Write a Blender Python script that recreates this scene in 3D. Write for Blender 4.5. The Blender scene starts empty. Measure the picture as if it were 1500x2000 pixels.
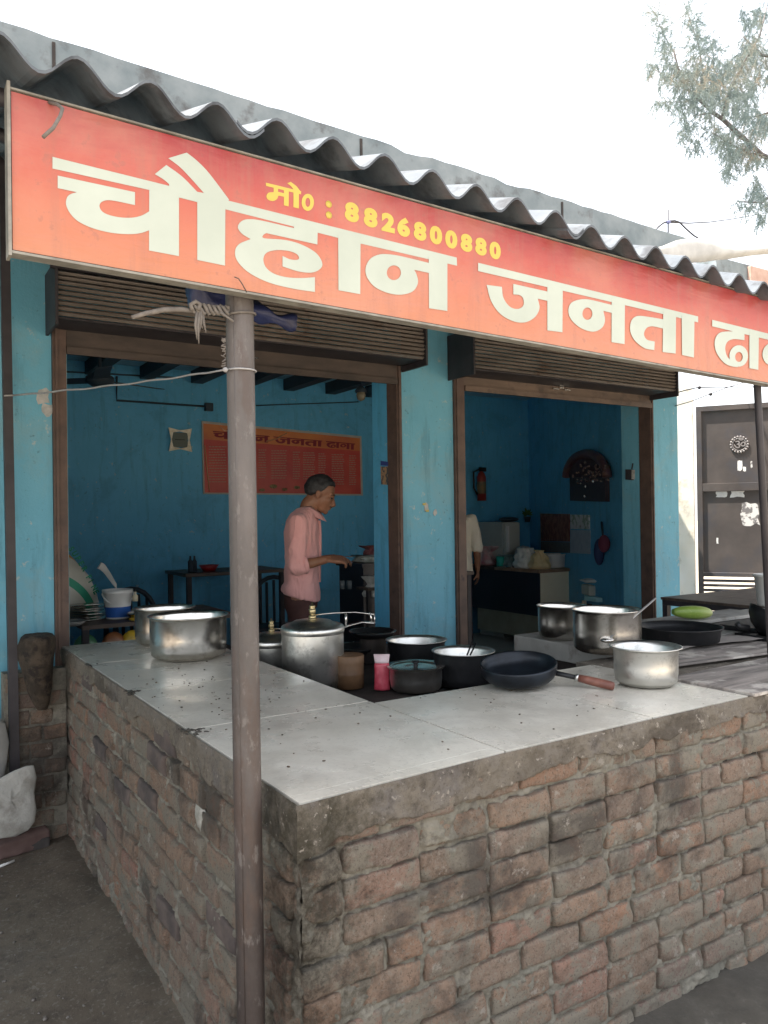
import bpy, bmesh, math, random
from mathutils import Vector, Matrix, noise
import numpy as np
random.seed(7); np.random.seed(7)
SC = bpy.context.scene
COL = SC.collection
R = math.radians

# ------------------------------------------------------------------ camera
FPX = 1541.0
CAMH = 1.6
yaw = R(32.2); pit = math.atan(8 / FPX); rol = math.atan(0.0135)
F0 = Vector((math.sin(yaw), math.cos(yaw), 0)); R0 = Vector((math.cos(yaw), -math.sin(yaw), 0)); U0 = Vector((0, 0, 1))
CF = F0 * math.cos(pit) + U0 * math.sin(pit); CU = -F0 * math.sin(pit) + U0 * math.cos(pit)
CR = R0 * math.cos(rol) - CU * math.sin(rol); CU = CU * math.cos(rol) + R0 * math.sin(rol)
CC = Vector((0, 0, CAMH))
cd = bpy.data.cameras.new('camera'); cam = bpy.data.objects.new('camera', cd); COL.objects.link(cam)
cam.matrix_world = Matrix(((CR.x, CU.x, -CF.x, 0), (CR.y, CU.y, -CF.y, 0), (CR.z, CU.z, -CF.z, CAMH), (0, 0, 0, 1)))
cd.sensor_fit = 'VERTICAL'; cd.sensor_height = 24; cd.lens = 24 * FPX / 2000; cd.clip_end = 2000; cd.clip_start = 0.05
SC.camera = cam

# ------------------------------------------------------------------ sky, sun, exposure
SUN = Vector((-0.36, 0.16, 0.92)).normalized()
elev = math.asin(SUN.z); azim = math.atan2(SUN.x, SUN.y)
w = bpy.data.worlds.new('World'); SC.world = w; w.use_nodes = True
nt = w.node_tree; sky = nt.nodes.new('ShaderNodeTexSky'); sky.sky_type = 'NISHITA'; sky.sun_disc = False
sky.sun_elevation = elev; sky.sun_rotation = azim; sky.air_density = 1.0; sky.dust_density = 5.0; sky.ozone_density = 1.0
nt.nodes['Background'].inputs[1].default_value = 0.15
# thin bright overcast veil over the whole sky
veil = nt.nodes.new('ShaderNodeVectorMath'); veil.operation = 'MULTIPLY_ADD'; veil.inputs[1].default_value = (0.45, 0.45, 0.45); veil.inputs[2].default_value = (3.45, 3.42, 3.36)
nt.links.new(sky.outputs[0], veil.inputs[0]); nt.links.new(veil.outputs[0], nt.nodes['Background'].inputs[0])
sl = bpy.data.lights.new('sun', 'SUN'); sl.energy = 4.8; sl.angle = R(0.6); sl.color = (1, 0.94, 0.85)
so = bpy.data.objects.new('sun', sl); COL.objects.link(so); so.rotation_euler = SUN.to_track_quat('Z', 'Y').to_euler(); so.location = (0, 0, 20)
SC.view_settings.view_transform = 'Standard'; SC.view_settings.look = 'None'; SC.view_settings.gamma = 1
SC.view_settings.use_curve_mapping = False; SC.view_settings.exposure = 1.6
SC.cycles.max_bounces = 10; SC.cycles.diffuse_bounces = 8

# ------------------------------------------------------------------ helpers
def ray(x, y): return CF + CR * ((x - 750) / FPX) + CU * ((1000 - y) / FPX)
def at(x, y, X=None, Y=None, z=None, t=None):
    d = ray(x, y)
    if t is None: t = X / d.x if X is not None else Y / d.y if Y is not None else (z - CAMH) / d.z
    return CC + d * t

class MB:
    def __init__(s): s.v = []; s.f = []; s.sm = []
    def add(s, vs, fs, smooth=False):
        o = len(s.v); s.v += [tuple(p) for p in vs]; s.f += [tuple(i + o for i in f) for f in fs]; s.sm += [smooth] * len(fs); return s
    def box(s, a, b, M=None, bev=0.0):
        x0, y0, z0 = a; x1, y1, z1 = b
        if bev <= 0:
            vs = [(x0,y0,z0),(x1,y0,z0),(x1,y1,z0),(x0,y1,z0),(x0,y0,z1),(x1,y0,z1),(x1,y1,z1),(x0,y1,z1)]
            fs = [(0,3,2,1),(4,5,6,7),(0,1,5,4),(1,2,6,5),(2,3,7,6),(3,0,4,7)]
        else:
            bm = bmesh.new(); bmesh.ops.create_cube(bm, size=1)
            for v in bm.verts: v.co = Vector(((x0+x1)/2 + v.co.x*(x1-x0), (y0+y1)/2 + v.co.y*(y1-y0), (z0+z1)/2 + v.co.z*(z1-z0)))
            bmesh.ops.bevel(bm, geom=list(bm.edges), offset=bev, segments=2, affect='EDGES', profile=0.6)
            bm.verts.index_update(); vs = [v.co.copy() for v in bm.verts]; fs = [[v.index for v in f.verts] for f in bm.faces]; bm.free()
        if M: vs = [M @ Vector(v) for v in vs]
        return s.add(vs, fs)
    def hexa(s, p8):
        return s.add(p8, [(0,3,2,1),(4,5,6,7),(0,1,5,4),(1,2,6,5),(2,3,7,6),(3,0,4,7)])
    def tube(s, pts, r, n=8, caps=True, smooth=True, flat=1.0):
        pts = [Vector(p) for p in pts]; rs = r if isinstance(r, (list, tuple)) else [r] * len(pts)
        vs = []; up = None
        for i, p in enumerate(pts):
            t = (pts[min(i+1, len(pts)-1)] - pts[max(i-1, 0)]).normalized()
            if up is None:
                up = Vector((0, 0, 1)) if abs(t.z) < 0.9 else Vector((1, 0, 0))
            a = (up - t * up.dot(t)).normalized(); up = a; b = t.cross(a)
            for k in range(n):
                an = 2 * math.pi * k / n; vs.append(p + (a * math.cos(an) * flat + b * math.sin(an)) * rs[i])
        fs = []
        for i in range(len(pts) - 1):
            for k in range(n):
                k2 = (k + 1) % n; fs.append((i*n+k, i*n+k2, (i+1)*n+k2, (i+1)*n+k))
        s.add(vs, fs, smooth)
        if caps:
            o = len(s.v) - len(vs)
            s.f.append(tuple(o + k for k in range(n))[::-1]); s.sm.append(False)
            s.f.append(tuple(o + (len(pts)-1)*n + k for k in range(n))); s.sm.append(False)
        return s
    def lathe(s, prof, c=(0, 0, 0), n=40, M=None, smooth=True, wob=0.0):
        vs = []; c = Vector(c)
        for (r, z) in prof:
            for k in range(n):
                an = 2 * math.pi * k / n; rr = r * (1 + wob * math.sin(3 * an + 1) + wob * 0.6 * math.sin(5 * an))
                v = Vector((rr * math.cos(an), rr * math.sin(an), z)); vs.append((M @ v if M else v) + c)
        fs = []
        for i in range(len(prof) - 1):
            for k in range(n):
                k2 = (k + 1) % n; fs.append((i*n+k, i*n+k2, (i+1)*n+k2, (i+1)*n+k))
        return s.add(vs, fs, smooth)
    def loft(s, rings, smooth=True, caps=True):
        n = len(rings[0]); vs = [p for r_ in rings for p in r_]; fs = []
        for i in range(len(rings) - 1):
            for k in range(n):
                k2 = (k + 1) % n; fs.append((i*n+k, i*n+k2, (i+1)*n+k2, (i+1)*n+k))
        s.add(vs, fs, smooth)
        if caps:
            o = len(s.v) - len(vs)
            s.f.append(tuple(o + k for k in range(n))[::-1]); s.sm.append(smooth)
            s.f.append(tuple(o + (len(rings)-1)*n + k for k in range(n))); s.sm.append(smooth)
        return s
    def ball(s, c, r, M=None, nu=14, nv=9):
        rx, ry, rz = r if isinstance(r, (tuple, list)) else (r, r, r); c = Vector(c); rings = []
        for j in range(nv + 1):
            th = math.pi * (j + 0.02) / (nv + 0.04); rg = []
            for k in range(nu):
                an = 2 * math.pi * k / nu; v = Vector((rx*math.sin(th)*math.cos(an), ry*math.sin(th)*math.sin(an), -rz*math.cos(th)))
                rg.append((M @ v if M else v) + c)
            rings.append(rg)
        return s.loft(rings)
    def grid(s, fn, nu, nv, smooth=True):
        vs = [fn(i / nu, j / nv) for j in range(nv + 1) for i in range(nu + 1)]
        fs = [(j*(nu+1)+i, j*(nu+1)+i+1, (j+1)*(nu+1)+i+1, (j+1)*(nu+1)+i) for j in range(nv) for i in range(nu)]
        return s.add(vs, fs, smooth)
    def mesh(s, name, o=Vector((0, 0, 0))):
        me = bpy.data.meshes.new(name); me.from_pydata([Vector(v) - o for v in s.v], [], s.f)
        me.polygons.foreach_set('use_smooth', s.sm); me.update(); return me

ORG = {}
def link(name, me, mat, parent=None, loc=None, label=None):
    o = bpy.data.objects.new(name, me); COL.objects.link(o)
    if mat is not None and not me.materials:
        for m_ in (mat if isinstance(mat, (list, tuple)) else [mat]): me.materials.append(m_)
    if parent is not None: o.parent = parent
    if loc is not None: o.location = loc
    if label: o['label'] = label
    return o
def worg(parent):
    w_ = Vector((0, 0, 0)); p = parent
    while p is not None: w_ += Vector(p.location); p = p.parent
    return w_
def obj(name, mb, mat, parent=None, label=None, org=None):
    """verts are world coordinates; origin at parent's origin (unrotated parents) or org."""
    if parent is not None and org is None:
        return link(name, mb.mesh(name, worg(parent)), mat, parent, None, label)
    if org is None:
        a = np.array([tuple(v) for v in mb.v]); org = Vector(((a[:,0].min()+a[:,0].max())/2, (a[:,1].min()+a[:,1].max())/2, a[:,2].min()))
    org = Vector(org)
    return link(name, mb.mesh(name, org), mat, parent, org - (worg(parent) if parent else Vector((0,0,0))), label)
def tag(o, label, cat, group=None):
    o['label'] = label; o['category'] = cat
    if group: o['group'] = group
    return o
def thing(name, label, cat, loc, group=None, rotz=0):
    o = bpy.data.objects.new(name, None); COL.objects.link(o); o.location = loc; o.rotation_euler = (0, 0, rotz); o.empty_display_size = 0.1
    return tag(o, label, cat, group)
def struct(o): o['kind'] = 'structure'; return o
def stuff(o): o['kind'] = 'stuff'; return o

# ---- materials
def srgb(r, g, b):
    return tuple(((c/255)/12.92 if c/255 < 0.04045 else ((c/255+0.055)/1.055)**2.4) for c in (r, g, b))
def mk(name):
    m = bpy.data.materials.new(name); m.use_nodes = True
    return m, m.node_tree, m.node_tree.nodes['Principled BSDF']
def N(nt_, t, **kw):
    n = nt_.nodes.new(t)
    for k, v in kw.items(): setattr(n, k, v)
    return n
def noise_node(nt_, co, scale, detail=6, rough=0.6, dist=0.0, sc3=None):
    if sc3:
        mp = N(nt_, 'ShaderNodeMapping'); mp.inputs['Scale'].default_value = sc3; nt_.links.new(co, mp.inputs[0]); co = mp.outputs[0]
    n = N(nt_, 'ShaderNodeTexNoise'); n.inputs['Scale'].default_value = scale; n.inputs['Detail'].default_value = detail
    n.inputs['Roughness'].default_value = rough; n.inputs['Distortion'].default_value = dist; nt_.links.new(co, n.inputs[0]); return n.outputs[0]
def ramp(nt_, fac, stops, interp='LINEAR'):
    r_ = N(nt_, 'ShaderNodeValToRGB'); cr = r_.color_ramp; cr.interpolation = interp
    while len(cr.elements) < len(stops): cr.elements.new(0.5)
    for e, (p, c) in zip(cr.elements, stops):
        e.position = p; e.color = (c[0], c[1], c[2], 1) if isinstance(c, (tuple, list)) else (c, c, c, 1)
    nt_.links.new(fac, r_.inputs[0]); return r_.outputs[0]
def mix(nt_, fac, a, b, mode='MIX'):
    m = N(nt_, 'ShaderNodeMix'); m.data_type = 'RGBA'; m.blend_type = mode
    for sock, v in ((m.inputs[0], fac), (m.inputs[6], a), (m.inputs[7], b)):
        if hasattr(v, 'is_linked'): nt_.links.new(v, sock)
        elif isinstance(v, (int, float)): sock.default_value = v if sock.type == 'VALUE' else (v, v, v, 1)
        else: sock.default_value = (v[0], v[1], v[2], 1)
    return m.outputs[2]
def wpos(nt_): return N(nt_, 'ShaderNodeNewGeometry').outputs['Position']
def ocoord(nt_): return N(nt_, 'ShaderNodeTexCoord').outputs['Object']
def bump(nt_, b, h, strength=0.3, dist=0.01):
    n = N(nt_, 'ShaderNodeBump'); n.inputs['Strength'].default_value = strength; n.inputs['Distance'].default_value = dist
    nt_.links.new(h, n.inputs['Height']); nt_.links.new(n.outputs[0], b.inputs['Normal'])
def pm(name, c1, c2=None, scale=8, rough=0.7, bmp=0.0, metal=0.0, lo=0.35, hi=0.65, dist=0.004, world=True, sc3=None, c3=None, s3=30, f3=(0.6, 0.7), spec=None, trans=0.0):
    m, t, b = mk(name); co = wpos(t) if world else ocoord(t)
    n1 = noise_node(t, co, scale, sc3=sc3)
    col = ramp(t, n1, [(lo, c1), (hi, c2 if c2 else c1)])
    if c3: 
        n3 = noise_node(t, co, s3, 8, 0.65); k = ramp(t, n3, [(f3[0], 0.0), (f3[1], 1.0)]); col = mix(t, k, col, c3)
    t.links.new(col, b.inputs['Base Color']); b.inputs['Roughness'].default_value = rough; b.inputs['Metallic'].default_value = metal
    if spec is not None: b.inputs['Specular IOR Level'].default_value = spec
    if bmp: bump(t, b, noise_node(t, co, scale * 4, 8, 0.7, sc3=sc3), bmp, dist)
    if trans: b.inputs['Transmission Weight'].default_value = trans
    return m

M = {}
# ------------------------------------------------------------------ materials
TEAL = srgb(104, 172, 188)
def mat_teal(name, c1, c2, dirt, amt):
    m, t, b = mk(name); co = wpos(t)
    a = ramp(t, noise_node(t, co, 1.6, 9, 0.66), [(0.3, c1), (0.68, c2)])
    a = mix(t, ramp(t, noise_node(t, co, 2.6, 10, 0.72, 0.8), [(0.50, 0.0), (0.62, amt)]), a, dirt)
    a = mix(t, ramp(t, noise_node(t, co, 5, 8, 0.7, sc3=(3, 3, 0.35)), [(0.52, 0.0), (0.68, amt*0.8)]), a, tuple(x*0.45 for x in c1))
    a = mix(t, ramp(t, noise_node(t, co, 18, 7, 0.7), [(0.635, 0.0), (0.665, 0.7)]), a, (0.42, 0.48, 0.48))
    a = mix(t, ramp(t, noise_node(t, co, 24, 7, 0.75), [(0.62, 0.0), (0.68, 0.55)]), a, (0.03, 0.06, 0.07))
    sp = N(t, 'ShaderNodeSeparateXYZ'); t.links.new(co, sp.inputs[0])
    ad = N(t, 'ShaderNodeMath', operation='MULTIPLY_ADD'); t.links.new(noise_node(t, co, 4, 8, 0.7), ad.inputs[0]); ad.inputs[1].default_value = 0.9; t.links.new(sp.outputs[2], ad.inputs[2])
    mr = N(t, 'ShaderNodeMapRange'); t.links.new(ad.outputs[0], mr.inputs[0]); mr.inputs[1].default_value = 0.75; mr.inputs[2].default_value = 1.35; mr.inputs[3].default_value = 0.7; mr.inputs[4].default_value = 0
    a = mix(t, mr.outputs[0], a, tuple(0.5*x + 0.05 for x in c1))
    t.links.new(a, b.inputs['Base Color']); b.inputs['Roughness'].default_value = 0.6; bump(t, b, noise_node(t, co, 9, 10, 0.72), 0.55, 0.012); return m
M['teal'] = mat_teal('teal_wall_paint', (0.115, 0.375, 0.515), (0.155, 0.43, 0.565), (0.20, 0.37, 0.43), 0.55)
M['teal_in'] = mat_teal('inner_wall_paint', (0.085, 0.39, 0.64), (0.115, 0.45, 0.70), (0.06, 0.27, 0.45), 0.5)
M['cement'] = pm('weathered_cement', (0.15, 0.18, 0.19), (0.25, 0.275, 0.28), 3.5, 0.9, 0.5, c3=(0.10, 0.10, 0.10), s3=5, f3=(0.55, 0.7))
M['floor'] = pm('inner_floor', (0.36, 0.34, 0.30), (0.44, 0.42, 0.38), 3, 0.8)
M['ceil'] = pm('ceiling_slab', (0.22, 0.44, 0.56), (0.28, 0.50, 0.62), 3, 0.85)
M['beam'] = pm('beam_paint', (0.02, 0.035, 0.05), (0.03, 0.05, 0.07), 3, 0.7)
M['rust'] = pm('rusty_brown_steel', (0.075, 0.050, 0.042), (0.125, 0.080, 0.062), 9, 0.65, 0.3, c3=(0.05, 0.035, 0.035), s3=14)
def mat_pole():
    m, t, b = mk('grey_brown_steel'); co = wpos(t)
    a = ramp(t, noise_node(t, co, 6, 8, 0.6, sc3=(1, 1, 0.35)), [(0.38, (0.070, 0.062, 0.058)), (0.62, (0.115, 0.100, 0.094))])
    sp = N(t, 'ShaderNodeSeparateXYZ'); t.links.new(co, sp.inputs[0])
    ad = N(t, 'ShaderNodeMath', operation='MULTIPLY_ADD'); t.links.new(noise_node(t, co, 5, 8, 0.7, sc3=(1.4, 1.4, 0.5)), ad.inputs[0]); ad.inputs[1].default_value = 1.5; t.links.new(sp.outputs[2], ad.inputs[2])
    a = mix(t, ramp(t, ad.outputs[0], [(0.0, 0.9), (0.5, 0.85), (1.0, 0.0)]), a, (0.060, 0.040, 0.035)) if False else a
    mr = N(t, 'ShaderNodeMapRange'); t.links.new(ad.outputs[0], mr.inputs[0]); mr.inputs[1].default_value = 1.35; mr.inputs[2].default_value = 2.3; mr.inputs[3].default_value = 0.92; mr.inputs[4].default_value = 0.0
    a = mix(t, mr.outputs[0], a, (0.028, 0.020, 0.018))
    a = mix(t, ramp(t, noise_node(t, co, 12, 10, 0.75, sc3=(1, 1, 0.3)), [(0.50, 0.0), (0.60, 0.55)]), a, (0.065, 0.040, 0.030))
    a = mix(t, ramp(t, noise_node(t, co, 45, 6, 0.7, sc3=(1, 1, 0.4)), [(0.57, 0.0), (0.63, 0.45)]), a, (0.17, 0.155, 0.145))
    t.links.new(a, b.inputs['Base Color']); b.inputs['Roughness'].default_value = 0.55; bump(t, b, noise_node(t, co, 40, 8, 0.7), 0.7, 0.004); return m
M['pole'] = mat_pole()
M['darksteel'] = pm('dark_steel', (0.020, 0.018, 0.022), (0.038, 0.033, 0.038), 8, 0.55, 0.2)
M['shutter'] = pm('shutter_steel', (0.16, 0.138, 0.122), (0.25, 0.215, 0.19), 3, 0.5, 0.1, metal=0.3, c3=(0.12, 0.07, 0.045), s3=6, f3=(0.55, 0.75), sc3=(1, 1, 4))
M['shutter_brown'] = pm('shutter_bottom_rust', (0.085, 0.060, 0.045), (0.16, 0.11, 0.08), 3, 0.6, 0.2, c3=(0.05, 0.035, 0.03), s3=8, f3=(0.5, 0.7), sc3=(1, 1, 3))
M['rail_dark'] = pm('dark_shutter_rail', (0.035, 0.027, 0.023), (0.075, 0.055, 0.045), 4, 0.6, 0.2, sc3=(1, 1, 3))
M['asb'] = pm('asbestos_sheet', (0.085, 0.100, 0.118), (0.135, 0.150, 0.168), 6, 0.9, 0.35, c3=(0.055, 0.06, 0.068), s3=7, f3=(0.48, 0.62))
M['black_iron'] = pm('black_iron', (0.010, 0.011, 0.013), (0.02, 0.021, 0.024), 12, 0.5, 0.4, metal=0.4, c3=(0.03, 0.028, 0.026), s3=20)
M['soot'] = pm('sooty_surface', (0.018, 0.015, 0.014), (0.05, 0.04, 0.035), 7, 0.85, 0.6, dist=0.01)
M['wood_dark'] = pm('dark_table_wood', (0.05, 0.035, 0.028), (0.11, 0.08, 0.062), 4, 0.55, 0.2, sc3=(1, 8, 1))
M['wood_grey'] = pm('weathered_plank', (0.15, 0.135, 0.125), (0.32, 0.285, 0.26), 3, 0.75, 0.6, lo=0.4, hi=0.6, sc3=(1, 7, 1), c3=(0.46, 0.43, 0.39), s3=6, f3=(0.52, 0.60))
M['concrete'] = pm('smooth_concrete', (0.25, 0.25, 0.235), (0.34, 0.335, 0.32), 5, 0.8, 0.3, c3=(0.14, 0.12, 0.11), s3=6, f3=(0.55, 0.7))
M['white_pl'] = pm('white_plastic', (0.70, 0.70, 0.68), (0.76, 0.76, 0.74), 5, 0.4)
M['cream'] = pm('cream_laminate', (0.86, 0.74, 0.53), (0.90, 0.80, 0.60), 3, 0.5, c3=(0.60, 0.50, 0.34), s3=7, f3=(0.6, 0.8))
M['darkpanel'] = pm('dark_laminate', (0.02, 0.018, 0.024), (0.03, 0.026, 0.034), 3, 0.35)
M['white_cloth'] = pm('pale_sheet', (0.55, 0.55, 0.53), (0.68, 0.68, 0.66), 4, 0.7, 0.2)
M['rope'] = pm('old_rope', (0.11, 0.097, 0.087), (0.18, 0.16, 0.142), 40, 0.9, 0.4)
M['cord'] = pm('pale_cord', (0.27, 0.265, 0.265), (0.36, 0.355, 0.35), 40, 0.7)
M['sunwall'] = pm('limewashed_wall', (0.74, 0.68, 0.56), (0.84, 0.80, 0.72), 1.8, 0.9, 0.5, c3=(0.36, 0.30, 0.22), s3=4.5, f3=(0.56, 0.72))
M['gate'] = pm('dark_gate_steel', (0.050, 0.042, 0.040), (0.090, 0.075, 0.068), 2.4, 0.5, 0.1, c3=(0.05, 0.05, 0.06), s3=3, f3=(0.5, 0.7))

def mat_ground():
    m, t, b = mk('dusty_ground'); co = wpos(t)
    a = ramp(t, noise_node(t, co, 0.9, 8, 0.65), [(0.3, (0.075, 0.060, 0.046)), (0.45, (0.125, 0.100, 0.075)), (0.56, (0.155, 0.128, 0.098)), (0.70, (0.105, 0.095, 0.084))])
    a = mix(t, ramp(t, noise_node(t, co, 14, 8, 0.7), [(0.50, 0.0), (0.64, 0.5)]), a, (0.06, 0.052, 0.043))
    a = mix(t, ramp(t, noise_node(t, co, 60, 5, 0.65), [(0.57, 0.0), (0.62, 0.6)]), a, (0.22, 0.20, 0.17))
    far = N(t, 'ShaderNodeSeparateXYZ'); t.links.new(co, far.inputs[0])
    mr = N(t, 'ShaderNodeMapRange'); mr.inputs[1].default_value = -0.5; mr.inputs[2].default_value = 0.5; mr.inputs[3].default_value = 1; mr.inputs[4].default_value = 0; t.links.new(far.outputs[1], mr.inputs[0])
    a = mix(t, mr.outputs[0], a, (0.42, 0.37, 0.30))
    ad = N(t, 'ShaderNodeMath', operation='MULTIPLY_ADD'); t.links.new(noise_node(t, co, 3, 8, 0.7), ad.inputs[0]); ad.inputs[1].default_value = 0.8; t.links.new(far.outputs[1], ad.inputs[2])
    shade_k = ramp(t, ad.outputs[0], [(0.0, 0.0), (0.05, 0.0)]); m1 = N(t, 'ShaderNodeMapRange'); t.links.new(far.outputs[1], m1.inputs[0]); m1.inputs[1].default_value = 0.1; m1.inputs[2].default_value = 0.8
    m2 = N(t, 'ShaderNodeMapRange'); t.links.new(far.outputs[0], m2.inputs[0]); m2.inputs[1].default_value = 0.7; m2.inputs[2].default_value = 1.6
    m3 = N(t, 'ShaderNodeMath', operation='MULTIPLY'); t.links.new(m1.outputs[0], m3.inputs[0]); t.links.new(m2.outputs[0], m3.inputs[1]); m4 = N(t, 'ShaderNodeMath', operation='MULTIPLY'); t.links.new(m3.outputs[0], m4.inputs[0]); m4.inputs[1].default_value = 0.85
    shade_col = ramp(t, noise_node(t, co, 8, 9, 0.7), [(0.35, (0.022, 0.022, 0.019)), (0.6, (0.045, 0.044, 0.038)), (0.72, (0.12, 0.115, 0.105))]); a = mix(t, m4.outputs[0], a, shade_col)  # shade before the counter painted into the ground colour, with rubble flecks
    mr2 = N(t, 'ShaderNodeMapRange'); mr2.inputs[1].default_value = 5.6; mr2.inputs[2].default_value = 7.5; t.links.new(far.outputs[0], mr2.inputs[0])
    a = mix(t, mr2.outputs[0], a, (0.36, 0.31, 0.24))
    t.links.new(a, b.inputs['Base Color']); b.inputs['Roughness'].default_value = 0.9
    bump(t, b, noise_node(t, co, 22, 10, 0.75), 0.6, 0.012); return m
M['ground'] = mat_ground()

def corner_dirt(t, co, base):
    # old damp and moss staining round the near corner, ragged outline
    dd = N(t, 'ShaderNodeVectorMath', operation='MULTIPLY'); t.links.new(co, dd.inputs[0]); dd.inputs[1].default_value = (1, 1, 0.35); d = N(t, 'ShaderNodeVectorMath', operation='DISTANCE'); t.links.new(dd.outputs[0], d.inputs[0]); d.inputs[1].default_value = (0.79, 1.63, 0.62*0.35)
    ad = N(t, 'ShaderNodeMath', operation='MULTIPLY_ADD'); t.links.new(noise_node(t, co, 11, 10, 0.78), ad.inputs[0]); ad.inputs[1].default_value = 1.1; t.links.new(d.outputs['Value'], ad.inputs[2])
    return mix(t, ramp(t, ad.outputs[0], [(0.54, 0.85), (0.76, 0.0)]), base, (0.040, 0.034, 0.026))
def mat_brick():
    m, t, b = mk('worn_brick'); co = wpos(t)
    rnd = N(t, 'ShaderNodeObjectInfo').outputs['Random']
    base = ramp(t, rnd, [(0.0, (0.150, 0.108, 0.078)), (0.16, (0.20, 0.140, 0.095)), (0.30, (0.235, 0.130, 0.078)), (0.42, (0.18, 0.142, 0.108)),
                         (0.56, (0.25, 0.160, 0.105)), (0.68, (0.21, 0.160, 0.118)), (0.80, (0.125, 0.085, 0.075)), (0.90, (0.20, 0.155, 0.12)), (1.0, (0.27, 0.11, 0.075))])
    base = mix(t, 0.25, base, (0.33, 0.235, 0.195))
    gm = N(t, 'ShaderNodeVectorMath', operation='SCALE'); t.links.new(base, gm.inputs[0]); gm.inputs['Scale'].default_value = 1.3; base = gm.outputs[0]
    base = mix(t, ramp(t, noise_node(t, co, 11, 6, 0.6), [(0.35, 0.0), (0.62, 0.55)]), base, (0.225, 0.190, 0.155))
    base = mix(t, ramp(t, noise_node(t, co, 34, 10, 0.8), [(0.50, 0.0), (0.66, 0.6)]), base, (0.085, 0.066, 0.054))
    base = mix(t, ramp(t, noise_node(t, co, 110, 6, 0.75), [(0.52, 0.0), (0.62, 0.6)]), base, (0.30, 0.27, 0.23))
    k = ramp(t, noise_node(t, co, 6.5, 12, 0.78, 0.5), [(0.485, 0.0), (0.535, 0.9)])
    base = mix(t, k, base, (0.250, 0.230, 0.190))
    k2 = ramp(t, noise_node(t, co, 2.4, 9, 0.68, 0.3), [(0.52, 0.0), (0.61, 0.72)])
    base = mix(t, ramp(t, noise_node(t, co, 150, 4, 0.7), [(0.57, 0.0), (0.63, 0.5)]), base, (0.05, 0.04, 0.034))
    base = mix(t, k2, base, (0.068, 0.058, 0.053))
    base = mix(t, ramp(t, noise_node(t, co, 14, 9, 0.75), [(0.60, 0.0), (0.64, 0.75)]), base, (0.38, 0.35, 0.31))
    base = corner_dirt(t, co, base)
    t.links.new(base, b.inputs['Base Color']); b.inputs['Roughness'].default_value = 0.92; b.inputs['Specular IOR Level'].default_value = 0.2
    bump(t, b, noise_node(t, co, 42, 14, 0.85), 1.0, 0.018); return m
M['brick'] = mat_brick()
def mat_mortar(name, c1, c2, c3):
    m, t, b = mk(name); co = wpos(t)
    a = ramp(t, noise_node(t, co, 7, 9, 0.7), [(0.36, c1), (0.62, c2)])
    a = mix(t, ramp(t, noise_node(t, co, 30, 9, 0.75), [(0.48, 0.0), (0.68, 0.85)]), a, c3)
    a = mix(t, ramp(t, noise_node(t, co, 2.4, 9, 0.68, 0.3), [(0.53, 0.0), (0.63, 0.75)]), a, (0.060, 0.052, 0.048))
    a = mix(t, ramp(t, noise_node(t, co, 90, 5, 0.7), [(0.58, 0.0), (0.72, 0.6)]), a, (0.30, 0.28, 0.24))
    a = corner_dirt(t, co, a)
    t.links.new(a, b.inputs['Base Color']); b.inputs['Roughness'].default_value = 0.95; b.inputs['Specular IOR Level'].default_value = 0.15
    bump(t, b, noise_node(t, co, 50, 12, 0.82), 1.0, 0.012); return m
M['mortar'] = mat_mortar('grey_mortar', (0.20, 0.195, 0.165), (0.30, 0.28, 0.235), (0.12, 0.11, 0.095))
def mat_band():
    m, t, b = mk('stained_plaster'); co = wpos(t)
    a = ramp(t, noise_node(t, co, 5, 9, 0.68), [(0.36, (0.150, 0.128, 0.10)), (0.52, (0.235, 0.205, 0.165)), (0.64, (0.19, 0.172, 0.158))])
    a = mix(t, ramp(t, noise_node(t, co, 24, 9, 0.75), [(0.5, 0.0), (0.72, 0.6)]), a, (0.07, 0.058, 0.048))
    a = mix(t, ramp(t, noise_node(t, co, 9, 10, 0.75), [(0.50, 0.0), (0.60, 0.7)]), a, (0.23, 0.205, 0.175))
    a = mix(t, ramp(t, noise_node(t, co, 3, 9, 0.72), [(0.50, 0.0), (0.60, 0.75)]), a, (0.085, 0.070, 0.055))
    a = mix(t, ramp(t, noise_node(t, co, 110, 5, 0.7), [(0.56, 0.0), (0.64, 0.5)]), a, (0.06, 0.05, 0.042))
    d = N(t, 'ShaderNodeVectorMath', operation='DISTANCE'); t.links.new(co, d.inputs[0]); d.inputs[1].default_value = (0.80, 1.62, 0.85)
    ad = N(t, 'ShaderNodeMath', operation='MULTIPLY_ADD'); t.links.new(noise_node(t, co, 13, 10, 0.78), ad.inputs[0]); ad.inputs[1].default_value = 1.3; t.links.new(d.outputs['Value'], ad.inputs[2])
    k = ramp(t, ad.outputs[0], [(0.62, 0.9), (0.92, 0.0)]); a = mix(t, k, a, (0.040, 0.034, 0.018))
    a = mix(t, ramp(t, noise_node(t, co, 40, 5, 0.65), [(0.62, 0.0), (0.66, 0.8)]), a, (0.42, 0.38, 0.33))
    t.links.new(a, b.inputs['Base Color']); b.inputs['Roughness'].default_value = 0.95
    bump(t, b, noise_node(t, co, 38, 14, 0.85), 1.0, 0.02); return m
M['band'] = mat_band()
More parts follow.
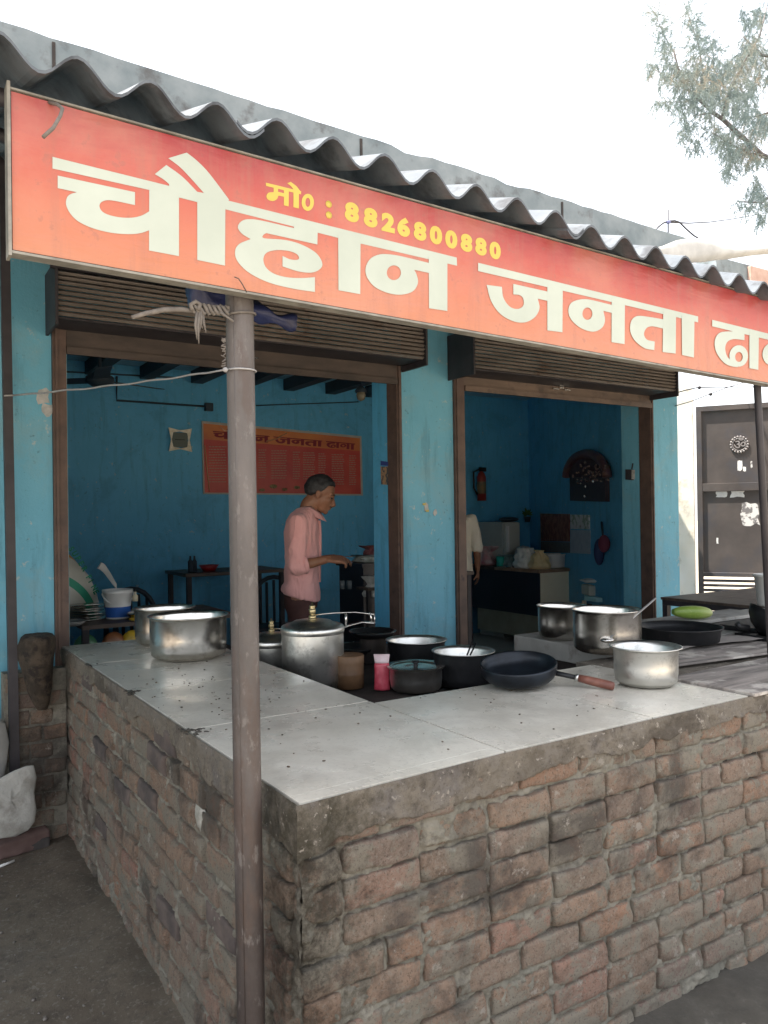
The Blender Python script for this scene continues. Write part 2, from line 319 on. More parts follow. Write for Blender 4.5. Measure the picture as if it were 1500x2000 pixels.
def mat_tile():
    m, t, b = mk('pale_stone_tile'); co = wpos(t)
    a = ramp(t, noise_node(t, co, 2.2, 9, 0.65, 0.6), [(0.35, (0.54, 0.51, 0.44)), (0.62, (0.66, 0.63, 0.56))])
    a = mix(t, ramp(t, noise_node(t, co, 4, 10, 0.75), [(0.50, 0.0), (0.66, 0.4)]), a, (0.36, 0.33, 0.29))
    a = mix(t, ramp(t, noise_node(t, co, 110, 5, 0.65), [(0.56, 0.0), (0.66, 0.4)]), a, (0.30, 0.28, 0.25))
    a = mix(t, ramp(t, noise_node(t, co, 1.7, 10, 0.7, 1.2), [(0.50, 0.0), (0.56, 0.28), (0.60, 0.12), (0.75, 0.3)]), a, (0.33, 0.30, 0.25))
    a = mix(t, ramp(t, noise_node(t, co, 3, 6, 0.6, 0.4, sc3=(1, 14, 1)), [(0.66, 0.0), (0.72, 0.3)]), a, (0.62, 0.61, 0.58))
    t.links.new(a, b.inputs['Base Color'])
    t.links.new(ramp(t, noise_node(t, co, 5, 6, 0.6), [(0.38, 0.22), (0.62, 0.42)]), b.inputs['Roughness']); return m
M['tile'] = mat_tile()
def mat_steel(name, c, rough, aniso=0.75, smudge=0.12):
    m, t, b = mk(name); b.inputs['Metallic'].default_value = 1; b.inputs['Anisotropic'].default_value = aniso
    tg = N(t, 'ShaderNodeTangent', direction_type='RADIAL', axis='Z'); t.links.new(tg.outputs[0], b.inputs['Tangent'])
    co = ocoord(t); n1 = noise_node(t, co, 9, 8, 0.65)
    st = ramp(t, noise_node(t, co, 14, 10, 0.75), [(0.52, 0.0), (0.64, 0.55)]); cl_ = mix(t, st, ramp(t, n1, [(0.3, tuple(x*0.88 for x in c)), (0.65, c)]), tuple(x*0.38 for x in c)); t.links.new(cl_, b.inputs['Base Color'])
    t.links.new(ramp(t, noise_node(t, co, 16, 8, 0.6), [(0.3, rough), (0.7, rough + smudge)]), b.inputs['Roughness'])
    bump(t, b, noise_node(t, co, 30, 4, 0.5, sc3=(1, 1, 6)), 0.04, 0.002); return m
M['steel'] = mat_steel('brushed_steel', (0.72, 0.69, 0.64), 0.19, 0.8, 0.08)
M['alu'] = mat_steel('dull_aluminium', (0.70, 0.70, 0.67), 0.30, 0.6, 0.10)
M['brass'] = mat_steel('brass', (0.62, 0.50, 0.28), 0.3, 0.0)
M['chrome'] = mat_steel('bright_steel', (0.75, 0.73, 0.70), 0.18, 0.0)

# ------------------------------------------------------------------ ground, far things
TILT = -0.0246
g = MB(); g.grid(lambda u, v: (-120 + 240*u, -120 + 240*v, 0), 4, 4)
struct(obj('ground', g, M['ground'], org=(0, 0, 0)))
# rough apron at the foot of the counter (real relief)
def apron(u, v):
    x = -1.5 + 5.9*u; y = 0.6 + 4.6*v
    z = 0.006 + 0.010*noise.noise(Vector((x*3, y*3, 0))) + 0.004*noise.noise(Vector((x*14, y*14, 5))) + 0.012*math.exp(-max(0, 1.62-y)/0.10)*math.exp(-max(0, 0.9-x)*6)*(0.6+0.6*noise.noise(Vector((x*7, y*5, 2)))) + 0.03*math.exp(-max(0, 0.72-x)/0.10)*math.exp(-max(0, 1.6-y)*6)*(0.6+0.6*noise.noise(Vector((x*7, y*5, 9))))
    return (x, y, max(z, 0.0042))
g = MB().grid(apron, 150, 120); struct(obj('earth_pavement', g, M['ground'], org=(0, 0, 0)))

# ------------------------------------------------------------------ the building
FY, FB = 4.35, 4.65
bld = thing('eatery_building', 'low teal painted eatery building with two open shop fronts', 'building', (2.8, 4.5, 0))
b_ = MB()
b_.box((-4, FY, 0), (0.724, FB, 2.62))
b_.box((2.884, FY, 0), (3.312, FB, 2.62)); b_.box((5.386, FY, 0), (5.706, FB, 2.62))
b_.hexa([(-4,FY,2.62),(5.706,FY,2.62),(5.706,FB,2.62),(-4,FB,2.62),(-4,FY,3.4),(5.706,FY,3.4),(5.706,FB,3.4),(-4,FB,3.4)])
obj('front_wall', b_, M['teal'], bld)
# chipped paint patches on the front wall, thin raised flakes of bare plaster
def patch(cx, cz, r, n=11, sq=1.0, seed=0, y=FY - 0.003):
    rn = random.Random(seed); pts = []
    for k in range(n):
        an = 2*math.pi*k/n; rr = r*(0.6 + 0.55*rn.random()); pts.append((cx + rr*math.cos(an), cz + rr*sq*math.sin(an)))
    m_ = MB(); vs = [(p[0], y, p[1]) for p in pts] + [(p[0], y + 0.006, p[1]) for p in pts]
    m_.add(vs, [tuple(range(n))] + [(k, k+n, (k+1) % n + n, (k+1) % n) for k in range(n)]); return m_
pc = pm('bare_plaster', (0.34, 0.36, 0.36), (0.50, 0.50, 0.48), 30, 0.9)
for (px, py, r_, sd) in ((84, 775, 0.035, 1), (92, 800, 0.028, 2), (832, 990, 0.022, 3), (850, 1000, 0.018, 4)):
    p = at(px, py, Y=FY); obj('plaster_patch', patch(p.x, p.z, r_, sq=1.5, seed=sd), pc, bld)
py_ = MB()
for (px, py) in ((829, 985), (835, 998)):
    p = at(px, py, Y=FY - 0.008); py_.box((p.x - 0.012, p.y, p.z - 0.006), (p.x + 0.012, p.y + 0.004, p.z + 0.008))
obj('paint_smear', py_, pm('yellow_smear', (0.5, 0.42, 0.12)), bld)
# parapet of cement
p_ = MB(); zt = lambda x: 4.105 + (x - 0.5) * -0.0275
nseg = 90; vs = []
rings = []
for i in range(nseg + 1):
    x = -4 + 9.9*i/nseg; t_ = zt(x) + 0.012*noise.noise(Vector((x*6, 0, 3))) + (-0.02 if noise.noise(Vector((x*2.2, 7, 3))) > 0.35 else 0)
    rings.append([(x, FY-0.02, 3.402), (x, FB, 3.402), (x, FB, t_), (x, FY-0.02, t_ - 0.005)])
p_.loft(rings, smooth=False); obj('parapet', p_, M['cement'], bld)
for px in (104, 700, 1090):
    q = at(px, 160, Y=FY); pl = MB().box((q.x - 0.008, FY - 0.028, zt(q.x) - 0.5), (q.x + 0.008, FY - 0.019, zt(q.x) - 0.03)); obj('parapet_joint', pl, M['soot'], bld)
# side wall, oblique, kept behind the corner
def quadwall(m_, a, b, z0, z1, th):
    a = Vector((a[0], a[1], 0)); b = Vector((b[0], b[1], 0)); d = (b - a).normalized(); n = Vector((d.y, -d.x, 0)) * th
    P_ = [a, b, b + n, a + n]; return m_.hexa([(p.x, p.y, z0) for p in P_] + [(p.x, p.y, z1) for p in P_])
s_ = MB(); quadwall(s_, (5.56, 4.652), (7.0, 7.6), 0, 3.4, 0.14)
obj('side_wall', s_, M['teal_in'], bld)
s_ = MB(); s_.box((0.1, 7.6, 0), (7.2, 7.75, 3.4)); obj('back_wall', s_, M['teal_in'], bld)
s_ = MB(); s_.box((0.15, 4.652, 0), (0.3, 7.598, 3.4)); obj('partition_wall', s_, M['teal_in'], bld)
s_ = MB(); s_.hexa([(0.302,FB+.002,3.06),(5.6,FB+.002,3.06),(6.97,7.598,3.06),(0.302,7.598,3.06),(0.302,FB+.002,3.398),(5.6,FB+.002,3.398),(6.97,7.598,3.398),(0.302,7.598,3.398)])
obj('roof_slab', s_, M['ceil'], bld)
for i, x in enumerate([0.55 + 0.50*k for k in range(10)]):
    m_ = MB().box((x, FB + 0.004, 2.94), (x + 0.12, 7.596, 3.058)); obj('ceiling_beam', m_, M['beam'], bld)
s_ = MB(); s_.hexa([(0.302,4.30,0),(5.55,4.30,0),(6.98,7.598,0),(0.302,7.598,0),(0.302,4.30,0.15),(5.55,4.30,0.15),(6.98,7.598,0.15),(0.302,7.598,0.15)])
# keep the floor clear of the piers: only behind the front wall
s_ = MB(); s_.hexa([(0.302,FB+.002,0),(5.55,FB+.002,0),(6.98,7.598,0),(0.302,7.598,0),(0.302,FB+.002,0.15),(5.55,FB+.002,0.15),(6.98,7.598,0.15),(0.302,7.598,0.15)])
s_.box((0.80, 4.36, 0), (2.835, FB, 0.15)); s_.box((3.405, 4.36, 0), (5.345, FB, 0.15))
obj('floor_slab', s_, M['floor'], bld)
# plinth strip of greyish render on the far left wall
m_ = MB().box((-4, FY - 0.02, 0), (0.60, FY - 0.002, 0.62)); obj('plinth', m_, M['cement'], bld)
# door jambs (steel channels)
for (x0, x1, y0) in ((0.726, 0.793, 4.33), (2.842, 2.882, 4.34), (3.314, 3.400, 4.33), (5.350, 5.384, 4.34)):
    m_ = MB(); m_.box((x0, y0, 0.1), (x1, y0 + 0.12, 2.61)); m_.box((x0 + 0.012, y0 - 0.012, 0.1), (x0 + 0.024, y0 - 0.001, 2.60))
    obj('door_jamb', m_, M['rust'], bld)
m_ = MB().box((0.795, 4.36, 0.15), (0.800, 4.64, 2.6)); obj('jamb_edge', m_, pm('pale_teal', (0.3, 0.55, 0.62)), bld)

# rolled shutters: hood with slats, end brackets, bottom rail
def shutter(label, x0, x1, z0, z1, tilt=-0.016):
    t = thing('roller_shutter', label, 'shutter', ((x0 + x1)/2, 4.15, z0), 'rolled up shutters over the two shop fronts')
    nsl = 9; h = (z1 - z0)
    for k in range(nsl):
        a0 = k / nsl; a1 = (k + 1) / nsl
        def yy(a): return 4.085 + 0.05*(1 - math.sin(math.pi*(0.30 + a*0.55)))
        m_ = MB(); za, zb = z0 + h*a0 + 0.002, z0 + h*a1 - 0.002
        rings = []
        for x in (x0, (x0 + x1)/2, x1):
            dz = tilt*(x - x0)*0.35
            rings.append([(x, yy(a0), za + dz), (x, yy(a0) - 0.010, za + 0.006 + dz), (x, yy((a0+a1)/2) - 0.018, (za + zb)/2 + dz), (x, yy(a1) - 0.008, zb - 0.005 + dz), (x, yy(a1), zb + dz), (x, yy((a0+a1)/2) + 0.01, (za+zb)/2 + dz)])
        m_.loft(rings, smooth=False); obj('slat', m_, M['shutter'], t)
    m_ = MB().box((x0, 4.10, z0 - 0.012), (x1, 4.335, z0 - 0.002)); m_.box((x0, 4.09, z1 + 0.002), (x1, 4.335, z1 + 0.012)); obj('hood_shell', m_, M['darksteel'], t)
    for xe in (x0 - 0.016, x1 + 0.002):
        m_ = MB(); m_.box((xe, 4.06, z0 - 0.05), (xe + 0.014, 4.345, z1 + 0.03)); m_.box((xe - 0.02, 4.05, z1 - 0.01), (xe + 0.02, 4.075, z1 + 0.05))
        obj('end_bracket', m_, M['darksteel'], t)
    return t
sh1 = shutter('wider dark roller shutter hood over the left shop front', 0.712, 2.885, 2.600, 2.83)
sh2 = shutter('roller shutter hood over the right shop front, by the end pier', 3.285, 5.335, 2.575, 2.80)
for (t, x0, x1) in ((sh1, 0.795, 2.84), (sh2, 3.402, 5.348)):
    m_ = MB(); m_.box((x0, 4.335, 2.470), (x1, 4.362, 2.64)); obj('bottom_rail', m_, M['shutter_brown'] if x0 > 2 else M['rail_dark'], t)
    m_ = MB(); m_.box((x0, 4.318, 2.462), (x1, 4.334, 2.50)); obj('bottom_angle', m_, M['shutter_brown'] if x0 > 2 else M['rail_dark'], t)
    m_ = MB(); c = (x0 + x1)/2 - 0.05
    for dx in (-0.06, 0.06): m_.box((c + dx - 0.03, 4.318, 2.535), (c + dx + 0.03, 4.343, 2.545))
    m_.box((c - 0.02, 4.322, 2.546), (c + 0.02, 4.343, 2.56)); obj('lock_plate', m_, M['chrome'], t)

# ------------------------------------------------------------------ corrugated awning
aw = thing('corrugated_awning', 'grey corrugated cement sheet awning sloping down to the sign', 'awning', (1.2, 1.62, 2.4))
PITCH = 0.1410; PH = 0.322
def aw_sheet(xa, xb, lift):
    n = int(round((xb - xa)/PITCH*12)); mb = MB(); L = 2.72; slope = 0.34
    def zf(x, y):
        am = 0.0255; return 2.490 - 0.0470*x + am*math.cos(2*math.pi*(x - PH)/PITCH) + slope*(y - 1.60) + lift
    rings = []
    ys = [1.60, 1.62, 2.2, 3.0, 4.325]
    for y in ys:
        rings.append([(xa + (xb - xa)*i/n, y, zf(xa + (xb - xa)*i/n, y)) for i in range(n + 1)] + [(xa + (xb - xa)*i/n, y, zf(xa + (xb - xa)*i/n, y) - 0.0065) for i in range(n, -1, -1)])
    mb.loft(rings, smooth=False); return mb
xs = [-3.26, -2.26, -1.26, -0.27]
x = PH - PITCH*4.0; k = 0; edges = []
xa = PH - PITCH*26 + PITCH*0.3  # unseen leftward run of sheets, added to block sun from the left
while xa < 5.9:
    xb = xa + PITCH*7.45; 
    obj('corrugated_sheet', aw_sheet(xa, xb, 0.0 if k % 2 else 0.0085), M['asb'], aw); xa += PITCH*7; k += 1
m_ = MB().tube([(-3.2, 2.6, 2.92), (6.0, 2.6, 2.49)], 0.022, 8); obj('purlin', m_, M['darksteel'], aw)
m_ = MB().tube([(-3.2, 1.80, 2.638), (6.0, 1.80, 2.21)], 0.02, 8); obj('front_rail', m_, M['darksteel'], aw)
# ------------------------------------------------------------------ the sign
SY = 1.66
sg = thing('shop_sign', 'long red and orange shop sign board with large pale lettering', 'sign', (0.205, SY, 2.08))
def mat_sign():
    m, t, b = mk('printed_flex'); co = wpos(t); s = N(t, 'ShaderNodeSeparateXYZ'); t.links.new(co, s.inputs[0])
    # print gradient across the height of the board (ink, not light)
    a = N(t, 'ShaderNodeMath', operation='MULTIPLY_ADD'); t.links.new(s.outputs[0], a.inputs[0]); a.inputs[1].default_value = 0.0246; t.links.new(s.outputs[2], a.inputs[2])
    mr = N(t, 'ShaderNodeMapRange'); t.links.new(a.outputs[0], mr.inputs[0]); mr.inputs[1].default_value = 2.118; mr.inputs[2].default_value = 2.44
    c = ramp(t, mr.outputs[0], [(0.0, (0.44, 0.172, 0.090)), (0.35, (0.44, 0.135, 0.075)), (0.70, (0.40, 0.074, 0.054)), (1.0, (0.30, 0.040, 0.046))])
    c = mix(t, ramp(t, noise_node(t, co, 2.5, 8, 0.65), [(0.46, 0.0), (0.64, 0.4)]), c, (0.47, 0.22, 0.15))
    c = mix(t, ramp(t, noise_node(t, co, 5, 9, 0.7, sc3=(6, 6, 0.5)), [(0.50, 0.0), (0.66, 0.35)]), c, (0.30, 0.13, 0.09))
    c = mix(t, ramp(t, noise_node(t, co, 40, 6, 0.7), [(0.60, 0.0), (0.66, 0.3)]), c, (0.20, 0.09, 0.07))
    t.links.new(c, b.inputs['Base Color']); b.inputs['Roughness'].default_value = 0.45
    h = noise_node(t, co, 2.5, 5, 0.55, 0.6, sc3=(1, 1, 2.5)); bump(t, b, h, 0.5, 0.03); return m
L0, L1 = Vector((0.205, 0, 2.119)), Vector((3.35, 0, 2.119 - 0.0246*3.145)); HH = 0.3135
def sgz(x, f): return 2.119 - 0.0246*(x - 0.205) + f*(HH - 0.003*(x - 0.2))
m_ = MB(); nx = 60
m_.grid(lambda u, v: (0.209 + 3.137*u, SY + 0.0003*noise.noise(Vector((u*9, v*2, 0))), sgz(0.209 + 3.137*u, 0.012 + 0.976*v)), nx, 8)
obj('sign_face', m_, mat_sign(), sg)
m_ = MB()
for f0, f1 in ((-0.012, 0.004), (0.996, 1.008)):
    m_.hexa([(0.203, SY-0.004, sgz(0.2, f0)), (3.35, SY-0.004, sgz(3.35, f0)), (3.35, SY+0.03, sgz(3.35, f0)), (0.203, SY+0.03, sgz(0.2, f0)),
             (0.203, SY-0.004, sgz(0.2, f1)), (3.35, SY-0.004, sgz(3.35, f1)), (3.35, SY+0.03, sgz(3.35, f1)), (0.203, SY+0.03, sgz(0.2, f1))])
m_.hexa([(0.201, SY-0.006, sgz(0.2, -0.03)), (0.207, SY-0.006, sgz(0.2, -0.03)), (0.207, SY+0.034, sgz(0.2, -0.03)), (0.201, SY+0.034, sgz(0.2, -0.03)),
         (0.201, SY-0.006, sgz(0.2, 1.04)), (0.207, SY-0.006, sgz(0.2, 1.04)), (0.207, SY+0.034, sgz(0.2, 1.04)), (0.201, SY+0.034, sgz(0.2, 1.04))])
obj('sign_frame', m_, pm('frame_cream', (0.15, 0.14, 0.12), (0.26, 0.245, 0.21), 20, 0.6), sg)
m_ = MB().grid(lambda u, v: (0.209 + 3.137*u, SY + 0.028, sgz(0.209 + 3.137*u, 0.02 + 0.96*v)), 4, 2); obj('sign_back', m_, M['darksteel'], sg)

def cat(pts):
    out = []; n = len(pts)
    for i in range(n):
        p0, p1, p2, p3 = pts[i-1], pts[i], pts[(i+1) % n], pts[(i+2) % n]
        out.append((p1[0], p1[1]))
        if p1[2] or p2[2]:
            t1 = ((p2[0]-p0[0])/2, (p2[1]-p0[1])/2) if p1[2] else (p2[0]-p1[0], p2[1]-p1[1])
            t2 = ((p3[0]-p1[0])/2, (p3[1]-p1[1])/2) if p2[2] else (p2[0]-p1[0], p2[1]-p1[1])
            for s in (0.2, 0.4, 0.6, 0.8):
                h1 = 2*s**3-3*s**2+1; h2 = -2*s**3+3*s**2; h3 = s**3-2*s**2+s; h4 = s**3-s**2
                out.append(tuple(h1*p1[j]+h2*p2[j]+h3*t1[j]+h4*t2[j] for j in (0, 1)))
    return out
def curve_mesh(cu):
    o = bpy.data.objects.new('tmp', cu); COL.objects.link(o); dg = bpy.context.evaluated_depsgraph_get(); dg.update()
    me = bpy.data.meshes.new_from_object(o.evaluated_get(dg)); bpy.data.objects.remove(o); bpy.data.curves.remove(cu)
    vs = [v.co.copy() for v in me.vertices]; fs = [tuple(p.vertices) for p in me.polygons]; bpy.data.meshes.remove(me); return vs, fs
def loops_mb(mb, loops, f, ext=0.0004):
    """loops: outline + holes in 2D; f maps (u, v, depth) to world"""
    cu = bpy.data.curves.new('g', 'CURVE'); cu.dimensions = '2D'; cu.fill_mode = 'BOTH'; cu.extrude = ext
    for lp in loops:
        pts = cat(lp); sp = cu.splines.new('POLY'); sp.points.add(len(pts) - 1); sp.use_cyclic_u = True
        for q, p in zip(sp.points, pts): q.co = (p[0], p[1], 0, 1)
    vs, fs = curve_mesh(cu); mb.add([f(v.x, v.y, v.z) for v in vs], fs)
def text_mb(mb, body, size, f, ext=0.0003, off=0.0, sx=1.0, align='LEFT'):
    cu = bpy.data.curves.new('t', 'FONT'); cu.body = body; cu.size = size; cu.extrude = ext; cu.offset = off; cu.align_x = align; cu.resolution_u = 4
    vs, fs = curve_mesh(cu)
    if ext == 0:      # flat print: every glyph a hair above the one before, so that overlapping ink never shares a plane
        par = list(range(len(vs)))
        def fd(a):
            while par[a] != a: par[a] = par[par[a]]; a = par[a]
            return a
        for f_ in fs:
            for q in f_[1:]: par[fd(q)] = fd(f_[0])
        ids = {}
        vs = [Vector((v.x, v.y, 0.00018*ids.setdefault(fd(k), len(ids)))) for k, v in enumerate(vs)]
    mb.add([f(v.x*sx, v.y, v.z) for v in vs], fs)
GLYPHS = [['bar',[[[(0.2825,2.3184,0),(1.2835,2.2827,0),(1.2842,2.2611,0),(0.9874,2.2687,0),(0.6401,2.2847,0),(0.4709,2.2925,0),(0.2822,2.2952,0)]]]],['cha',[[[(0.2917,2.2833,0),(0.4426,2.2817,0),(0.4423,2.2546,0),(0.3941,2.2548,1),(0.3757,2.248,1),(0.371,2.2368,1),(0.3802,2.2261,1),(0.4046,2.2229,1),(0.4322,2.2262,1),(0.4547,2.2348,1),(0.4733,2.2485,0),(0.4728,2.2082,0),(0.4514,2.1974,1),(0.4262,2.1912,1),(0.3933,2.1881,1),(0.3585,2.1906,1),(0.3298,2.1993,1),(0.3144,2.2125,1),(0.3069,2.2281,1),(0.3083,2.242,1),(0.3148,2.2507,1),(0.3273,2.2577,0),(0.2914,2.2583,0)]],[[(0.4725,2.3029,0),(0.5359,2.3017,0),(0.5342,2.1632,0),(0.4703,2.1647,0)]]]],['au',[[[(0.5138,2.369,0),(0.5541,2.3904,0),(0.5766,2.3779,1),(0.604,2.3563,1),(0.6489,2.308,0),(0.6395,2.287,0),(0.5761,2.2878,0),(0.5764,2.3102,0),(0.5911,2.3108,0),(0.5669,2.3325,1),(0.5402,2.3546,1)]],[[(0.4843,2.3284,0),(0.5092,2.3534,0),(0.5429,2.3364,1),(0.5764,2.3102,0),(0.5761,2.2878,0),(0.5143,2.2914,0),(0.5146,2.3139,0),(0.5015,2.3218,1)]],[[(0.5762,2.2983,0),(0.6402,2.2962,0),(0.6375,2.1591,0),(0.5745,2.1615,0)]]]],['ha',[[[(0.8682,2.2457,0),(0.7372,2.2492,0),(0.7294,2.2426,1),(0.733,2.2365,1),(0.7841,2.2418,1),(0.826,2.2384,1),(0.8644,2.2249,1),(0.8807,2.2034,1),(0.8735,2.1875,1),(0.8507,2.1762,1),(0.8166,2.1741,1),(0.777,2.1793,0),(0.7773,2.2035,0),(0.7959,2.199,1),(0.8136,2.2003,1),(0.8196,2.2059,1),(0.8129,2.2144,1),(0.792,2.2177,1),(0.7631,2.2147,1),(0.7386,2.205,1),(0.7295,2.1893,1),(0.7349,2.1715,1),(0.7541,2.1595,1),(0.787,2.1558,1),(0.8248,2.1596,1),(0.8605,2.1669,0),(0.86,2.132,0),(0.8033,2.1316,1),(0.7417,2.1371,1),(0.694,2.1522,1),(0.667,2.1736,1),(0.6615,2.1947,1),(0.6714,2.2128,1),(0.699,2.2287,0),(0.6776,2.2378,1),(0.6688,2.2508,1),(0.678,2.2654,1),(0.6957,2.2731,1),(0.7275,2.2758,1),(0.8075,2.2734,0),(0.8076,2.2822,0),(0.8696,2.2801,0)]]]],['aa',[[[(0.9249,2.2843,0),(0.9876,2.2836,0),(0.9845,2.1439,0),(0.9237,2.1449,0)]]]],['na',[[[(1.067,2.2554,1),(1.0404,2.2502,1),(1.015,2.2358,1),(1.0009,2.2114,1),(1.0048,2.1878,1),(1.0272,2.1676,1),(1.0655,2.158,1),(1.1047,2.1593,1),(1.14,2.1726,1),(1.1566,2.1959,1),(1.1534,2.2164,1),(1.146,2.2287,0),(1.1932,2.2276,0),(1.1936,2.2535,0),(1.1063,2.257,1)],[(1.1047,2.2148,1),(1.1024,2.2064,1),(1.0964,2.199,1),(1.0878,2.1941,1),(1.0784,2.1927,1),(1.07,2.1951,1),(1.0643,2.2006,1),(1.0624,2.2083,1),(1.0646,2.2167,1),(1.0705,2.224,1),(1.079,2.2289,1),(1.0884,2.2304,1),(1.0969,2.2282,1),(1.1027,2.2226,1)]],[[(1.1919,2.271,0),(1.252,2.2689,0),(1.2497,2.1364,0),(1.1906,2.136,0)]]]],['bar2',[[[(1.3553,2.2802,0),(2.2913,2.2507,0),(2.2908,2.2309,0),(2.1771,2.2347,0),(1.6102,2.2506,0),(1.3549,2.2577,0)]]]],['ja',[[[(1.4798,2.2412,0),(1.6123,2.2378,0),(1.6118,2.211,0),(1.5712,2.2123,0),(1.5768,2.1849,1),(1.5573,2.1571,1),(1.5196,2.1386,1),(1.4757,2.1372,1),(1.4294,2.1523,1),(1.3984,2.1834,1),(1.3839,2.2245,0),(1.4379,2.2269,0),(1.4431,2.1976,1),(1.4656,2.176,1),(1.4946,2.1732,1),(1.5154,2.1853,1),(1.5157,2.2048,1),(1.5026,2.213,1),(1.4793,2.2119,0)]],[[(1.6091,2.2686,0),(1.6701,2.2661,0),(1.6657,2.1273,0),(1.6062,2.1262,0)]]]],['na2',[[[(1.7686,2.2373,1),(1.7355,2.2317,1),(1.7027,2.2174,1),(1.6909,2.1938,1),(1.7017,2.1691,1),(1.7403,2.1486,1),(1.7917,2.1433,1),(1.8301,2.159,1),(1.8444,2.1834,1),(1.8381,2.2114,0),(1.8787,2.21,0),(1.8792,2.2342,0),(1.8105,2.2371,1)],[(1.7903,2.197,1),(1.788,2.1888,1),(1.7821,2.1817,1),(1.7736,2.1771,1),(1.7643,2.176,1),(1.7561,2.1785,1),(1.7505,2.1841,1),(1.7486,2.1918,1),(1.7508,2.2,1),(1.7567,2.2071,1),(1.7651,2.2117,1),(1.7744,2.2129,1),(1.7827,2.2104,1),(1.7884,2.2048,1)]],[[(1.8754,2.2597,0),(1.9346,2.258,0),(1.9297,2.1205,0),(1.8715,2.1204,0)]]]],['ta',[[[(2.116,2.2195,0),(2.1153,2.1895,0),(2.0599,2.1907,1),(2.0315,2.1811,1),(2.0199,2.1611,1),(2.0335,2.1457,1),(2.0702,2.1434,0),(2.0677,2.1161,0),(2.0208,2.1176,1),(1.9752,2.1376,1),(1.9559,2.1662,1),(1.9629,2.1978,1),(1.9907,2.2148,1),(2.0417,2.2186,1)]],[[(2.1139,2.251,0),(2.1775,2.2483,0),(2.1723,2.1151,0),(2.1078,2.1138,0)]],[[(2.2054,2.2479,0),(2.2715,2.2463,0),(2.2651,2.1111,0),(2.2042,2.1137,0)]]]],['bar3',[[[(2.3651,2.2485,0),(2.9618,2.2288,0),(2.9611,2.2063,0),(2.3646,2.2263,0)]]]],['dha',[[[(2.5458,2.2392,0),(2.5448,2.1989,0),(2.4822,2.1956,1),(2.4462,2.1815,1),(2.4345,2.1565,1),(2.4503,2.1275,1),(2.497,2.1168,1),(2.5023,2.1008,1),(2.4354,2.1057,1),(2.3871,2.1382,1),(2.3773,2.1775,1),(2.4074,2.2098,1),(2.4885,2.2237,0),(2.4891,2.2437,0)]],[[(2.5641,2.1453,1),(2.5583,2.1285,1),(2.5429,2.114,1),(2.5211,2.1048,1),(2.4973,2.1027,1),(2.4762,2.1079,1),(2.462,2.1194,1),(2.4572,2.135,1),(2.4628,2.1515,1),(2.4777,2.1658,1),(2.4992,2.1752,1),(2.523,2.1777,1),(2.5444,2.1727,1),(2.5592,2.1611,1)],[(2.5329,2.1388,1),(2.5305,2.1311,1),(2.5243,2.1245,1),(2.5155,2.1204,1),(2.5059,2.1195,1),(2.4973,2.122,1),(2.4915,2.1274,1),(2.4896,2.1347,1),(2.4919,2.1423,1),(2.498,2.1489,1),(2.5068,2.1531,1),(2.5164,2.1541,1),(2.525,2.1516,1),(2.5309,2.1461,1)]],[[(2.5748,2.2419,0),(2.6312,2.2399,0),(2.6239,2.1019,0),(2.5711,2.1028,0)]]]],['ba',[[[(2.7784,2.1719,1),(2.7714,2.153,1),(2.7529,2.1367,1),(2.7268,2.1263,1),(2.6984,2.1237,1),(2.6732,2.1294,1),(2.6562,2.1421,1),(2.6505,2.1594,1),(2.6572,2.1778,1),(2.675,2.194,1),(2.7006,2.2046,1),(2.7291,2.2077,1),(2.7547,2.2023,1),(2.7724,2.1895,1)],[(2.7408,2.1668,1),(2.7381,2.1584,1),(2.7311,2.1512,1),(2.7211,2.1467,1),(2.7101,2.1456,1),(2.7004,2.1483,1),(2.6938,2.1541,1),(2.6916,2.162,1),(2.6942,2.1703,1),(2.7012,2.1774,1),(2.7111,2.182,1),(2.7221,2.1831,1),(2.7319,2.1805,1),(2.7386,2.1747,1)]],[[(2.7864,2.2351,0),(2.8462,2.2328,0),(2.8395,2.0878,0),(2.7824,2.0896,0)]],[[(2.876,2.2316,0),(2.9378,2.2293,0),(2.9308,2.0826,0),(2.8717,2.0845,0)]]]]]
M['letter'] = pm('pale_lettering', (0.37, 0.405, 0.345), (0.43, 0.465, 0.40), 4, 0.5)
gi = 0
for i, (nm, pieces) in enumerate(GLYPHS):
    mb = MB()
    for j, loops in enumerate(pieces):
        gi += 1; dp = SY - 0.0006 - 0.00007*gi
        loops_mb(mb, loops, lambda u, v, d, dp=dp: (u, dp - d, v), 0.0)
    obj('letter', mb, M['letter'], sg)
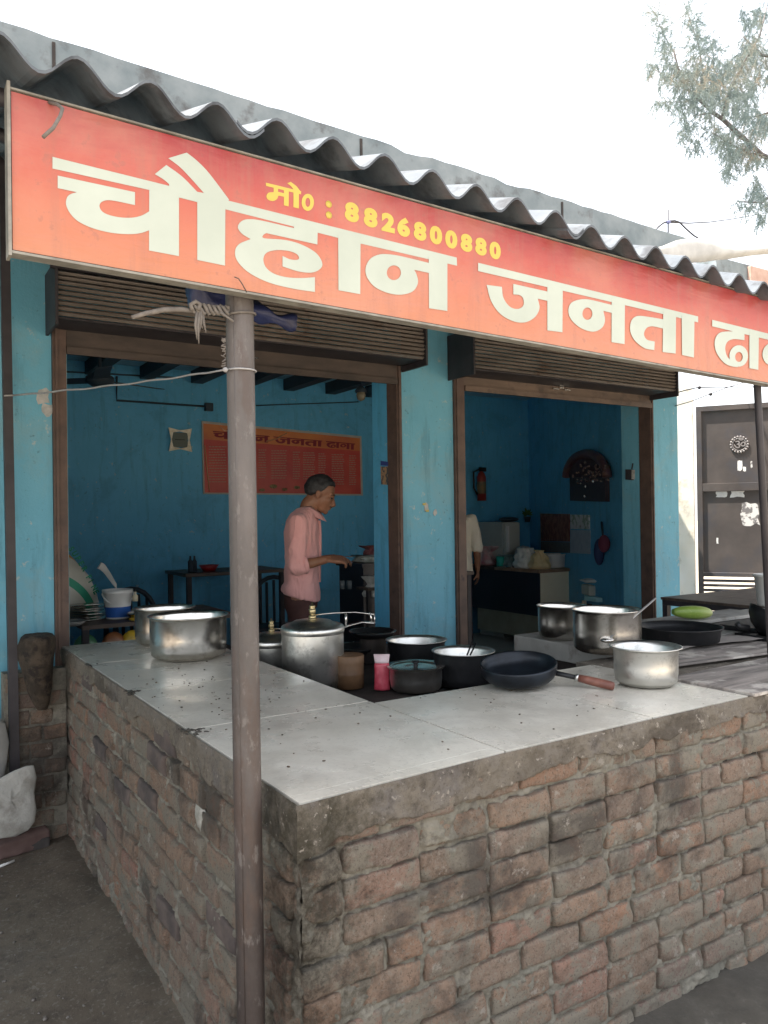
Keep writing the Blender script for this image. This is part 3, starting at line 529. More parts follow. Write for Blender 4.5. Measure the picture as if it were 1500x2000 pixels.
# telephone line in yellow
M['yellow'] = pm('yellow_lettering', (0.48, 0.36, 0.055), (0.54, 0.41, 0.08), 4, 0.5)
ta = math.atan(-0.0246)
def signf(x0, z0, tilt=0.0): 
    c_, s2 = math.cos(ta + tilt), math.sin(ta + tilt)
    return lambda u, v, d: (x0 + u*c_ - v*s2, SY - 0.0007 - d*0.4, z0 + u*s2 + v*c_)
for j, loops in enumerate([[[(0.7381,2.3649,0),(0.8278,2.3638,0),(0.8268,2.3564,0),(0.7388,2.3577,0)]],[[(0.7574,2.3605,0),(0.7685,2.3605,0),(0.7684,2.3502,0),(0.7847,2.35,0),(0.7846,2.3417,0),(0.7691,2.3417,0),(0.7656,2.3331,1),(0.7553,2.3263,1),(0.7434,2.327,1),(0.7393,2.334,1),(0.7445,2.3429,1),(0.7573,2.3471,0)]],[[(0.7832,2.3635,0),(0.7957,2.3634,0),(0.7947,2.3216,0),(0.7826,2.322,0)]],[[(0.8075,2.3631,0),(0.8216,2.3629,0),(0.821,2.322,0),(0.8069,2.3224,0)]],[[(0.792,2.3749,0),(0.8008,2.38,0),(0.8147,2.3734,1),(0.8251,2.3636,0),(0.8242,2.3578,0),(0.811,2.3599,0),(0.8024,2.3692,1)]],[[(0.8606,2.3444,1),(0.8588,2.3353,1),(0.8542,2.3273,1),(0.8477,2.3222,1),(0.8405,2.3208,1),(0.8341,2.3234,1),(0.8297,2.3295,1),(0.8283,2.3379,1),(0.83,2.3469,1),(0.8345,2.3548,1),(0.8411,2.36,1),(0.8482,2.3615,1),(0.8547,2.359,1),(0.8591,2.3528,1)],[(0.8506,2.3424,1),(0.85,2.3375,1),(0.8482,2.3334,1),(0.8456,2.3308,1),(0.8428,2.3302,1),(0.8403,2.3318,1),(0.8386,2.3353,1),(0.8381,2.3399,1),(0.8388,2.3447,1),(0.8406,2.3488,1),(0.8431,2.3514,1),(0.8459,2.352,1),(0.8484,2.3504,1),(0.8501,2.347,1)]]]):
    if j in (0, 3, 5): mb = MB()
    dp = SY - 0.0006 - 0.00007*j; loops_mb(mb, loops, lambda u, v, d, dp=dp: (u, dp - d, v), 0.0)
    if j in (2, 4, 5): obj('letter', mb, M['yellow'], sg)
mb = MB()
for dz in (0.0, 0.026): mb.lathe([(0.0001, 0), (0.0085, 0), (0.0085, 0.001), (0.0001, 0.001)], (0.9005, SY - 0.0007, 2.322 + dz), 14, Matrix.Rotation(math.pi/2, 4, 'X') @ Matrix.Diagonal((1, 1, 0.1, 1)))
obj('letter', mb, M['yellow'], sg)
for i, ch in enumerate('8826800880'):
    px = [565, 675, 778, 868, 965, 1058, 1148, 1237, 1322, 1405][i]; pyc = [250, 282, 312, 338, 362, 385, 410, 430, 452, 475][i]
    c = at(500 + px/3, 330 + pyc/3, Y=SY - 0.004)
    mb = MB(); text_mb(mb, ch, 0.058, signf(c.x, c.z - 0.0200), ext=0, off=0.0036, sx=1.22, align='CENTER'); obj('letter', mb, M['yellow'], sg)
# old wires sticking out over the board
def path(pxs, Yv): return [at(px, py, Y=y_) for (px, py), y_ in zip(pxs, Yv if isinstance(Yv, (list, tuple)) else [Yv]*len(pxs))]
m_ = MB().tube(path([(96, 200), (112, 204), (122, 212), (118, 226), (104, 250), (84, 268)], [1.66, 1.64, 1.62, 1.61, 1.60, 1.60]), 0.0038, 6)
tag(obj('wire_hook', m_, M['rope']), 'bent rusty wire hook hanging over the top left of the sign', 'wire')
m_ = MB().tube(path([(458, 541), (466, 544), (474, 556), (482, 571)], 1.645), 0.0014, 5)
tag(obj('wire_tie', m_, M['rust']), 'thin wire tie at the bottom of the sign above the steel post', 'wire')

# ------------------------------------------------------------------ posts
def post(px_top, y_top, X, Yv, z0, z1, r, label, name='steel_post', lean=(0, 0), mt='pole', n=20):
    t = thing(name, label, 'post', (X + lean[0], Yv + lean[1], z0))
    m_ = MB(); pts = []; K = 14
    for i in range(K + 1):
        f = i / K; pts.append((X + lean[0]*(1-f), Yv + lean[1]*(1-f), z0 + (z1 - z0)*f))
    m_.tube(pts, r, n); obj('tube', m_, M[mt], t); return t
pc_ = at(481, 1400, Y=1.735); pt_ = at(468, 600, Y=1.735)
POSTX = pc_.x
lean_ = (pt_.x - pc_.x) / (pt_.z - pc_.z)
bx = pc_.x + lean_ * (0 - pc_.z)
t = thing('steel_post', 'round grey brown steel post in front of the brick counter corner', 'post', (bx, 1.735, 0))
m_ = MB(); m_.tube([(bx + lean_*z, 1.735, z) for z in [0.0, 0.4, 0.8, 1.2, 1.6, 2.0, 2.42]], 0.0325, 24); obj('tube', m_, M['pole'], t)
m_ = MB().tube([(bx + lean_*z + 0.0318*math.cos(3.9), 1.735 + 0.0318*math.sin(3.9), z) for z in (0.0, 1.5, 2.42)], 0.0016, 6); obj('weld_seam', m_, M['pole'], t)
m_ = MB().lathe([(0.05, 0), (0.055, 0.01), (0.045, 0.03), (0.034, 0.035)], (bx, 1.735, 0.0), 20); obj('base_collar', m_, M['rust'], t)
PX = lambda z: bx + lean_*z
a = at(20, 1635, Y=3.75); b = at(8, 180, Y=3.75)
a = at(31, 1640, z=0.06)
YL = a.y
b = at(4, 200, Y=YL)
t = thing('square_post', 'thin dark square steel post standing on a loose brick at the left', 'post', (a.x, YL, 0.06))
m_ = MB(); h2 = 0.021
m_.hexa([(a.x-h2, YL-h2, a.z), (a.x+h2, YL-h2, a.z), (a.x+h2, YL+h2, a.z), (a.x-h2, YL+h2, a.z), (b.x-h2, YL-h2, b.z), (b.x+h2, YL-h2, b.z), (b.x+h2, YL+h2, b.z), (b.x-h2, YL+h2, b.z)])
obj('tube', m_, M['darksteel'], t)
LP = (a, b)
q = at(1498, 1120, Y=1.735); q2 = at(1479, 752, Y=1.735); d_ = (q - q2) / (q2.z - q.z)
t = thing('thin_post', 'thin dark leaning steel post under the right part of the sign', 'post', tuple(q2 + d_*(q2.z - 0.96)))
m_ = MB().tube([q2 + d_*(q2.z - 0.96), q2, q2 - d_*0.35], 0.0135, 10); obj('tube', m_, M['darksteel'], t)
# rope and cord round the main post
t = thing('rope_binding', 'knotted old rope bound round the steel post with frayed ends', 'rope', (PX(1.99), 1.735, 1.95))
RZ = at(470, 608, Y=1.70).z
def ringp(z, r=0.036, tilt=0.0, n=18, a0=0, a1=2*math.pi): return [(PX(z) + r*math.cos(a0+(a1-a0)*k/n), 1.735 + r*math.sin(a0+(a1-a0)*k/n), z + tilt*math.cos(a0+(a1-a0)*k/n)) for k in range(n+1)]
m_ = MB().tube(ringp(RZ, tilt=0.004), 0.003, 6); obj('loop', m_, M['rope'], t)
yk = 1.70
m_ = MB(); m_.tube(path([(258, 620), (285, 612), (320, 605), (350, 604), (376, 607)], yk), [0.0045, 0.0055, 0.006, 0.006, 0.0055], 8); obj('stiff_end', m_, M['rope'], t)
m_ = MB()
for k_, seed in enumerate((3, 5, 8)):
    rn = random.Random(seed); pts = []
    for i in range(16):
        f = i/15; px = 374 + 72*f; py = 600 + 9*math.sin(f*16 + k_*2.1) + 3*rn.random() + 6*f
        pts.append(at(px, py, Y=yk - 0.006*math.cos(f*16 + k_*2.1)))
    m_.tube(pts, 0.0042, 7)
m_.tube(path([(376, 606), (372, 595), (382, 589), (391, 594), (386, 606)], yk - 0.008), 0.005, 7)
obj('knot', m_, M['rope'], t)
m_ = MB()
for k_ in range(9):
    rn = random.Random(40 + k_); x0 = 384 + rn.random()*14; L = 26 + 45*rn.random()
    m_.tube(path([(x0, 606), (x0 + rn.uniform(-4, 4), 606 + L*0.5), (x0 + rn.uniform(-6, 8), 606 + L)], yk - 0.004*rn.random()), [0.004, 0.0035, 0.0012], 5)
m_.tube(path([(430, 610), (445, 620), (456, 628)], yk - 0.012), 0.0028, 6)
stuff(obj('frayed_end', m_, M['rope'], t))
m_ = MB()
for k_ in range(26):
    rn = random.Random(80 + k_); y0 = 655 + rn.random()*60
    m_.tube(path([(441, y0), (436 - rn.random()*5, y0 + rn.uniform(-6, 6))], 1.715), 0.0012, 4)
stuff(obj('stray_fibre', m_, M['rope'], t))
t = thing('tied_string', 'thin pale cord tied from the steel post across to the dark post', 'cord', (PX(1.8), 1.735, 1.8))
m_ = MB().tube(ringp(at(468, 719, Y=1.70).z, 0.0355), 0.0022, 6); obj('loop', m_, M['cord'], t)
cz = at(440, 722, Y=1.72); e_ = at(72, 768, Y=YL - 0.03)
pts = []
for i in range(25):
    f = i/24; px = 440 + (28 - 440)*f; py = 722 + 50*f**0.93 + 3.0*math.sin(math.pi*f) + (1.2*math.sin(f*31) if 0.05 < f < 0.95 else 0)
    pts.append(at(px, py, Y=1.715 + (YL - 0.035 - 1.715)*f**1.15))
m_ = MB().tube(pts, [0.0022 + 0.0024*(i/24) for i in range(25)], 6); obj('span', m_, M['cord'], t)
m_ = MB().ball(pts[0], 0.006); obj('knot', m_, M['cord'], t)
m_ = MB().tube([pts[-1], (LP[0].x - 0.03, YL - 0.03, pts[-1].z - 0.004), (LP[0].x - 0.03, YL + 0.03, pts[-1].z)], 0.0045, 6); obj('tail', m_, M['cord'], t)

# blue tarpaulin bundle behind the post, hung under the awning
def cloth(fn, nu, nv, th=0.004): return MB().grid(fn, nu, nv)
m_ = MB(); rings = []
for i in range(25):
    f = i/24; px = 370 + 205*f; c0 = at(px, 572 + 58*f + 3*math.sin(f*9), Y=2.02); rr = (0.042*(1 - 0.62*f**0.5) + 0.006*math.sin(f*21)) if f > 0.02 else 0.03
    ring = []
    for k in range(14):
        an = 2*math.pi*k/14; r2 = rr*(1 + 0.22*math.sin(3*an + f*7) + 0.12*math.sin(5*an - f*17)); ring.append((c0.x, c0.y + r2*math.cos(an), c0.z + r2*math.sin(an)))
    rings.append(ring)
m_.loft(rings); tag(obj('blue_tarpaulin', m_, pm('blue_tarp', (0.010, 0.014, 0.055), (0.020, 0.030, 0.10), 9, 0.45, 0.5)), 'rolled blue tarpaulin tucked under the sign behind the post', 'tarpaulin')

# ------------------------------------------------------------------ brick counter
ctr = thing('brick_counter', 'L shaped exposed brick counter topped with pale stone tiles', 'counter', (0.755, 1.66, 0))
XL, YF = 0.762, 1.662
# the slab is not quite square: its near left corner juts forward
def xl(y): return 0.757 + 0.030*min(1.2, max(0, (4.35 - y)/2.72))
def yf(x): return 1.628 + 0.036*min(1, max(0, (x - 0.787)/0.62)) + 0.012*min(1, max(0, (x - 1.5)/1.0))
def face_f(s, z, d): return Vector((s, yf(s) + d, z))        # front: s = x, d = depth into the wall
def face_l(s, z, d): return Vector((xl(s) + d, s, z))        # left:  s = y
def layout(kind, s0, s1, rn):
    CH = 0.0838; out = []
    for r_ in range(-1, 10):
        z = 0.824 - 0.042 - r_*CH
        if z < 0.01: z = 0.022
        s = s0 + (0 if r_ % 2 else 0.112)
        items = [('h', s0 + 0.053)] if r_ % 2 == 0 else []
        while s < s1 - 0.05:
            if rn.random() < 0.10: items.append(('h', s + 0.055)); s += 0.115
            else: items.append(('f', s + 0.112)); s += 0.231 + rn.uniform(-0.004, 0.006)
        for ty, c in items:
            if c > s1 - (0.04 if ty == 'h' else 0.10): continue
            if kind == 'f' and abs(c - 2.28) < 0.10 and r_ == 9: continue      # the missing brick by the ground
            zz = z + 0.006*noise.noise(Vector((c*1.7, r_*0.9, 1))); rot = rn.uniform(-0.022, 0.022)
            out.append((ty, c, zz, rot, rn.uniform(0.96, 1.02), rn.uniform(0.95, 1.05)))
    return out
LAY = {'f': layout('f', xl(1.63) + 0.004, 3.92, random.Random(11)), 'l': layout('l', yf(0.78) + 0.055, FY - 0.01, random.Random(5))}
def mort(face, s0, s1, seed, base, amp, kind):
    rows = {}
    for ty, c, z, rot, sx, sz in LAY[kind]:
        hw = (0.051 if ty == 'h' else 0.109)*sx; hh = 0.035*sz; 
        for b_ in range(int((z - hh - 0.02)/0.05) - 1, int((z + hh + 0.02)/0.05) + 2): rows.setdefault(b_, []).append((c, z, hw, hh, rot))
    for v_ in rows.values(): v_.sort()
    import bisect
    keys = {k: [r[0] for r in v_] for k, v_ in rows.items()}
    def f(u, v):
        s = s0 + (s1 - s0)*u; z = -0.02 + 0.958*v
        n = noise.noise(Vector((s*7, z*9, seed))) * 0.8 + noise.noise(Vector((s*23, z*26, seed + 4)))*0.7 + noise.noise(Vector((s*60, z*64, seed + 8)))*0.5
        d = base - amp*n; bk = int(z/0.05) if z >= 0 else -1; md = 1.0
        if bk in rows:
            kk = keys[bk]; i0 = bisect.bisect_left(kk, s - 0.14); i1 = bisect.bisect_right(kk, s + 0.14)
            for c, zc, hw, hh, rot in rows[bk][i0:i1]:
                dx = s - c; dz = z - zc + rot*dx; ox = abs(dx) - hw; oz = abs(dz) - hh; q = max(ox, oz)
                if q < 0.008 and -0.006 < q < md: md = q
        m_ = noise.noise(Vector((s*5.5, z*8, seed + 20)))
        if md < 0.008: d = d + max(0, min(1, 0.45 + m_*2.2))*0.013*(1 - abs(md - 0.001)/0.008)
        return face(s, z, d)
    return MB().grid(f, int((s1 - s0)/0.0052), 184)
obj('mortar', mort(face_f, xl(1.63) + 0.003, 3.95, 1.0, 0.0075, 0.0155, 'f'), M['mortar'], ctr)
lm = mort(face_l, yf(0.78) + 0.003, FY - 0.003, 6.0, 0.0055, 0.0150, 'l'); obj('mortar', lm, M['mortar'], ctr)
# core, so that nothing shows through
m_ = MB(); m_.box((XL + 0.055, YF + 0.035, 0), (3.94, 2.35, 0.925)); m_.box((XL + 0.055, 2.352, 0), (1.42, FY - 0.004, 0.925)); obj('core', m_, M['soot'], ctr)
# brick meshes, shared
def brick_mesh(seed, L=0.218, H=0.070, Dp=0.05):
    rn = random.Random(seed); nx, nz = 9, 4; mb = MB(); o = Vector((seed*3.7, seed*1.3, 0))
    def fr(u, v):
        x = (u - 0.5)*L; z = (v - 0.5)*H
        ex = min(u, 1-u)*L; ez = min(v, 1-v)*H
        rr_ = 0.0022 + 0.0035*((seed*37) % 10)/10; edge = 0.006*math.exp(-ex/rr_) + 0.0055*math.exp(-ez/rr_) + (0.02*math.exp(-math.hypot(ex, ez)/0.012) if seed % 3 == 0 and (x > 0) == (z > 0) else 0)
        n = noise.noise(o + Vector((x*22, z*26, 0)))*0.0045 + noise.noise(o + Vector((x*75, z*75, 3)))*0.0032
        cx = noise.noise(o + Vector((z*30, 9, u*2)))*0.005 if ex < 0.02 else 0; cz = noise.noise(o + Vector((x*16, 5, v*2)))*0.005
        return Vector((x + cx, edge + n, z + cz))
    us = [0, 0.015, 0.05, 0.12, 0.2, 0.29, 0.38, 0.47, 0.55, 0.64, 0.73, 0.82, 0.89, 0.95, 0.985, 1]; vs_ = [0, 0.045, 0.15, 0.32, 0.5, 0.68, 0.85, 0.955, 1]
    grid = [[fr(u, v) for u in us] for v in vs_]; vs = [p for row in grid for p in row]; W = len(us)
    fs = [(j*W+i, j*W+i+1, (j+1)*W+i+1, (j+1)*W+i) for j in range(len(vs_)-1) for i in range(W-1)]
    # border ring pushed back
    per = [i for i in range(W)] + [j*W+W-1 for j in range(1, len(vs_))] + [(len(vs_)-1)*W+i for i in range(W-2, -1, -1)] + [j*W for j in range(len(vs_)-2, 0, -1)]
    b0 = len(vs); vs += [Vector((vs[i].x*1.004, Dp, vs[i].z*1.01)) for i in per]; n = len(per)
    fs += [(per[k], b0+k, b0+(k+1) % n, per[(k+1) % n]) for k in range(n)]
    mb.add(vs, fs, True); return mb.mesh('brick')
VAR = [brick_mesh(s) for s in range(18)]
for v in VAR: v.materials.append(M['brick'])
HALF = [brick_mesh(50 + s, L=0.102) for s in range(7)]
for v in HALF: v.materials.append(M['brick'])
dk = pm('slot_shade_brick', (0.055, 0.045, 0.043), (0.11, 0.085, 0.075), 12, 0.9, 0.4)  # dark brick tone stands in for shade in recessed slots
DARK = [brick_mesh(90 + s) for s in range(3)]
for v in DARK: v.materials.append(dk)
def lay(kind, rn):
    for ty, c, z, rot, sx, sz in LAY[kind]:
        deep = 0; me = rn.choice(HALF if ty == 'h' else VAR)
        if kind == 'l' and ty == 'f' and rn.random() < 0.07: me = rn.choice(DARK); deep = -0.002
        d = -0.003 + rn.uniform(-0.006, 0.004) + deep
        loc = face_f(c, z, d) if kind == 'f' else face_l(c, z, d)
        o = link('brick', me, None, ctr, loc - worg(ctr))
        o.rotation_euler = (rn.uniform(-0.035, 0.035), rot if kind == 'f' else -rot*0 + rn.uniform(-0.02, 0.02), rn.uniform(-0.025, 0.025) + (0 if kind == 'f' else -math.pi/2))
        o.scale = (sx, 1, sz)
        if rn.random() < 0.5: o.scale.x *= -1; o.scale.z *= -1
lay('f', random.Random(11)); lay('l', random.Random(5))
# brick return in front of the left pier
m_ = MB(); m_.grid(lambda u, v: (0.47 + 0.285*u, 4.222 + 0.008*noise.noise(Vector((u*6, v*12, 3))), 0.86*v), 24, 60); m_.box((0.47, 4.235, 0), (0.755, FY - 0.022, 0.855)); obj('mortar', m_, M['mortar'], ctr)
rn = random.Random(31)
for r_ in range(10):
    z = 0.80 - 0.0838*r_
    for c in ((0.585, 0.70) if r_ % 2 else (0.53, 0.64)):
        me = rn.choice(HALF); o = link('brick', me, None, ctr, Vector((c, 4.212 + rn.uniform(-.003, .004), max(z, 0.03))) - worg(ctr)); o.rotation_euler = (rn.uniform(-.02, .02), rn.uniform(-.02, .02), 0)
# plaster band under the tiles, ragged lower edge
def band(face, s0, s1, seed):
    def f(u, v):
        s = s0 + (s1 - s0)*u; zl = 0.846 + 0.032*min(1, max(0, (s - s0 - 0.45)/0.5)) + 0.026*noise.noise(Vector((s*3.4, 0, seed))) + 0.020*noise.noise(Vector((s*13, 0, seed))) + 0.009*noise.noise(Vector((s*42, 0, seed))) - 0.02*math.exp(-abs(s - s0)/0.12)
        z = zl + (0.9482 - zl)*min(1, max(0, (v - 0.12)/0.88)); n = noise.noise(Vector((s*8, z*9, seed)))*0.008 + noise.noise(Vector((s*28, z*30, seed)))*0.005 + noise.noise(Vector((s*70, z*75, seed)))*0.0025; n *= 0.25 + 0.75*min(1, (0.9482 - z)/0.02)
        d = -0.010 + n + (0.030*(1 - v/0.12) if v < 0.12 else 0) + 0.003*math.exp(-(0.9482 - z)/0.006)
        return face(s, z, d)
    return MB().grid(f, int((s1 - s0)/0.0065), 26)
obj('plaster_band', band(face_f, xl(1.63) - 0.012, 3.95, 2.0), M['band'], ctr); obj('plaster_band', band(face_l, yf(0.78) - 0.008, FY - 0.003, 7.0), M['band'], ctr)
def quad(m_, ps, z0, z1): return m_.hexa([(p[0], p[1], z0) for p in ps] + [(p[0], p[1], z1) for p in ps])
m_ = MB(); quad(m_, [(xl(1.63) + 0.002, yf(0.78) + 0.002), (1.43, yf(1.43) + 0.002), (1.43, 2.352), (xl(2.352) + 0.002, 2.352)], 0.9255, 0.9402); quad(m_, [(1.4302, yf(1.43) + 0.002), (2.56, yf(2.56) + 0.002), (2.56, 2.352), (1.4302, 2.352)], 0.9255, 0.9402)
quad(m_, [(xl(2.353) + 0.002, 2.3525), (1.424, 2.3525), (1.424, FY - 0.004), (xl(4.34) + 0.002, FY - 0.004)], 0.9255, 0.9402); obj('mortar_bed', m_, M['soot'], ctr)
def tile(ps, dz=0.0):
    # a bevelled slab over an arbitrary quadrilateral
    ps = [Vector((p[0], p[1], 0)) for p in ps]; c = sum(ps, Vector())/4; m_ = MB(); top = [c + (p - c)*(1 - 0.0005/(p - c).length) for p in ps]; e = 0.0004
    vs = [(p.x, p.y, 0.9408) for p in ps] + [(p.x, p.y, 0.950 + dz - e) for p in ps] + [(p.x, p.y, 0.950 + dz) for p in top]
    fs = [(3,2,1,0), (8,9,10,11)] + [(i, (i+1) % 4, (i+1) % 4 + 4, i + 4) for i in range(4)] + [(i + 4, (i+1) % 4 + 4, (i+1) % 4 + 8, i + 8) for i in range(4)]
    m_.add(vs, fs); obj('tile', m_, M['tile'], ctr)
xi = 1.428; G_ = 0.0060; xa1 = 1.434 - G_
def L_(y): return xl(y) + 0.001
def F_(x): return yf(x) + 0.001
tile([(L_(1.63), F_(0.787)), (xa1, F_(xa1)), (xa1, F_(xa1) + 0.046), (L_(1.67), F_(0.787) + 0.046)], 0.0002)
tile([(L_(1.68), F_(0.787) + 0.0485), (xa1, F_(xa1) + 0.0475), (xa1, 2.378), (L_(2.38), 2.385)])
for y0, y1 in ((2.385 + G_, 3.040), (3.040 + G_, 3.722), (3.722 + G_, FY - 0.006)):
    tile([(L_(y0), y0), (xi, y0 - 0.004), (xi, y1 - 0.004), (L_(y1), y1)], random.Random(y0).uniform(-0.0006, 0.0006))
tile([(1.434, F_(1.434)), (2.052 - G_, F_(2.05)), (2.052 - G_, 2.352), (1.434, 2.352)]); tile([(2.052, F_(2.05)), (2.560, F_(2.56)), (2.560, 2.400), (2.052, 2.40)], -0.0005)
# rough mortar smear on the left wall and white plaster blobs
for (px, py, r_, sd) in ((376, 1596, 0.045, 1),):
    p = at(px, py, X=XL - 0.004); rn = random.Random(sd); mb = MB()
    mb.grid(lambda u, v: (lambda an, rr: (xl(p.y) - 0.014*(1 - rr**2) - 0.003*noise.noise(Vector((an*3, rr*9, sd))) + 0.004, p.y + r_*rr*math.cos(an)*(1 + 0.4*noise.noise(Vector((math.cos(an)*2, math.sin(an)*2, sd)))), p.z + r_*1.1*rr*math.sin(an)*(1 + 0.4*noise.noise(Vector((math.cos(an)*2, math.sin(an)*2, sd + 5))))))(2*math.pi*u, max(v, 0.01)), 20, 6)
    obj('plaster_blob', mb, pm('pale_plaster', (0.20, 0.20, 0.175), (0.36, 0.35, 0.32), 30, 0.9, 0.6), ctr)
# crumbs on the tiles
m_ = MB(); rn = random.Random(3)
for k in range(120):
    if k < 80: x = rn.uniform(0.8, 1.42); y = rn.uniform(1.75, 3.6)
    else: x = rn.uniform(1.45, 2.5); y = rn.uniform(1.7, 2.32)
    if k % 3 == 0: x = 1.05 + rn.gauss(0, 0.16); y = 2.85 + rn.gauss(0, 0.3)
    if not (0.78 < x < 2.5 and 1.7 < y < 4.2) or (x > 1.40 and y > 2.32): continue
    s = rn.uniform(0.0012, 0.0038); m_.ball((x, y, 0.9505 + s*0.4), (s*1.5, s, s*0.6), Matrix.Rotation(rn.random()*6, 3, 'Z'), 6, 4)
stuff(tag(obj('crumbs', m_, pm('crumb', (0.04, 0.03, 0.02), (0.12, 0.08, 0.05), 90)), 'scattered dark food crumbs on the pale tiles', 'crumbs'))
m_ = MB()
for (px, py) in ((160, 1300), (252, 1353), (362, 1428)):
    c = at(px, py, z=0.951)
    for k in range(26):
        x = c.x + abs(rn.gauss(0, 0.03)) - 0.01; y = c.y + rn.gauss(0, 0.02); s = rn.uniform(0.002, 0.006)
        m_.ball((max(x, XL - 0.006), y, 0.951), (s*2, s, s*0.7), Matrix.Rotation(rn.random()*6, 3, 'Z'), 6, 4)
stuff(tag(obj('debris', m_, pm('dark_debris', (0.03, 0.028, 0.022), (0.07, 0.06, 0.05), 90)), 'small dark bits of dirt along the tile joints', 'debris'))

# stove block between the two arms, back slab and planks
m_ = MB().grid(lambda u, v: (1.4285 + 1.33*u, 2.354 + 1.84*v, 0.80 + 0.012*noise.noise(Vector((u*9, v*9, 0)))), 40, 40)
m_.box((1.43, 4.12, 0), (2.755, 4.195, 0.79)); m_.box((2.70, 2.41, 0), (2.755, 4.1, 0.79))
t = tag(obj('stove_block', m_, M['soot']), 'soot blackened stove platform sunk between the counter arms', 'stove')
t = thing('side_platform', 'concrete and plank platform at the right end of the counter', 'platform', (3.4, 2.4, 0))
m_ = MB(); m_.box((2.76, 2.50, 0.885), (4.6, 3.13, 0.972), bev=0.006); obj('slab', m_, M['concrete'], t)
m_ = MB(); m_.box((2.80, 2.54, 0), (4.5, 3.09, 0.884)); obj('base_block', m_, M['soot'], t)
m_ = MB(); m_.box((2.562, 1.680, 0.9255), (3.95, 2.498, 0.9455)); obj('mortar_bed', m_, M['band'], t)
def plank(c, ang, L, W, z, th=0.012, seed=0):
    Mx = Matrix.Translation(Vector((c[0], c[1], z))) @ Matrix.Rotation(ang, 4, 'Z'); m_ = MB(); 
    m_.box((-L/2, -W/2, 0), (L/2, W/2, th), M=Mx, bev=0.002); obj('plank', m_, M['wood_grey'], t)
plank((3.25, 1.86), 0.03, 1.36, 0.36, 0.9460); plank((3.30, 2.16), -0.10, 1.30, 0.17, 0.9590, 0.010); plank((3.5, 2.36), 0.05, 1.3, 0.22, 0.9462)
m_ = MB().grid(lambda u, v: (3.05 + 0.85*u + 0.1*v, 2.32 + 0.16*v + 0.03*math.sin(u*7), 0.9735 + 0.004*noise.noise(Vector((u*5, v*5, 0)))), 14, 5)
obj('cardboard', m_, pm('grey_cardboard', (0.30, 0.27, 0.25), (0.38, 0.345, 0.325), 6, 0.8), t)
# ------------------------------------------------------------------ pots
def centre(px, pyb, z, r):
    p = at(px, pyb, z=z); d = (Vector((p.x, p.y, 0))).normalized(); return Vector((p.x + d.x*r*0.80, p.y + d.y*r*0.80, z))
def patila(name, label, c, r, h, mt, rim=0.016, cat_='pot', group=None, content=None, thick=0.003, belly=0.0):
    t = thing(name, label, cat_, tuple(c), group)
    rb = r*0.9; pr = [(0.0001, 0.0), (rb*0.8, 0.0), (rb*0.93, 0.004), (r*0.965, 0.018), (r*0.992, 0.045), (r*(1 + belly), h*0.5), (r, h - 0.012), (r + rim*0.5, h - 0.003), (r + rim, h), (r + rim*1.02, h + 0.003), (r + rim*0.8, h + 0.004), (r + rim*0.2, h - 0.001), (r - thick, h - 0.012), (r - thick, 0.04), (r*0.93, 0.012), (0.0001, 0.008)]
    m_ = MB().lathe(pr, c, 56, wob=0.006); obj('vessel', m_, M[mt], t)
    if content:
        m_ = MB().lathe([(0.0001, 0), (r*0.97, 0)], (c[0], c[1], c[2] + h*content[1]), 40); obj('contents', m_, content[0], t)
    return t
gs = 'steel cooking pots on the counter'
cA = centre(369, 1293, 0.951, 0.175); cB = centre(322, 1263, 0.951, 0.16)
patila('steel_pot', 'large shiny steel pot on the tiles, left of the post', cA, 0.176, 0.195, 'steel', 0.010, group=gs, content=(pm('cooked_greens', (0.22, 0.24, 0.03), (0.38, 0.34, 0.06), 30, 0.5, 0.6), 0.8))
patila('steel_pot', 'steel pot half hidden behind the large shiny pot left of the post', cB, 0.150, 0.185, 'steel', 0.010, group=gs)
cR = centre(1262, 1346, 0.951, 0.118)
patila('aluminium_pot', 'small dull aluminium pot with flared rim on the right tile', cR, 0.117, 0.142, 'alu', 0.016, group=gs)
cC = centre(1186, 1281, 0.973, 0.15); cD = centre(1098, 1252, 0.973, 0.115)
tC = patila('steel_pot', 'steel pot with a ladle in it on the concrete slab', cC, 0.150, 0.190, 'steel', 0.007, group=gs)
patila('steel_pot', 'darker steel pot behind the pot that holds the ladle', cD, 0.118, 0.165, 'steel', 0.008, group=gs)
t = thing('ladle', 'pale metal ladle leaning in the steel pot on the slab', 'ladle', tuple(cC))
e1 = at(1239, 1204, t=(at(1186, 1281, z=0.973) - CC).dot(CF)); e2 = at(1281, 1168, t=(e1 - CC).dot(CF) + 0.03); dd = e1 - e2
m_ = MB().tube([e2, e1, e1 + dd*1.1], [0.0065, 0.0075, 0.007], 10, flat=0.5); obj('handle', m_, M['cord'], t)
m_ = MB().ball(e1 + dd*1.25, (0.03, 0.03, 0.012)); obj('bowl', m_, M['chrome'], t)

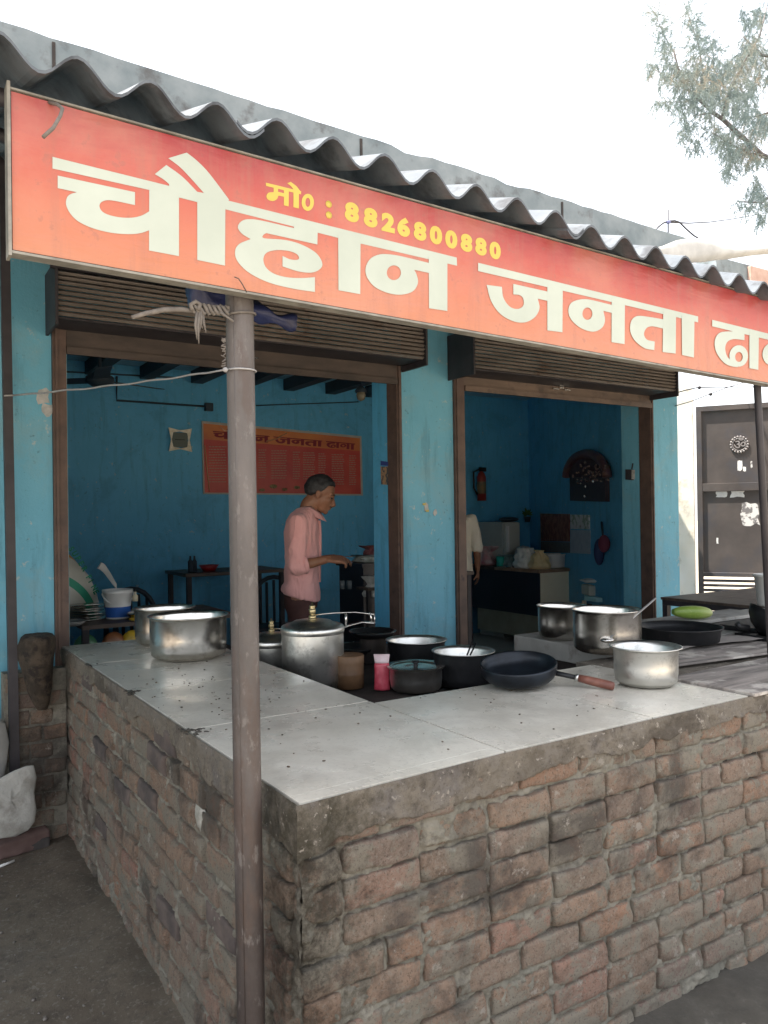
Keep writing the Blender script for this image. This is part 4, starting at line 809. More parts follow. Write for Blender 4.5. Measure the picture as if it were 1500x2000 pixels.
# pressure cookers
def cooker(label, c, r, h, side, scale=1.0):
    t = thing('pressure_cooker', label, 'pressure cooker', tuple(c), 'pressure cookers by the stove')
    pr = [(0.0001, 0), (r*0.88, 0), (r*0.97, 0.012), (r, 0.04), (r, h - 0.012), (r*0.995, h - 0.004), (r*0.96, h), (0.0001, h)]
    obj('body', MB().lathe(pr, c, 56, wob=0.002), M['alu'], t)
    lp = [(r*1.012, h - 0.030), (r*1.03, h - 0.020), (r*1.03, h - 0.008), (r*0.99, h + 0.004), (r*0.86, h + 0.012), (r*0.82, h + 0.008), (r*0.74, h + 0.012), (r*0.60, h + 0.026), (r*0.3, h + 0.034), (0.0001, h + 0.036)]
    obj('lid', MB().lathe(lp, c, 56), M['alu'], t)
    wz = h + 0.034; wc = (c[0] + 0.0*side[0], c[1], c[2] + wz)
    o = obj('whistle', MB().lathe([(0.0001,0),(0.014*scale,0),(0.014*scale,0.012*scale),(0.008*scale,0.014*scale),(0.008*scale,0.018*scale),(0.012*scale,0.02*scale),(0.013*scale,0.036*scale),(0.009*scale,0.038*scale),(0.011*scale,0.044*scale),(0.011*scale,0.05*scale),(0.004*scale,0.052*scale),(0.003*scale,0.062*scale),(0.0001,0.063*scale)], wc, 18), M['brass'], t)
    return t
cK = centre(612, 1349, 0.812, 0.14)
cK = Vector((cK.x, cK.y, 0.812)); tK = (cK - CC).dot(CF); rK = 60.5/FPX*tK
hK = (at(612, 1228, t=tK - rK*0.6).z - 0.812)
side = (CR.x, CR.y)
tk = cooker('tall dull aluminium pressure cooker beside the inner tile edge', cK, rK, hK, side, 1.25)
zt_ = cK.z + hK
def rp(d, dz, back=0.0): return Vector((cK.x + CR.x*d + CF.x*back, cK.y + CR.y*d + CF.y*back, zt_ + dz))
m_ = MB().tube([rp(0.01, 0.052), rp(0.10, 0.060), rp(0.20, 0.062), rp(rK + 0.115, 0.055), rp(rK + 0.145, 0.050)], 0.0035, 6); obj('lid_bar', m_, M['chrome'], tk)
m_ = MB().tube([rp(rK + 0.012, 0.058), rp(rK + 0.012, 0.0)], 0.006, 8); m_.tube([rp(rK + 0.125, 0.062), rp(rK + 0.135, 0.008)], 0.004, 6); m_.tube([rp(rK + 0.145, 0.055), rp(rK + 0.148, 0.0)], 0.003, 6); obj('catch', m_, M['chrome'], tk)
m_ = MB().tube([rp(rK - 0.005, -0.01), rp(rK + 0.04, 0.004), rp(rK + 0.09, 0.016), rp(rK + 0.145, 0.010)], [0.012, 0.013, 0.013, 0.012], 10, flat=0.45); obj('handle', m_, M['chrome'], tk)
m_ = MB()
for d, dz in ((0.035, 0.002), (0.055, 0.007), (0.115, 0.014), (0.130, 0.012)): m_.ball(rp(rK + d, dz, -0.006), 0.005, nu=8, nv=6)
obj('rivet', m_, M['black_iron'], tk)
c2 = centre(532, 1330, 0.812, 0.12); c2 = Vector((c2.x + 0.02, c2.y + 0.05, 0.812)); t2_ = (c2 - CC).dot(CF)
h2 = at(532, 1252, t=t2_ - 0.07).z - 0.812
t5 = cooker('smaller aluminium pressure cooker behind the post and the tall cooker', c2, 0.125, h2, side, 1.1)
m_ = MB().tube([Vector((c2.x, c2.y, c2.z + h2 + 0.05)), Vector((c2.x + CR.x*0.13, c2.y + CR.y*0.13, c2.z + h2 + 0.05))], 0.003, 6); obj('lid_bar', m_, M['chrome'], t5)

# pots on the stove
def stove_pot(label, px, pyrim, wpx, z, hgt, mt_out, mt_rim, content=None, group='blackened pots on the stove'):
    # rim centre pixel, width in px -> place so that the rim shows there
    zr = z + hgt; c0 = at(px, pyrim, z=zr); tt = (c0 - CC).dot(CF); r = wpx/2/FPX*tt; c = Vector((c0.x, c0.y, z))
    t = thing('cooking_pot', label, 'pot', tuple(c), group)
    obj('vessel', MB().lathe([(0.0001, 0), (r*0.75, 0), (r*0.85, 0.01), (r*0.90, 0.04), (r*0.93, hgt - 0.02), (r*0.95, hgt - 0.004)], c, 48, wob=0.004), M[mt_out], t)
    obj('rim', MB().lathe([(r*0.95, hgt - 0.005), (r, hgt - 0.001), (r, hgt + 0.003), (r*0.94, hgt + 0.001), (r*0.89, hgt - 0.012), (r*0.87, 0.04), (r*0.7, 0.014), (0.0001, 0.012)], c, 48, wob=0.003), M[mt_rim], t)
    if content: obj('contents', MB().lathe([(0.0001, 0), (r*0.87, 0)], (c.x, c.y, c.z + hgt*content[1]), 36), content[0], t)
    return t, c, r
dal = pm('yellow_dal', (0.42, 0.33, 0.14), (0.50, 0.42, 0.22), 12, 0.4)
stove_pot('soot black pot with a bright rim, nearest the teal pier', 813, 1249, 120, 0.815, 0.15, 'black_iron', 'alu', (dal, 0.62))
gr = pm('pale_gravy', (0.36, 0.33, 0.27), (0.44, 0.41, 0.36), 9, 0.35)
tP, cP, rP = stove_pot('soot black pot holding dark tongs beside the frying pan', 905, 1271, 124, 0.815, 0.155, 'black_iron', 'alu', (gr, 0.6))
t = thing('tongs', 'pair of dark metal tongs standing in the black pot', 'tongs', tuple(cP))
for dx, tp in ((0, (923, 1252)), (1, (930, 1256))):
    a_ = at(912 + 6*dx, 1280, t=(cP - CC).dot(CF) - 0.02); b2 = at(*tp, t=(cP - CC).dot(CF) + 0.0)
    m_ = MB().tube([a_, b2], [0.005, 0.006], 8, flat=0.5); obj('arm', m_, M['black_iron'], t)
# lidded steel bowl with a knob
zb = 0.815; c0 = at(812, 1300, z=zb + 0.105); tt = (c0 - CC).dot(CF); r = 57/FPX*tt; c = Vector((c0.x, c0.y, zb))
t = thing('lidded_pot', 'low steel pot with a flat knobbed lid in front of the black pots', 'pot', tuple(c))
obj('vessel', MB().lathe([(0.0001, 0), (r*0.78, 0), (r*0.86, 0.012), (r*0.90, 0.05), (r*0.90, 0.09), (r*0.98, 0.101), (r*1.0, 0.105)], c, 48), M['alu'], t)
obj('lid', MB().lathe([(r*1.0, 0.106), (r*0.98, 0.110), (r*0.82, 0.104), (r*0.78, 0.100), (r*0.3, 0.104), (0.0001, 0.105)], c, 48), M['steel'], t)
obj('knob', MB().lathe([(0.012, 0.104), (0.008, 0.112), (0.018, 0.120), (0.018, 0.126), (0.0001, 0.129)], c, 18), M['black_iron'], t)
# round tin behind the cooker
zb = 0.812; c0 = at(683, 1278, z=zb + 0.15); tt = (c0 - CC).dot(CF); r = 27/FPX*tt; c = Vector((c0.x, c0.y, zb))
t = thing('round_tin', 'rusty orange round tin to the right of the tall cooker', 'tin', tuple(c))
rt = pm('rusty_tin', (0.10, 0.055, 0.028), (0.18, 0.10, 0.05), 9, 0.55, 0.3, c3=(0.07, 0.05, 0.04), s3=12)
obj('body', MB().lathe([(0.0001, 0), (r, 0), (r, 0.06), (r*1.02, 0.064), (r, 0.068), (r, 0.115)], c, 36), rt, t)
obj('lid', MB().lathe([(r*1.03, 0.112), (r*1.03, 0.145), (r*0.97, 0.150), (r*0.9, 0.146), (0.0001, 0.148)], c, 36), rt, t)
# two black frying pans stacked behind
for i, (px, py, wp, z_, lb) in enumerate(((700, 1262, 100, 0.86, 'black flat pan with a bright edge lying behind the round tin'), (728, 1232, 92, 0.95, 'upper black pan resting behind the cooker handle'))):
    c0 = at(px, py, z=z_ + 0.03); tt = (c0 - CC).dot(CF); r = wp/2/FPX*tt; c = Vector((c0.x, c0.y, z_))
    t = thing('frying_pan', lb, 'pan', tuple(c), 'black pans behind the cooker')
    obj('vessel', MB().lathe([(0.0001, 0), (r*0.8, 0), (r*0.97, 0.022), (r, 0.032), (r*0.95, 0.024), (r*0.78, 0.006), (0.0001, 0.005)], c, 40), M['black_iron'], t)
    obj('rim', MB().lathe([(r*0.985, 0.031), (r*1.0, 0.0335), (r*1.012, 0.031)], c, 40), M['chrome'], t)
    if z_ < 0.9: obj('stand', MB().lathe([(r*0.5, -0.055), (r*0.6, -0.0005)], c, 20), M['soot'], t)
    else: obj('stand', MB().lathe([(r*0.5, -0.14), (r*0.6, -0.0005)], c, 20), M['soot'], t)

# pink plastic bag of something
def bag(name, label, c, r, h, mt, neck=0.35, seed=0, cat_='bag', group=None, tie=0.62, flare=0.5, sq=1.0):
    mb = MB(); rings = []; K = 22; n = 40
    for i in range(K + 1):
        f = i / K; z = h*f
        rr = r*(0.72 + 0.35*math.sin(math.pi*min(1, f/tie)*0.75 + 0.35)) if f < tie else r*(neck + flare*(f - tie)/(1 - tie))
        if f < tie: 
            k_ = f/tie; rr = r*((1 - k_**3.0)*1.0 + k_**3.0*neck)*(0.86 + 0.14*math.sin(math.pi*min(1, k_*2.2)))
        ring = []
        for k in range(n):
            an = 2*math.pi*k/n; w_ = 0.10 + 0.20*(f > tie*0.6)*(f)
            q = 1 + w_*math.sin(9*an + seed + 3*f) * 0.6 + w_*noise.noise(Vector((math.cos(an)*2.4, math.sin(an)*2.4, f*3 + seed)))*1.5
            ring.append((c[0] + rr*q*math.cos(an), c[1] + rr*q*math.sin(an)*sq, c[2] + z + (0.10*r*noise.noise(Vector((an*2, f, seed))) if i == K else 0)))
        rings.append(ring)
    mb.loft(rings); return tag(obj(name, mb, mt, org=c), label, cat_, group)
pk = pm('pink_film', (0.45, 0.03, 0.06), (0.60, 0.10, 0.14), 14, 0.25, 0.3)
c0 = at(747, 1350, z=0.812); c = Vector((c0.x + 0.02, c0.y + 0.035, 0.812))
t = thing('pink_bag', 'glossy pink plastic packet standing on the stove edge', 'bag', tuple(c))
tt = (c - CC).dot(CF)
m_ = MB(); rings = []
for i in range(17):
    f = i/16; wd = 0.038*(1 - 0.12*math.sin(math.pi*min(1, f*1.15))) if f < 0.72 else 0.031 + 0.006*((f - 0.72)/0.28); dp = 0.024*(1 - f)**0.6 + 0.003
    ring = []
    for k in range(20):
        an = 2*math.pi*k/20; q = 1 + 0.15*math.sin(7*an + f*9)
        ring.append(Vector((c.x, c.y, c.z + 0.16*f)) + Vector(CR)*wd*math.cos(an) + F0*dp*q*math.sin(an))
    rings.append(ring)
m_.loft(rings[:13]); obj('packet', m_, pk, t); m_ = MB().loft(rings[12:]); obj('gathered_top', m_, pm('pale_pink_film', (0.62, 0.45, 0.47), (0.74, 0.60, 0.62), 20, 0.3, 0.4), t)
# loose iron bits on the stove front
m_ = MB(); m_.box((1.50, 2.37, 0.812), (1.95, 2.39, 0.83)); m_.tube([(1.55, 2.44, 0.82), (2.0, 2.40, 0.822), (2.3, 2.37, 0.82)], 0.012, 8)
tag(obj('iron_bar', m_, M['soot']), 'sooty iron bars lying along the stove edge', 'bar')

# big frying pan with wooden handle, tilted on its round base
c0 = at(1014, 1334, z=0.965); tt = (c0 - CC).dot(CF); r = 75/FPX*tt
t = thing('handled_pan', 'big black frying pan with a brown wooden handle on the tiles', 'pan', tuple(c0))
vd = Vector((c0.x, c0.y, 0)).normalized(); ax = (CR - Vector((0, 0, CR.z))).normalized()
tl = Matrix.Rotation(R(-3), 4, vd) @ Matrix.Rotation(R(8), 4, ax)
zc = 0.951 + 0.055*1.0
cc = Vector((c0.x + vd.x*0.02, c0.y + vd.y*0.02, 0.973))
pr = [(0.0001, 0), (r*0.70, 0.0), (r*0.83, 0.006), (r*0.93, 0.020), (r*0.985, 0.04), (r*1.0, 0.062), (r*0.99, 0.069), (r*0.95, 0.067), (r*0.93, 0.045), (r*0.80, 0.016), (0.0001, 0.010)]
obj('vessel', MB().lathe(pr, cc, 56, M=tl, wob=0.004), pm('pan_iron', (0.008, 0.010, 0.014), (0.022, 0.030, 0.042), 7, 0.38, 0.3, metal=0.5, dist=0.003), t)
hs = at(1078, 1313, t=tt + 0.0); hm = at(1125, 1323, t=tt - 0.02); he = at(1200, 1341, t=tt - 0.08)
m_ = MB().tube([hs, (hs + hm)/2, hm], [0.015, 0.013, 0.013], 12, flat=0.7); obj('shank', m_, M['black_iron'], t)
m_ = MB().tube([hm + (hs - hm)*0.02, hm + (he - hm)*0.07], 0.0135, 14); obj('ferrule', m_, M['alu'], t)
wd_ = pm('handle_wood', (0.15, 0.055, 0.040), (0.24, 0.10, 0.07), 18, 0.5, 0.2)
d_ = he - hm
m_ = MB().tube([hm + d_*f for f in (0.07, 0.3, 0.6, 0.9, 0.98, 1.0)], [0.0135, 0.0155, 0.0165, 0.0165, 0.0145, 0.008], 16); obj('wooden_grip', m_, wd_, t)

# wide black griddle pan and the dark wok at the right edge
c0 = at(1328, 1222, z=1.045); tt = (c0 - CC).dot(CF); r = 80/FPX*tt; c = Vector((c0.x, c0.y, 0.9735))
t = thing('griddle_pan', 'wide flat black pan at the back of the slab with the gourd behind', 'pan', tuple(c))
obj('vessel', MB().lathe([(0.0001, 0), (r*0.86, 0), (r*0.90, 0.006), (r*0.93, 0.05), (r*0.99, 0.066), (r, 0.072), (r*0.96, 0.070), (r*0.89, 0.05), (r*0.85, 0.03), (0.0001, 0.03)], c, 56), M['black_iron'], t)
# back ledge under the gourd
t = thing('back_ledge', 'grey plank ledge behind the griddle pan', 'ledge', (3.9, 2.75, 0.974))
m_ = MB(); m_.box((3.42, 2.70, 0.992), (4.5, 2.86, 1.012), bev=0.003); obj('board', m_, M['concrete'], t)
m_ = MB(); m_.box((3.46, 2.71, 0.9735), (4.45, 2.85, 0.991)); obj('support', m_, M['soot'], t)
gp = at(1352, 1203, Y=2.755); 
t = thing('bottle_gourd', 'light green bottle gourd lying behind the black griddle pan', 'vegetable', (gp.x, gp.y, 1.012))
ga = Vector((0.93, -0.36, -0.06)).normalized(); L = 0.232; pts = []; rs = []
g0 = Vector((gp.x, gp.y, 1.012 + 0.040))
for i in range(17):
    f = i/16; pts.append(g0 + ga*L*(f - 0.5)); rs.append(0.037*(math.sin(math.pi*min(1, max(0.03, f*0.97 + 0.015)))**0.33)*(0.90 + 0.14*f))
m_ = MB().tube(pts, rs, 24)
def mat_gourd():
    m, t_, b = mk('gourd_skin'); co = wpos(t_); s = N(t_, 'ShaderNodeVectorMath', operation='DOT_PRODUCT'); t_.links.new(co, s.inputs[0]); s.inputs[1].default_value = ga
    mr = N(t_, 'ShaderNodeMapRange'); t_.links.new(s.outputs['Value'], mr.inputs[0]); k0 = g0.dot(ga); mr.inputs[1].default_value = k0 - L/2; mr.inputs[2].default_value = k0 + L/2
    c_ = ramp(t_, mr.outputs[0], [(0, (0.16, 0.26, 0.04)), (0.55, (0.20, 0.30, 0.05)), (0.85, (0.34, 0.42, 0.13)), (1, (0.42, 0.48, 0.22))])
    c_ = mix(t_, ramp(t_, noise_node(t_, co, 60, 4, 0.6), [(0.55, 0.0), (0.7, 0.5)]), c_, (0.32, 0.40, 0.12)); t_.links.new(c_, b.inputs['Base Color']); b.inputs['Roughness'].default_value = 0.4; return m
obj('fruit', m_, mat_gourd(), t)
wk = at(1502, 1222, t=3.95)
t = thing('dark_wok', 'dark round iron wok tipped up at the right edge', 'wok', tuple(wk))
obj('bowl', MB().lathe([(0.0001, -0.075), (0.05, -0.072), (0.10, -0.048), (0.135, -0.01), (0.15, 0.03), (0.146, 0.03), (0.13, -0.005), (0.09, -0.04), (0.0001, -0.066)], wk + Vector((0.05, 0.0, 0.0)), 40, M=Matrix.Rotation(R(28), 4, 'Y') @ Matrix.Rotation(R(20), 4, 'X')), M['black_iron'], t)
obj('handle', MB().tube([wk - CR*0.10 + Vector((0, 0, -0.01)), wk - CR*0.15 + Vector((0, 0, -0.004)), wk - CR*0.16 + Vector((0, 0, 0.012))], 0.014, 10), M['black_iron'], t)
obj('foot', MB().box((wk.x - 0.09, wk.y - 0.09, 0.974), (wk.x + 0.2, wk.y + 0.12, wk.z - 0.062), bev=0.01), M['black_iron'], t)
m_ = MB().box((3.75, 2.40, 0.974), (4.1, 2.66, 1.000), bev=0.006); tag(obj('black_tray', m_, M['black_iron']), 'low black tray under the tipped wok', 'tray')

# dark table behind with a white bucket
t = thing('dark_table', 'dark wooden table behind the slab in front of the end pier', 'table', (4.9, 3.4, 0))
A_ = at(1290, 1166, z=1.0); x0, x1, y0, y1 = A_.x, A_.x + 1.35, 2.72, A_.y
for k in range(4):
    a = x0 + (x1 - x0)*k/4; b = x0 + (x1 - x0)*(k + 1)/4 - 0.004; obj('plank', MB().box((a, y0, 0.982), (b, y1, 1.0), bev=0.002), M['wood_dark'], t)
obj('frame_rail', MB().box((x0 + 0.006, y0 + 0.01, 0.945), (x0 + 0.04, y1 - 0.01, 0.981)), M['darksteel'], t)
obj('frame_rail', MB().box((x0 + 0.04, y1 - 0.05, 0.945), (x1 - 0.01, y1 - 0.01, 0.981)), M['darksteel'], t)
for (lx, ly) in ((x0 + 0.006, y1 - 0.05), (x0 + 0.006, y0 + 0.01), (x1 - 0.06, y1 - 0.05), (x1 - 0.06, y0 + 0.01), (x0 + 0.006, (y0 + y1)/2 + 0.12)):
    obj('leg', MB().box((lx, ly, 0), (lx + 0.04, ly + 0.04, 0.944)), M['darksteel'], t)
wb = at(1510, 1183, z=1.001)
t = thing('white_bucket', 'white plastic bucket on the dark table at the right edge', 'bucket', tuple(wb))
obj('bucket_body', MB().lathe([(0.0001, 0), (0.085, 0), (0.09, 0.01), (0.108, 0.185), (0.116, 0.187), (0.116, 0.198), (0.108, 0.2), (0.103, 0.19), (0.085, 0.012), (0.0001, 0.008)], wb, 40), M['white_pl'], t)
obj('handle', MB().tube([wb + Vector((0.11*math.cos(a_*math.pi/10), -0.02 - 0.10*math.sin(a_*math.pi/10)*0.4, 0.18 - 0.09*math.sin(a_*math.pi/10))) for a_ in range(11)], 0.003, 6), M['cord'], t)

# ------------------------------------------------------------------ left foreground bits
t = thing('clay_hearth', 'brown clay daubed lump at the far end of the counter by the blue wall', 'clay hearth', (0.66, 4.1, 0))
m_ = MB(); rings = []
def clay(py, pxl, pxr, dp, sd):
    cl = at(pxl, py, Y=4.15); cr_ = at(pxr, py, Y=4.15); cx = (cl.x + cr_.x)/2; rx = (cr_.x - cl.x)/2; z_ = cl.z
    return [(cx + rx*math.cos(2*math.pi*k/22)*(1 + 0.16*noise.noise(Vector((math.cos(2*math.pi*k/22)*2, z_*11, sd)))), 4.17 + dp*math.sin(2*math.pi*k/22), z_ + 0.008*noise.noise(Vector((k*0.7, z_*9, 2)))) for k in range(22)]
for i, (py, l, r_, dp) in enumerate(((1388, 74, 94, 0.03), (1376, 66, 98, 0.05), (1352, 54, 102, 0.08), (1322, 45, 104, 0.10), (1290, 37, 105, 0.12), (1265, 35, 109, 0.125), (1250, 39, 110, 0.13), (1243, 48, 104, 0.11), (1240, 62, 90, 0.06))): rings.append(clay(py, l, r_, dp, 3))
m_.loft(rings)
obj('clay_body', m_, pm('dry_clay', (0.05, 0.037, 0.026), (0.10, 0.075, 0.052), 12, 0.95, 1.0, lo=0.42, hi=0.58, dist=0.03, c3=(0.03, 0.022, 0.018), s3=18, f3=(0.5, 0.6)), t)
# loose brick at the foot of the dark post
bm_ = brick_mesh(200, L=0.24, H=0.075, Dp=0.11); bm_.materials.append(pm('purple_brick', (0.12, 0.075, 0.068), (0.17, 0.11, 0.10), 12, 0.9, 0.5))
o = link('loose_brick', bm_, None); o.location = (LP[0].x + 0.03, LP[0].y - 0.06, 0.045); o.rotation_euler = (0.05, -0.06, 0.16); tag(o, 'loose purple brown brick holding the foot of the dark square post', 'brick')
m_ = MB().box((0.40, LP[0].y - 0.05, 0.003), (0.66, LP[0].y + 0.10, 0.058), bev=0.012)
tag(obj('stone_block', m_, pm('dark_stone', (0.05, 0.045, 0.045), (0.09, 0.08, 0.075), 9, 0.9, 0.5)), 'dark stone behind the loose brick on the ground', 'stone')
# pale plastic sheet drooping from the left
def sheet(name, label, outline, Yb, mt, th=0.03, seed=0):
    mb = MB(); n = len(outline); cx = sum(p[0] for p in outline)/n; cy = sum(p[1] for p in outline)/n; rings = []
    for j, (s, dy) in enumerate(((1, 0.02), (1.0, 0.0), (0.96, -0.006), (0.75, -0.012), (0.4, -0.018), (0.05, -0.016))):
        rings.append([at(cx + (p[0] - cx)*s, cy + (p[1] - cy)*s, Y=Yb + dy + 0.02*noise.noise(Vector((p[0]*0.03, p[1]*0.03, seed + s*3)))*(1 if s < 1 else 0.3)) for p in outline])
    mb.loft(rings); return tag(obj(name, mb, mt), label, 'sheet', 'pale sheets at the left edge')
sheet('pale_sack', 'pale folded plastic sheet hanging behind the dark square post', [(-90, 1530), (-30, 1525), (0, 1520), (25, 1506), (50, 1496), (66, 1494), (72, 1518), (67, 1548), (71, 1580), (68, 1605), (55, 1622), (30, 1634), (0, 1638), (-90, 1645)], 3.95, pm('dull_sheet', (0.36, 0.36, 0.335), (0.46, 0.455, 0.43), 9, 0.8, 0.4, dist=0.02, c3=(0.28, 0.27, 0.245), s3=7, f3=(0.52, 0.66)), seed=1)
sheet('grey_sack', 'greyish cement sack above the pale sheet by the blue wall', [(-80, 1385), (-20, 1400), (10, 1412), (18, 1450), (12, 1500), (2, 1535), (-30, 1545), (-80, 1550)], 4.15, M['concrete'], seed=2)
m_ = MB().tube([at(0, 1692, z=0.012), at(28, 1681, z=0.014)], 0.006, 7); tag(obj('white_stick', m_, M['white_pl']), 'short white stick lying on the ground at the left edge', 'stick')
m_ = MB(); rn = random.Random(9)
for k in range(60):
    px, py = rn.uniform(0, 330), rn.uniform(1650, 1990); p = at(px, py, z=0.012)
    if p.x > 0.70: continue
    s = rn.uniform(0.003, 0.010); m_.ball((p.x, p.y, 0.010), (s, s*0.7, s*0.5), Matrix.Rotation(rn.random()*6, 3, 'Z'), 6, 4)
for k in range(70):
    x = rn.uniform(1.2, 3.4); y = rn.uniform(1.25, 1.62); s = rn.uniform(0.004, 0.014); m_.ball((x, y, 0.014), (s, s*0.8, s*0.6), Matrix.Rotation(rn.random()*6, 3, 'Z'), 6, 4)
stuff(tag(obj('pebbles', m_, pm('pebble', (0.08, 0.07, 0.06), (0.22, 0.2, 0.18), 40)), 'small pebbles and bits of rubble strewn on the earth', 'pebbles'))
# ------------------------------------------------------------------ inside the left room
BW = 7.598
def backp(px, py, y=BW): return at(px, py, Y=y)
def panel(mb, quad_px, y, th=0.006):
    P_ = [at(px, py, Y=y) for px, py in quad_px]      # tl, tr, br, bl
    f = [Vector((p.x, y, p.z)) for p in P_]; b = [Vector((p.x, y + th, p.z)) for p in P_]
    mb.add(f + b, [(0,3,2,1)[::-1], (4,5,6,7)[::-1], (0,1,5,4), (1,2,6,5), (2,3,7,6), (3,0,4,7)]); return f
t = thing('menu_banner', 'wide orange and red menu banner on the back wall behind the man', 'banner', tuple(backp(550, 968)))
m_ = MB(); q = panel(m_, [(394, 822), (706, 852), (709, 968), (397, 965)], 7.585, 0.008); obj('backing', m_, pm('banner_edge', (0.36, 0.36, 0.32), (0.45, 0.44, 0.40), 9), t)
m_ = MB(); panel(m_, [(398, 858), (703, 881), (705, 965), (400, 962)], 7.581, 0.003); obj('lower_print', m_, pm('banner_red', (0.42, 0.035, 0.035), (0.55, 0.075, 0.05), 2.2, 0.4, 0.3, dist=0.02), t)
m_ = MB(); panel(m_, [(397, 827), (703, 856), (703, 881), (398, 858)], 7.581, 0.003); obj('upper_print', m_, pm('banner_orange', (0.62, 0.22, 0.05), (0.50, 0.13, 0.05), 2.0, 0.4, 0.3, dist=0.02), t)
# the shop name again on the banner, dark red
x0_, x1_ = backp(412, 850).x, backp(700, 870).x; zt0, zt1 = backp(412, 838).z, backp(700, 862).z
mb = MB(); xa_, xb_ = 0.26, 3.05
for nm, pieces in GLYPHS:
    for j, loops in enumerate(pieces):
        loops_mb(mb, loops, lambda u, v, d: (x0_ + (u - xa_)/(xb_ - xa_)*(x1_ - x0_), 7.578 - d - 0.0004*(j % 3), zt0 + (zt1 - zt0)*((u - xa_)/(xb_ - xa_)) + (v - 2.36 + 0.0246*(u - 0.2))*0.48), 0.0002)
obj('title', mb, pm('banner_title', (0.22, 0.02, 0.03)), t)
rn = random.Random(5)
mb = MB()
for cx0, cx1 in ((408, 442), (505, 520), (530, 560), (572, 586), (592, 615), (622, 636), (648, 672), (682, 696)):
    for k in range(14):
        py = 872 + k*5.3 + (cx0 - 400)*0.065*(1 - k/18)
        if cx0 > 500 and cx0 < 620 and k > 11: continue
        px = cx0; 
        while px < cx1 - 2:
            w_ = rn.uniform(2, 6); a = at(px, py + 0.8, Y=7.5795); b = at(min(px + w_, cx1), py - 0.8, Y=7.5795); mb.box((a.x, 7.5785, a.z), (b.x, 7.5797, b.z)); px += w_ + 1.3
stuff_l = obj('menu_lines', mb, pm('faded_print', (0.40, 0.24, 0.17)), t); stuff(stuff_l)
mb = MB()
for px, py, rr in ((512, 957, 9), (534, 950, 12), (556, 956, 9), (580, 952, 10), (600, 955, 8)):
    c = at(px, py, Y=7.577); mb.lathe([(0.0001, 0.002), (rr/281*0.9, 0.002), (rr/281, 0), (0.0001, 0)], (c.x, 7.577, c.z), 20, Matrix.Diagonal((1, 1, 0.5, 1)) @ Matrix.Rotation(math.pi/2, 4, 'X'))
obj('dish_picture', mb, pm('dish_print', (0.07, 0.05, 0.03), (0.35, 0.27, 0.12), 60), t)
mb = MB(); 
for a_, b_2 in (((400, 870), (409, 958)), ((520, 862), (560, 846)), ((430, 834), (446, 842))):
    mb.tube([at(*a_, Y=7.578), at((a_[0] + b_2[0])/2, (a_[1] + b_2[1])/2 + 3, Y=7.572), at(*b_2, Y=7.578)], 0.006, 6)
obj('crease', mb, pm('crease_sheen', (0.55, 0.30, 0.16), rough=0.3), t)
# wall clock with mirrored corners
c = backp(352, 859, 7.57); s_ = 20.5/FPX*((c - CC).dot(CF))*1.12
t = thing('wall_clock', 'small square wall clock with silvered pointed frame', 'clock', (c.x, 7.57, c.z - s_))
mb = MB(); mb.box((c.x - s_*0.66, 7.571, c.z - s_*0.62), (c.x + s_*0.66, 7.597, c.z + s_*0.62)); obj('face', mb, pm('clock_face', (0.14, 0.17, 0.15)), t)
pe = pm('silver_frame', (0.75, 0.68, 0.50), (0.95, 0.90, 0.75), 30, 0.3)
for k in range(4):
    mb = MB(); Rm = Matrix.Rotation(k*math.pi/2, 3, 'Y')
    pts = [Vector(p) for p in ((-s_*0.62, -0.004, s_*0.60), (0, -0.004, s_*0.72), (s_*0.62, -0.004, s_*0.60), (s_, -0.012, s_), (0, -0.012, s_*0.80), (-s_, -0.012, s_))]
    vs = [Rm @ p + Vector((c.x, 7.571, c.z)) for p in pts] + [Rm @ (p + Vector((0, 0.012, 0))) + Vector((c.x, 7.571, c.z)) for p in pts]
    mb.add(vs, [(0,1,4,5), (1,2,3,4), (6,11,10,7), (7,10,9,8)] + [(i, (i+1) % 6, (i+1) % 6 + 6, i + 6) for i in range(6)]); obj('frame_piece', mb, pe, t)
mb = MB(); mb.box((c.x - s_*0.45, 7.566, c.z - 0.003), (c.x + s_*0.1, 7.570, c.z + 0.003)); mb.box((c.x - 0.002, 7.565, c.z - 0.002), (c.x + s_*0.4, 7.5695, c.z + 0.003)); obj('clock_hand', mb, M['black_iron'], t)
# electric conduit on the back wall
mb = MB(); mb.tube([backp(228, 735, 7.585), backp(228, 782, 7.585), backp(405, 794, 7.585)], 0.010, 6); mb.tube([backp(130, 726, 7.585), backp(350, 738, 7.585)], 0.008, 6); mb.tube([backp(500, 792, 7.585), backp(700, 785, 7.585)], 0.006, 6)
tag(obj('wiring_conduit', mb, M['beam']), 'dark electric conduit running across the upper back wall', 'conduit')
c = backp(408, 795, 7.57); tag(obj('junction_box', MB().box((c.x - 0.04, 7.55, c.z - 0.04), (c.x + 0.04, 7.597, c.z + 0.04), bev=0.005), M['beam']), 'small dark junction box on the back wall above the banner', 'junction box')
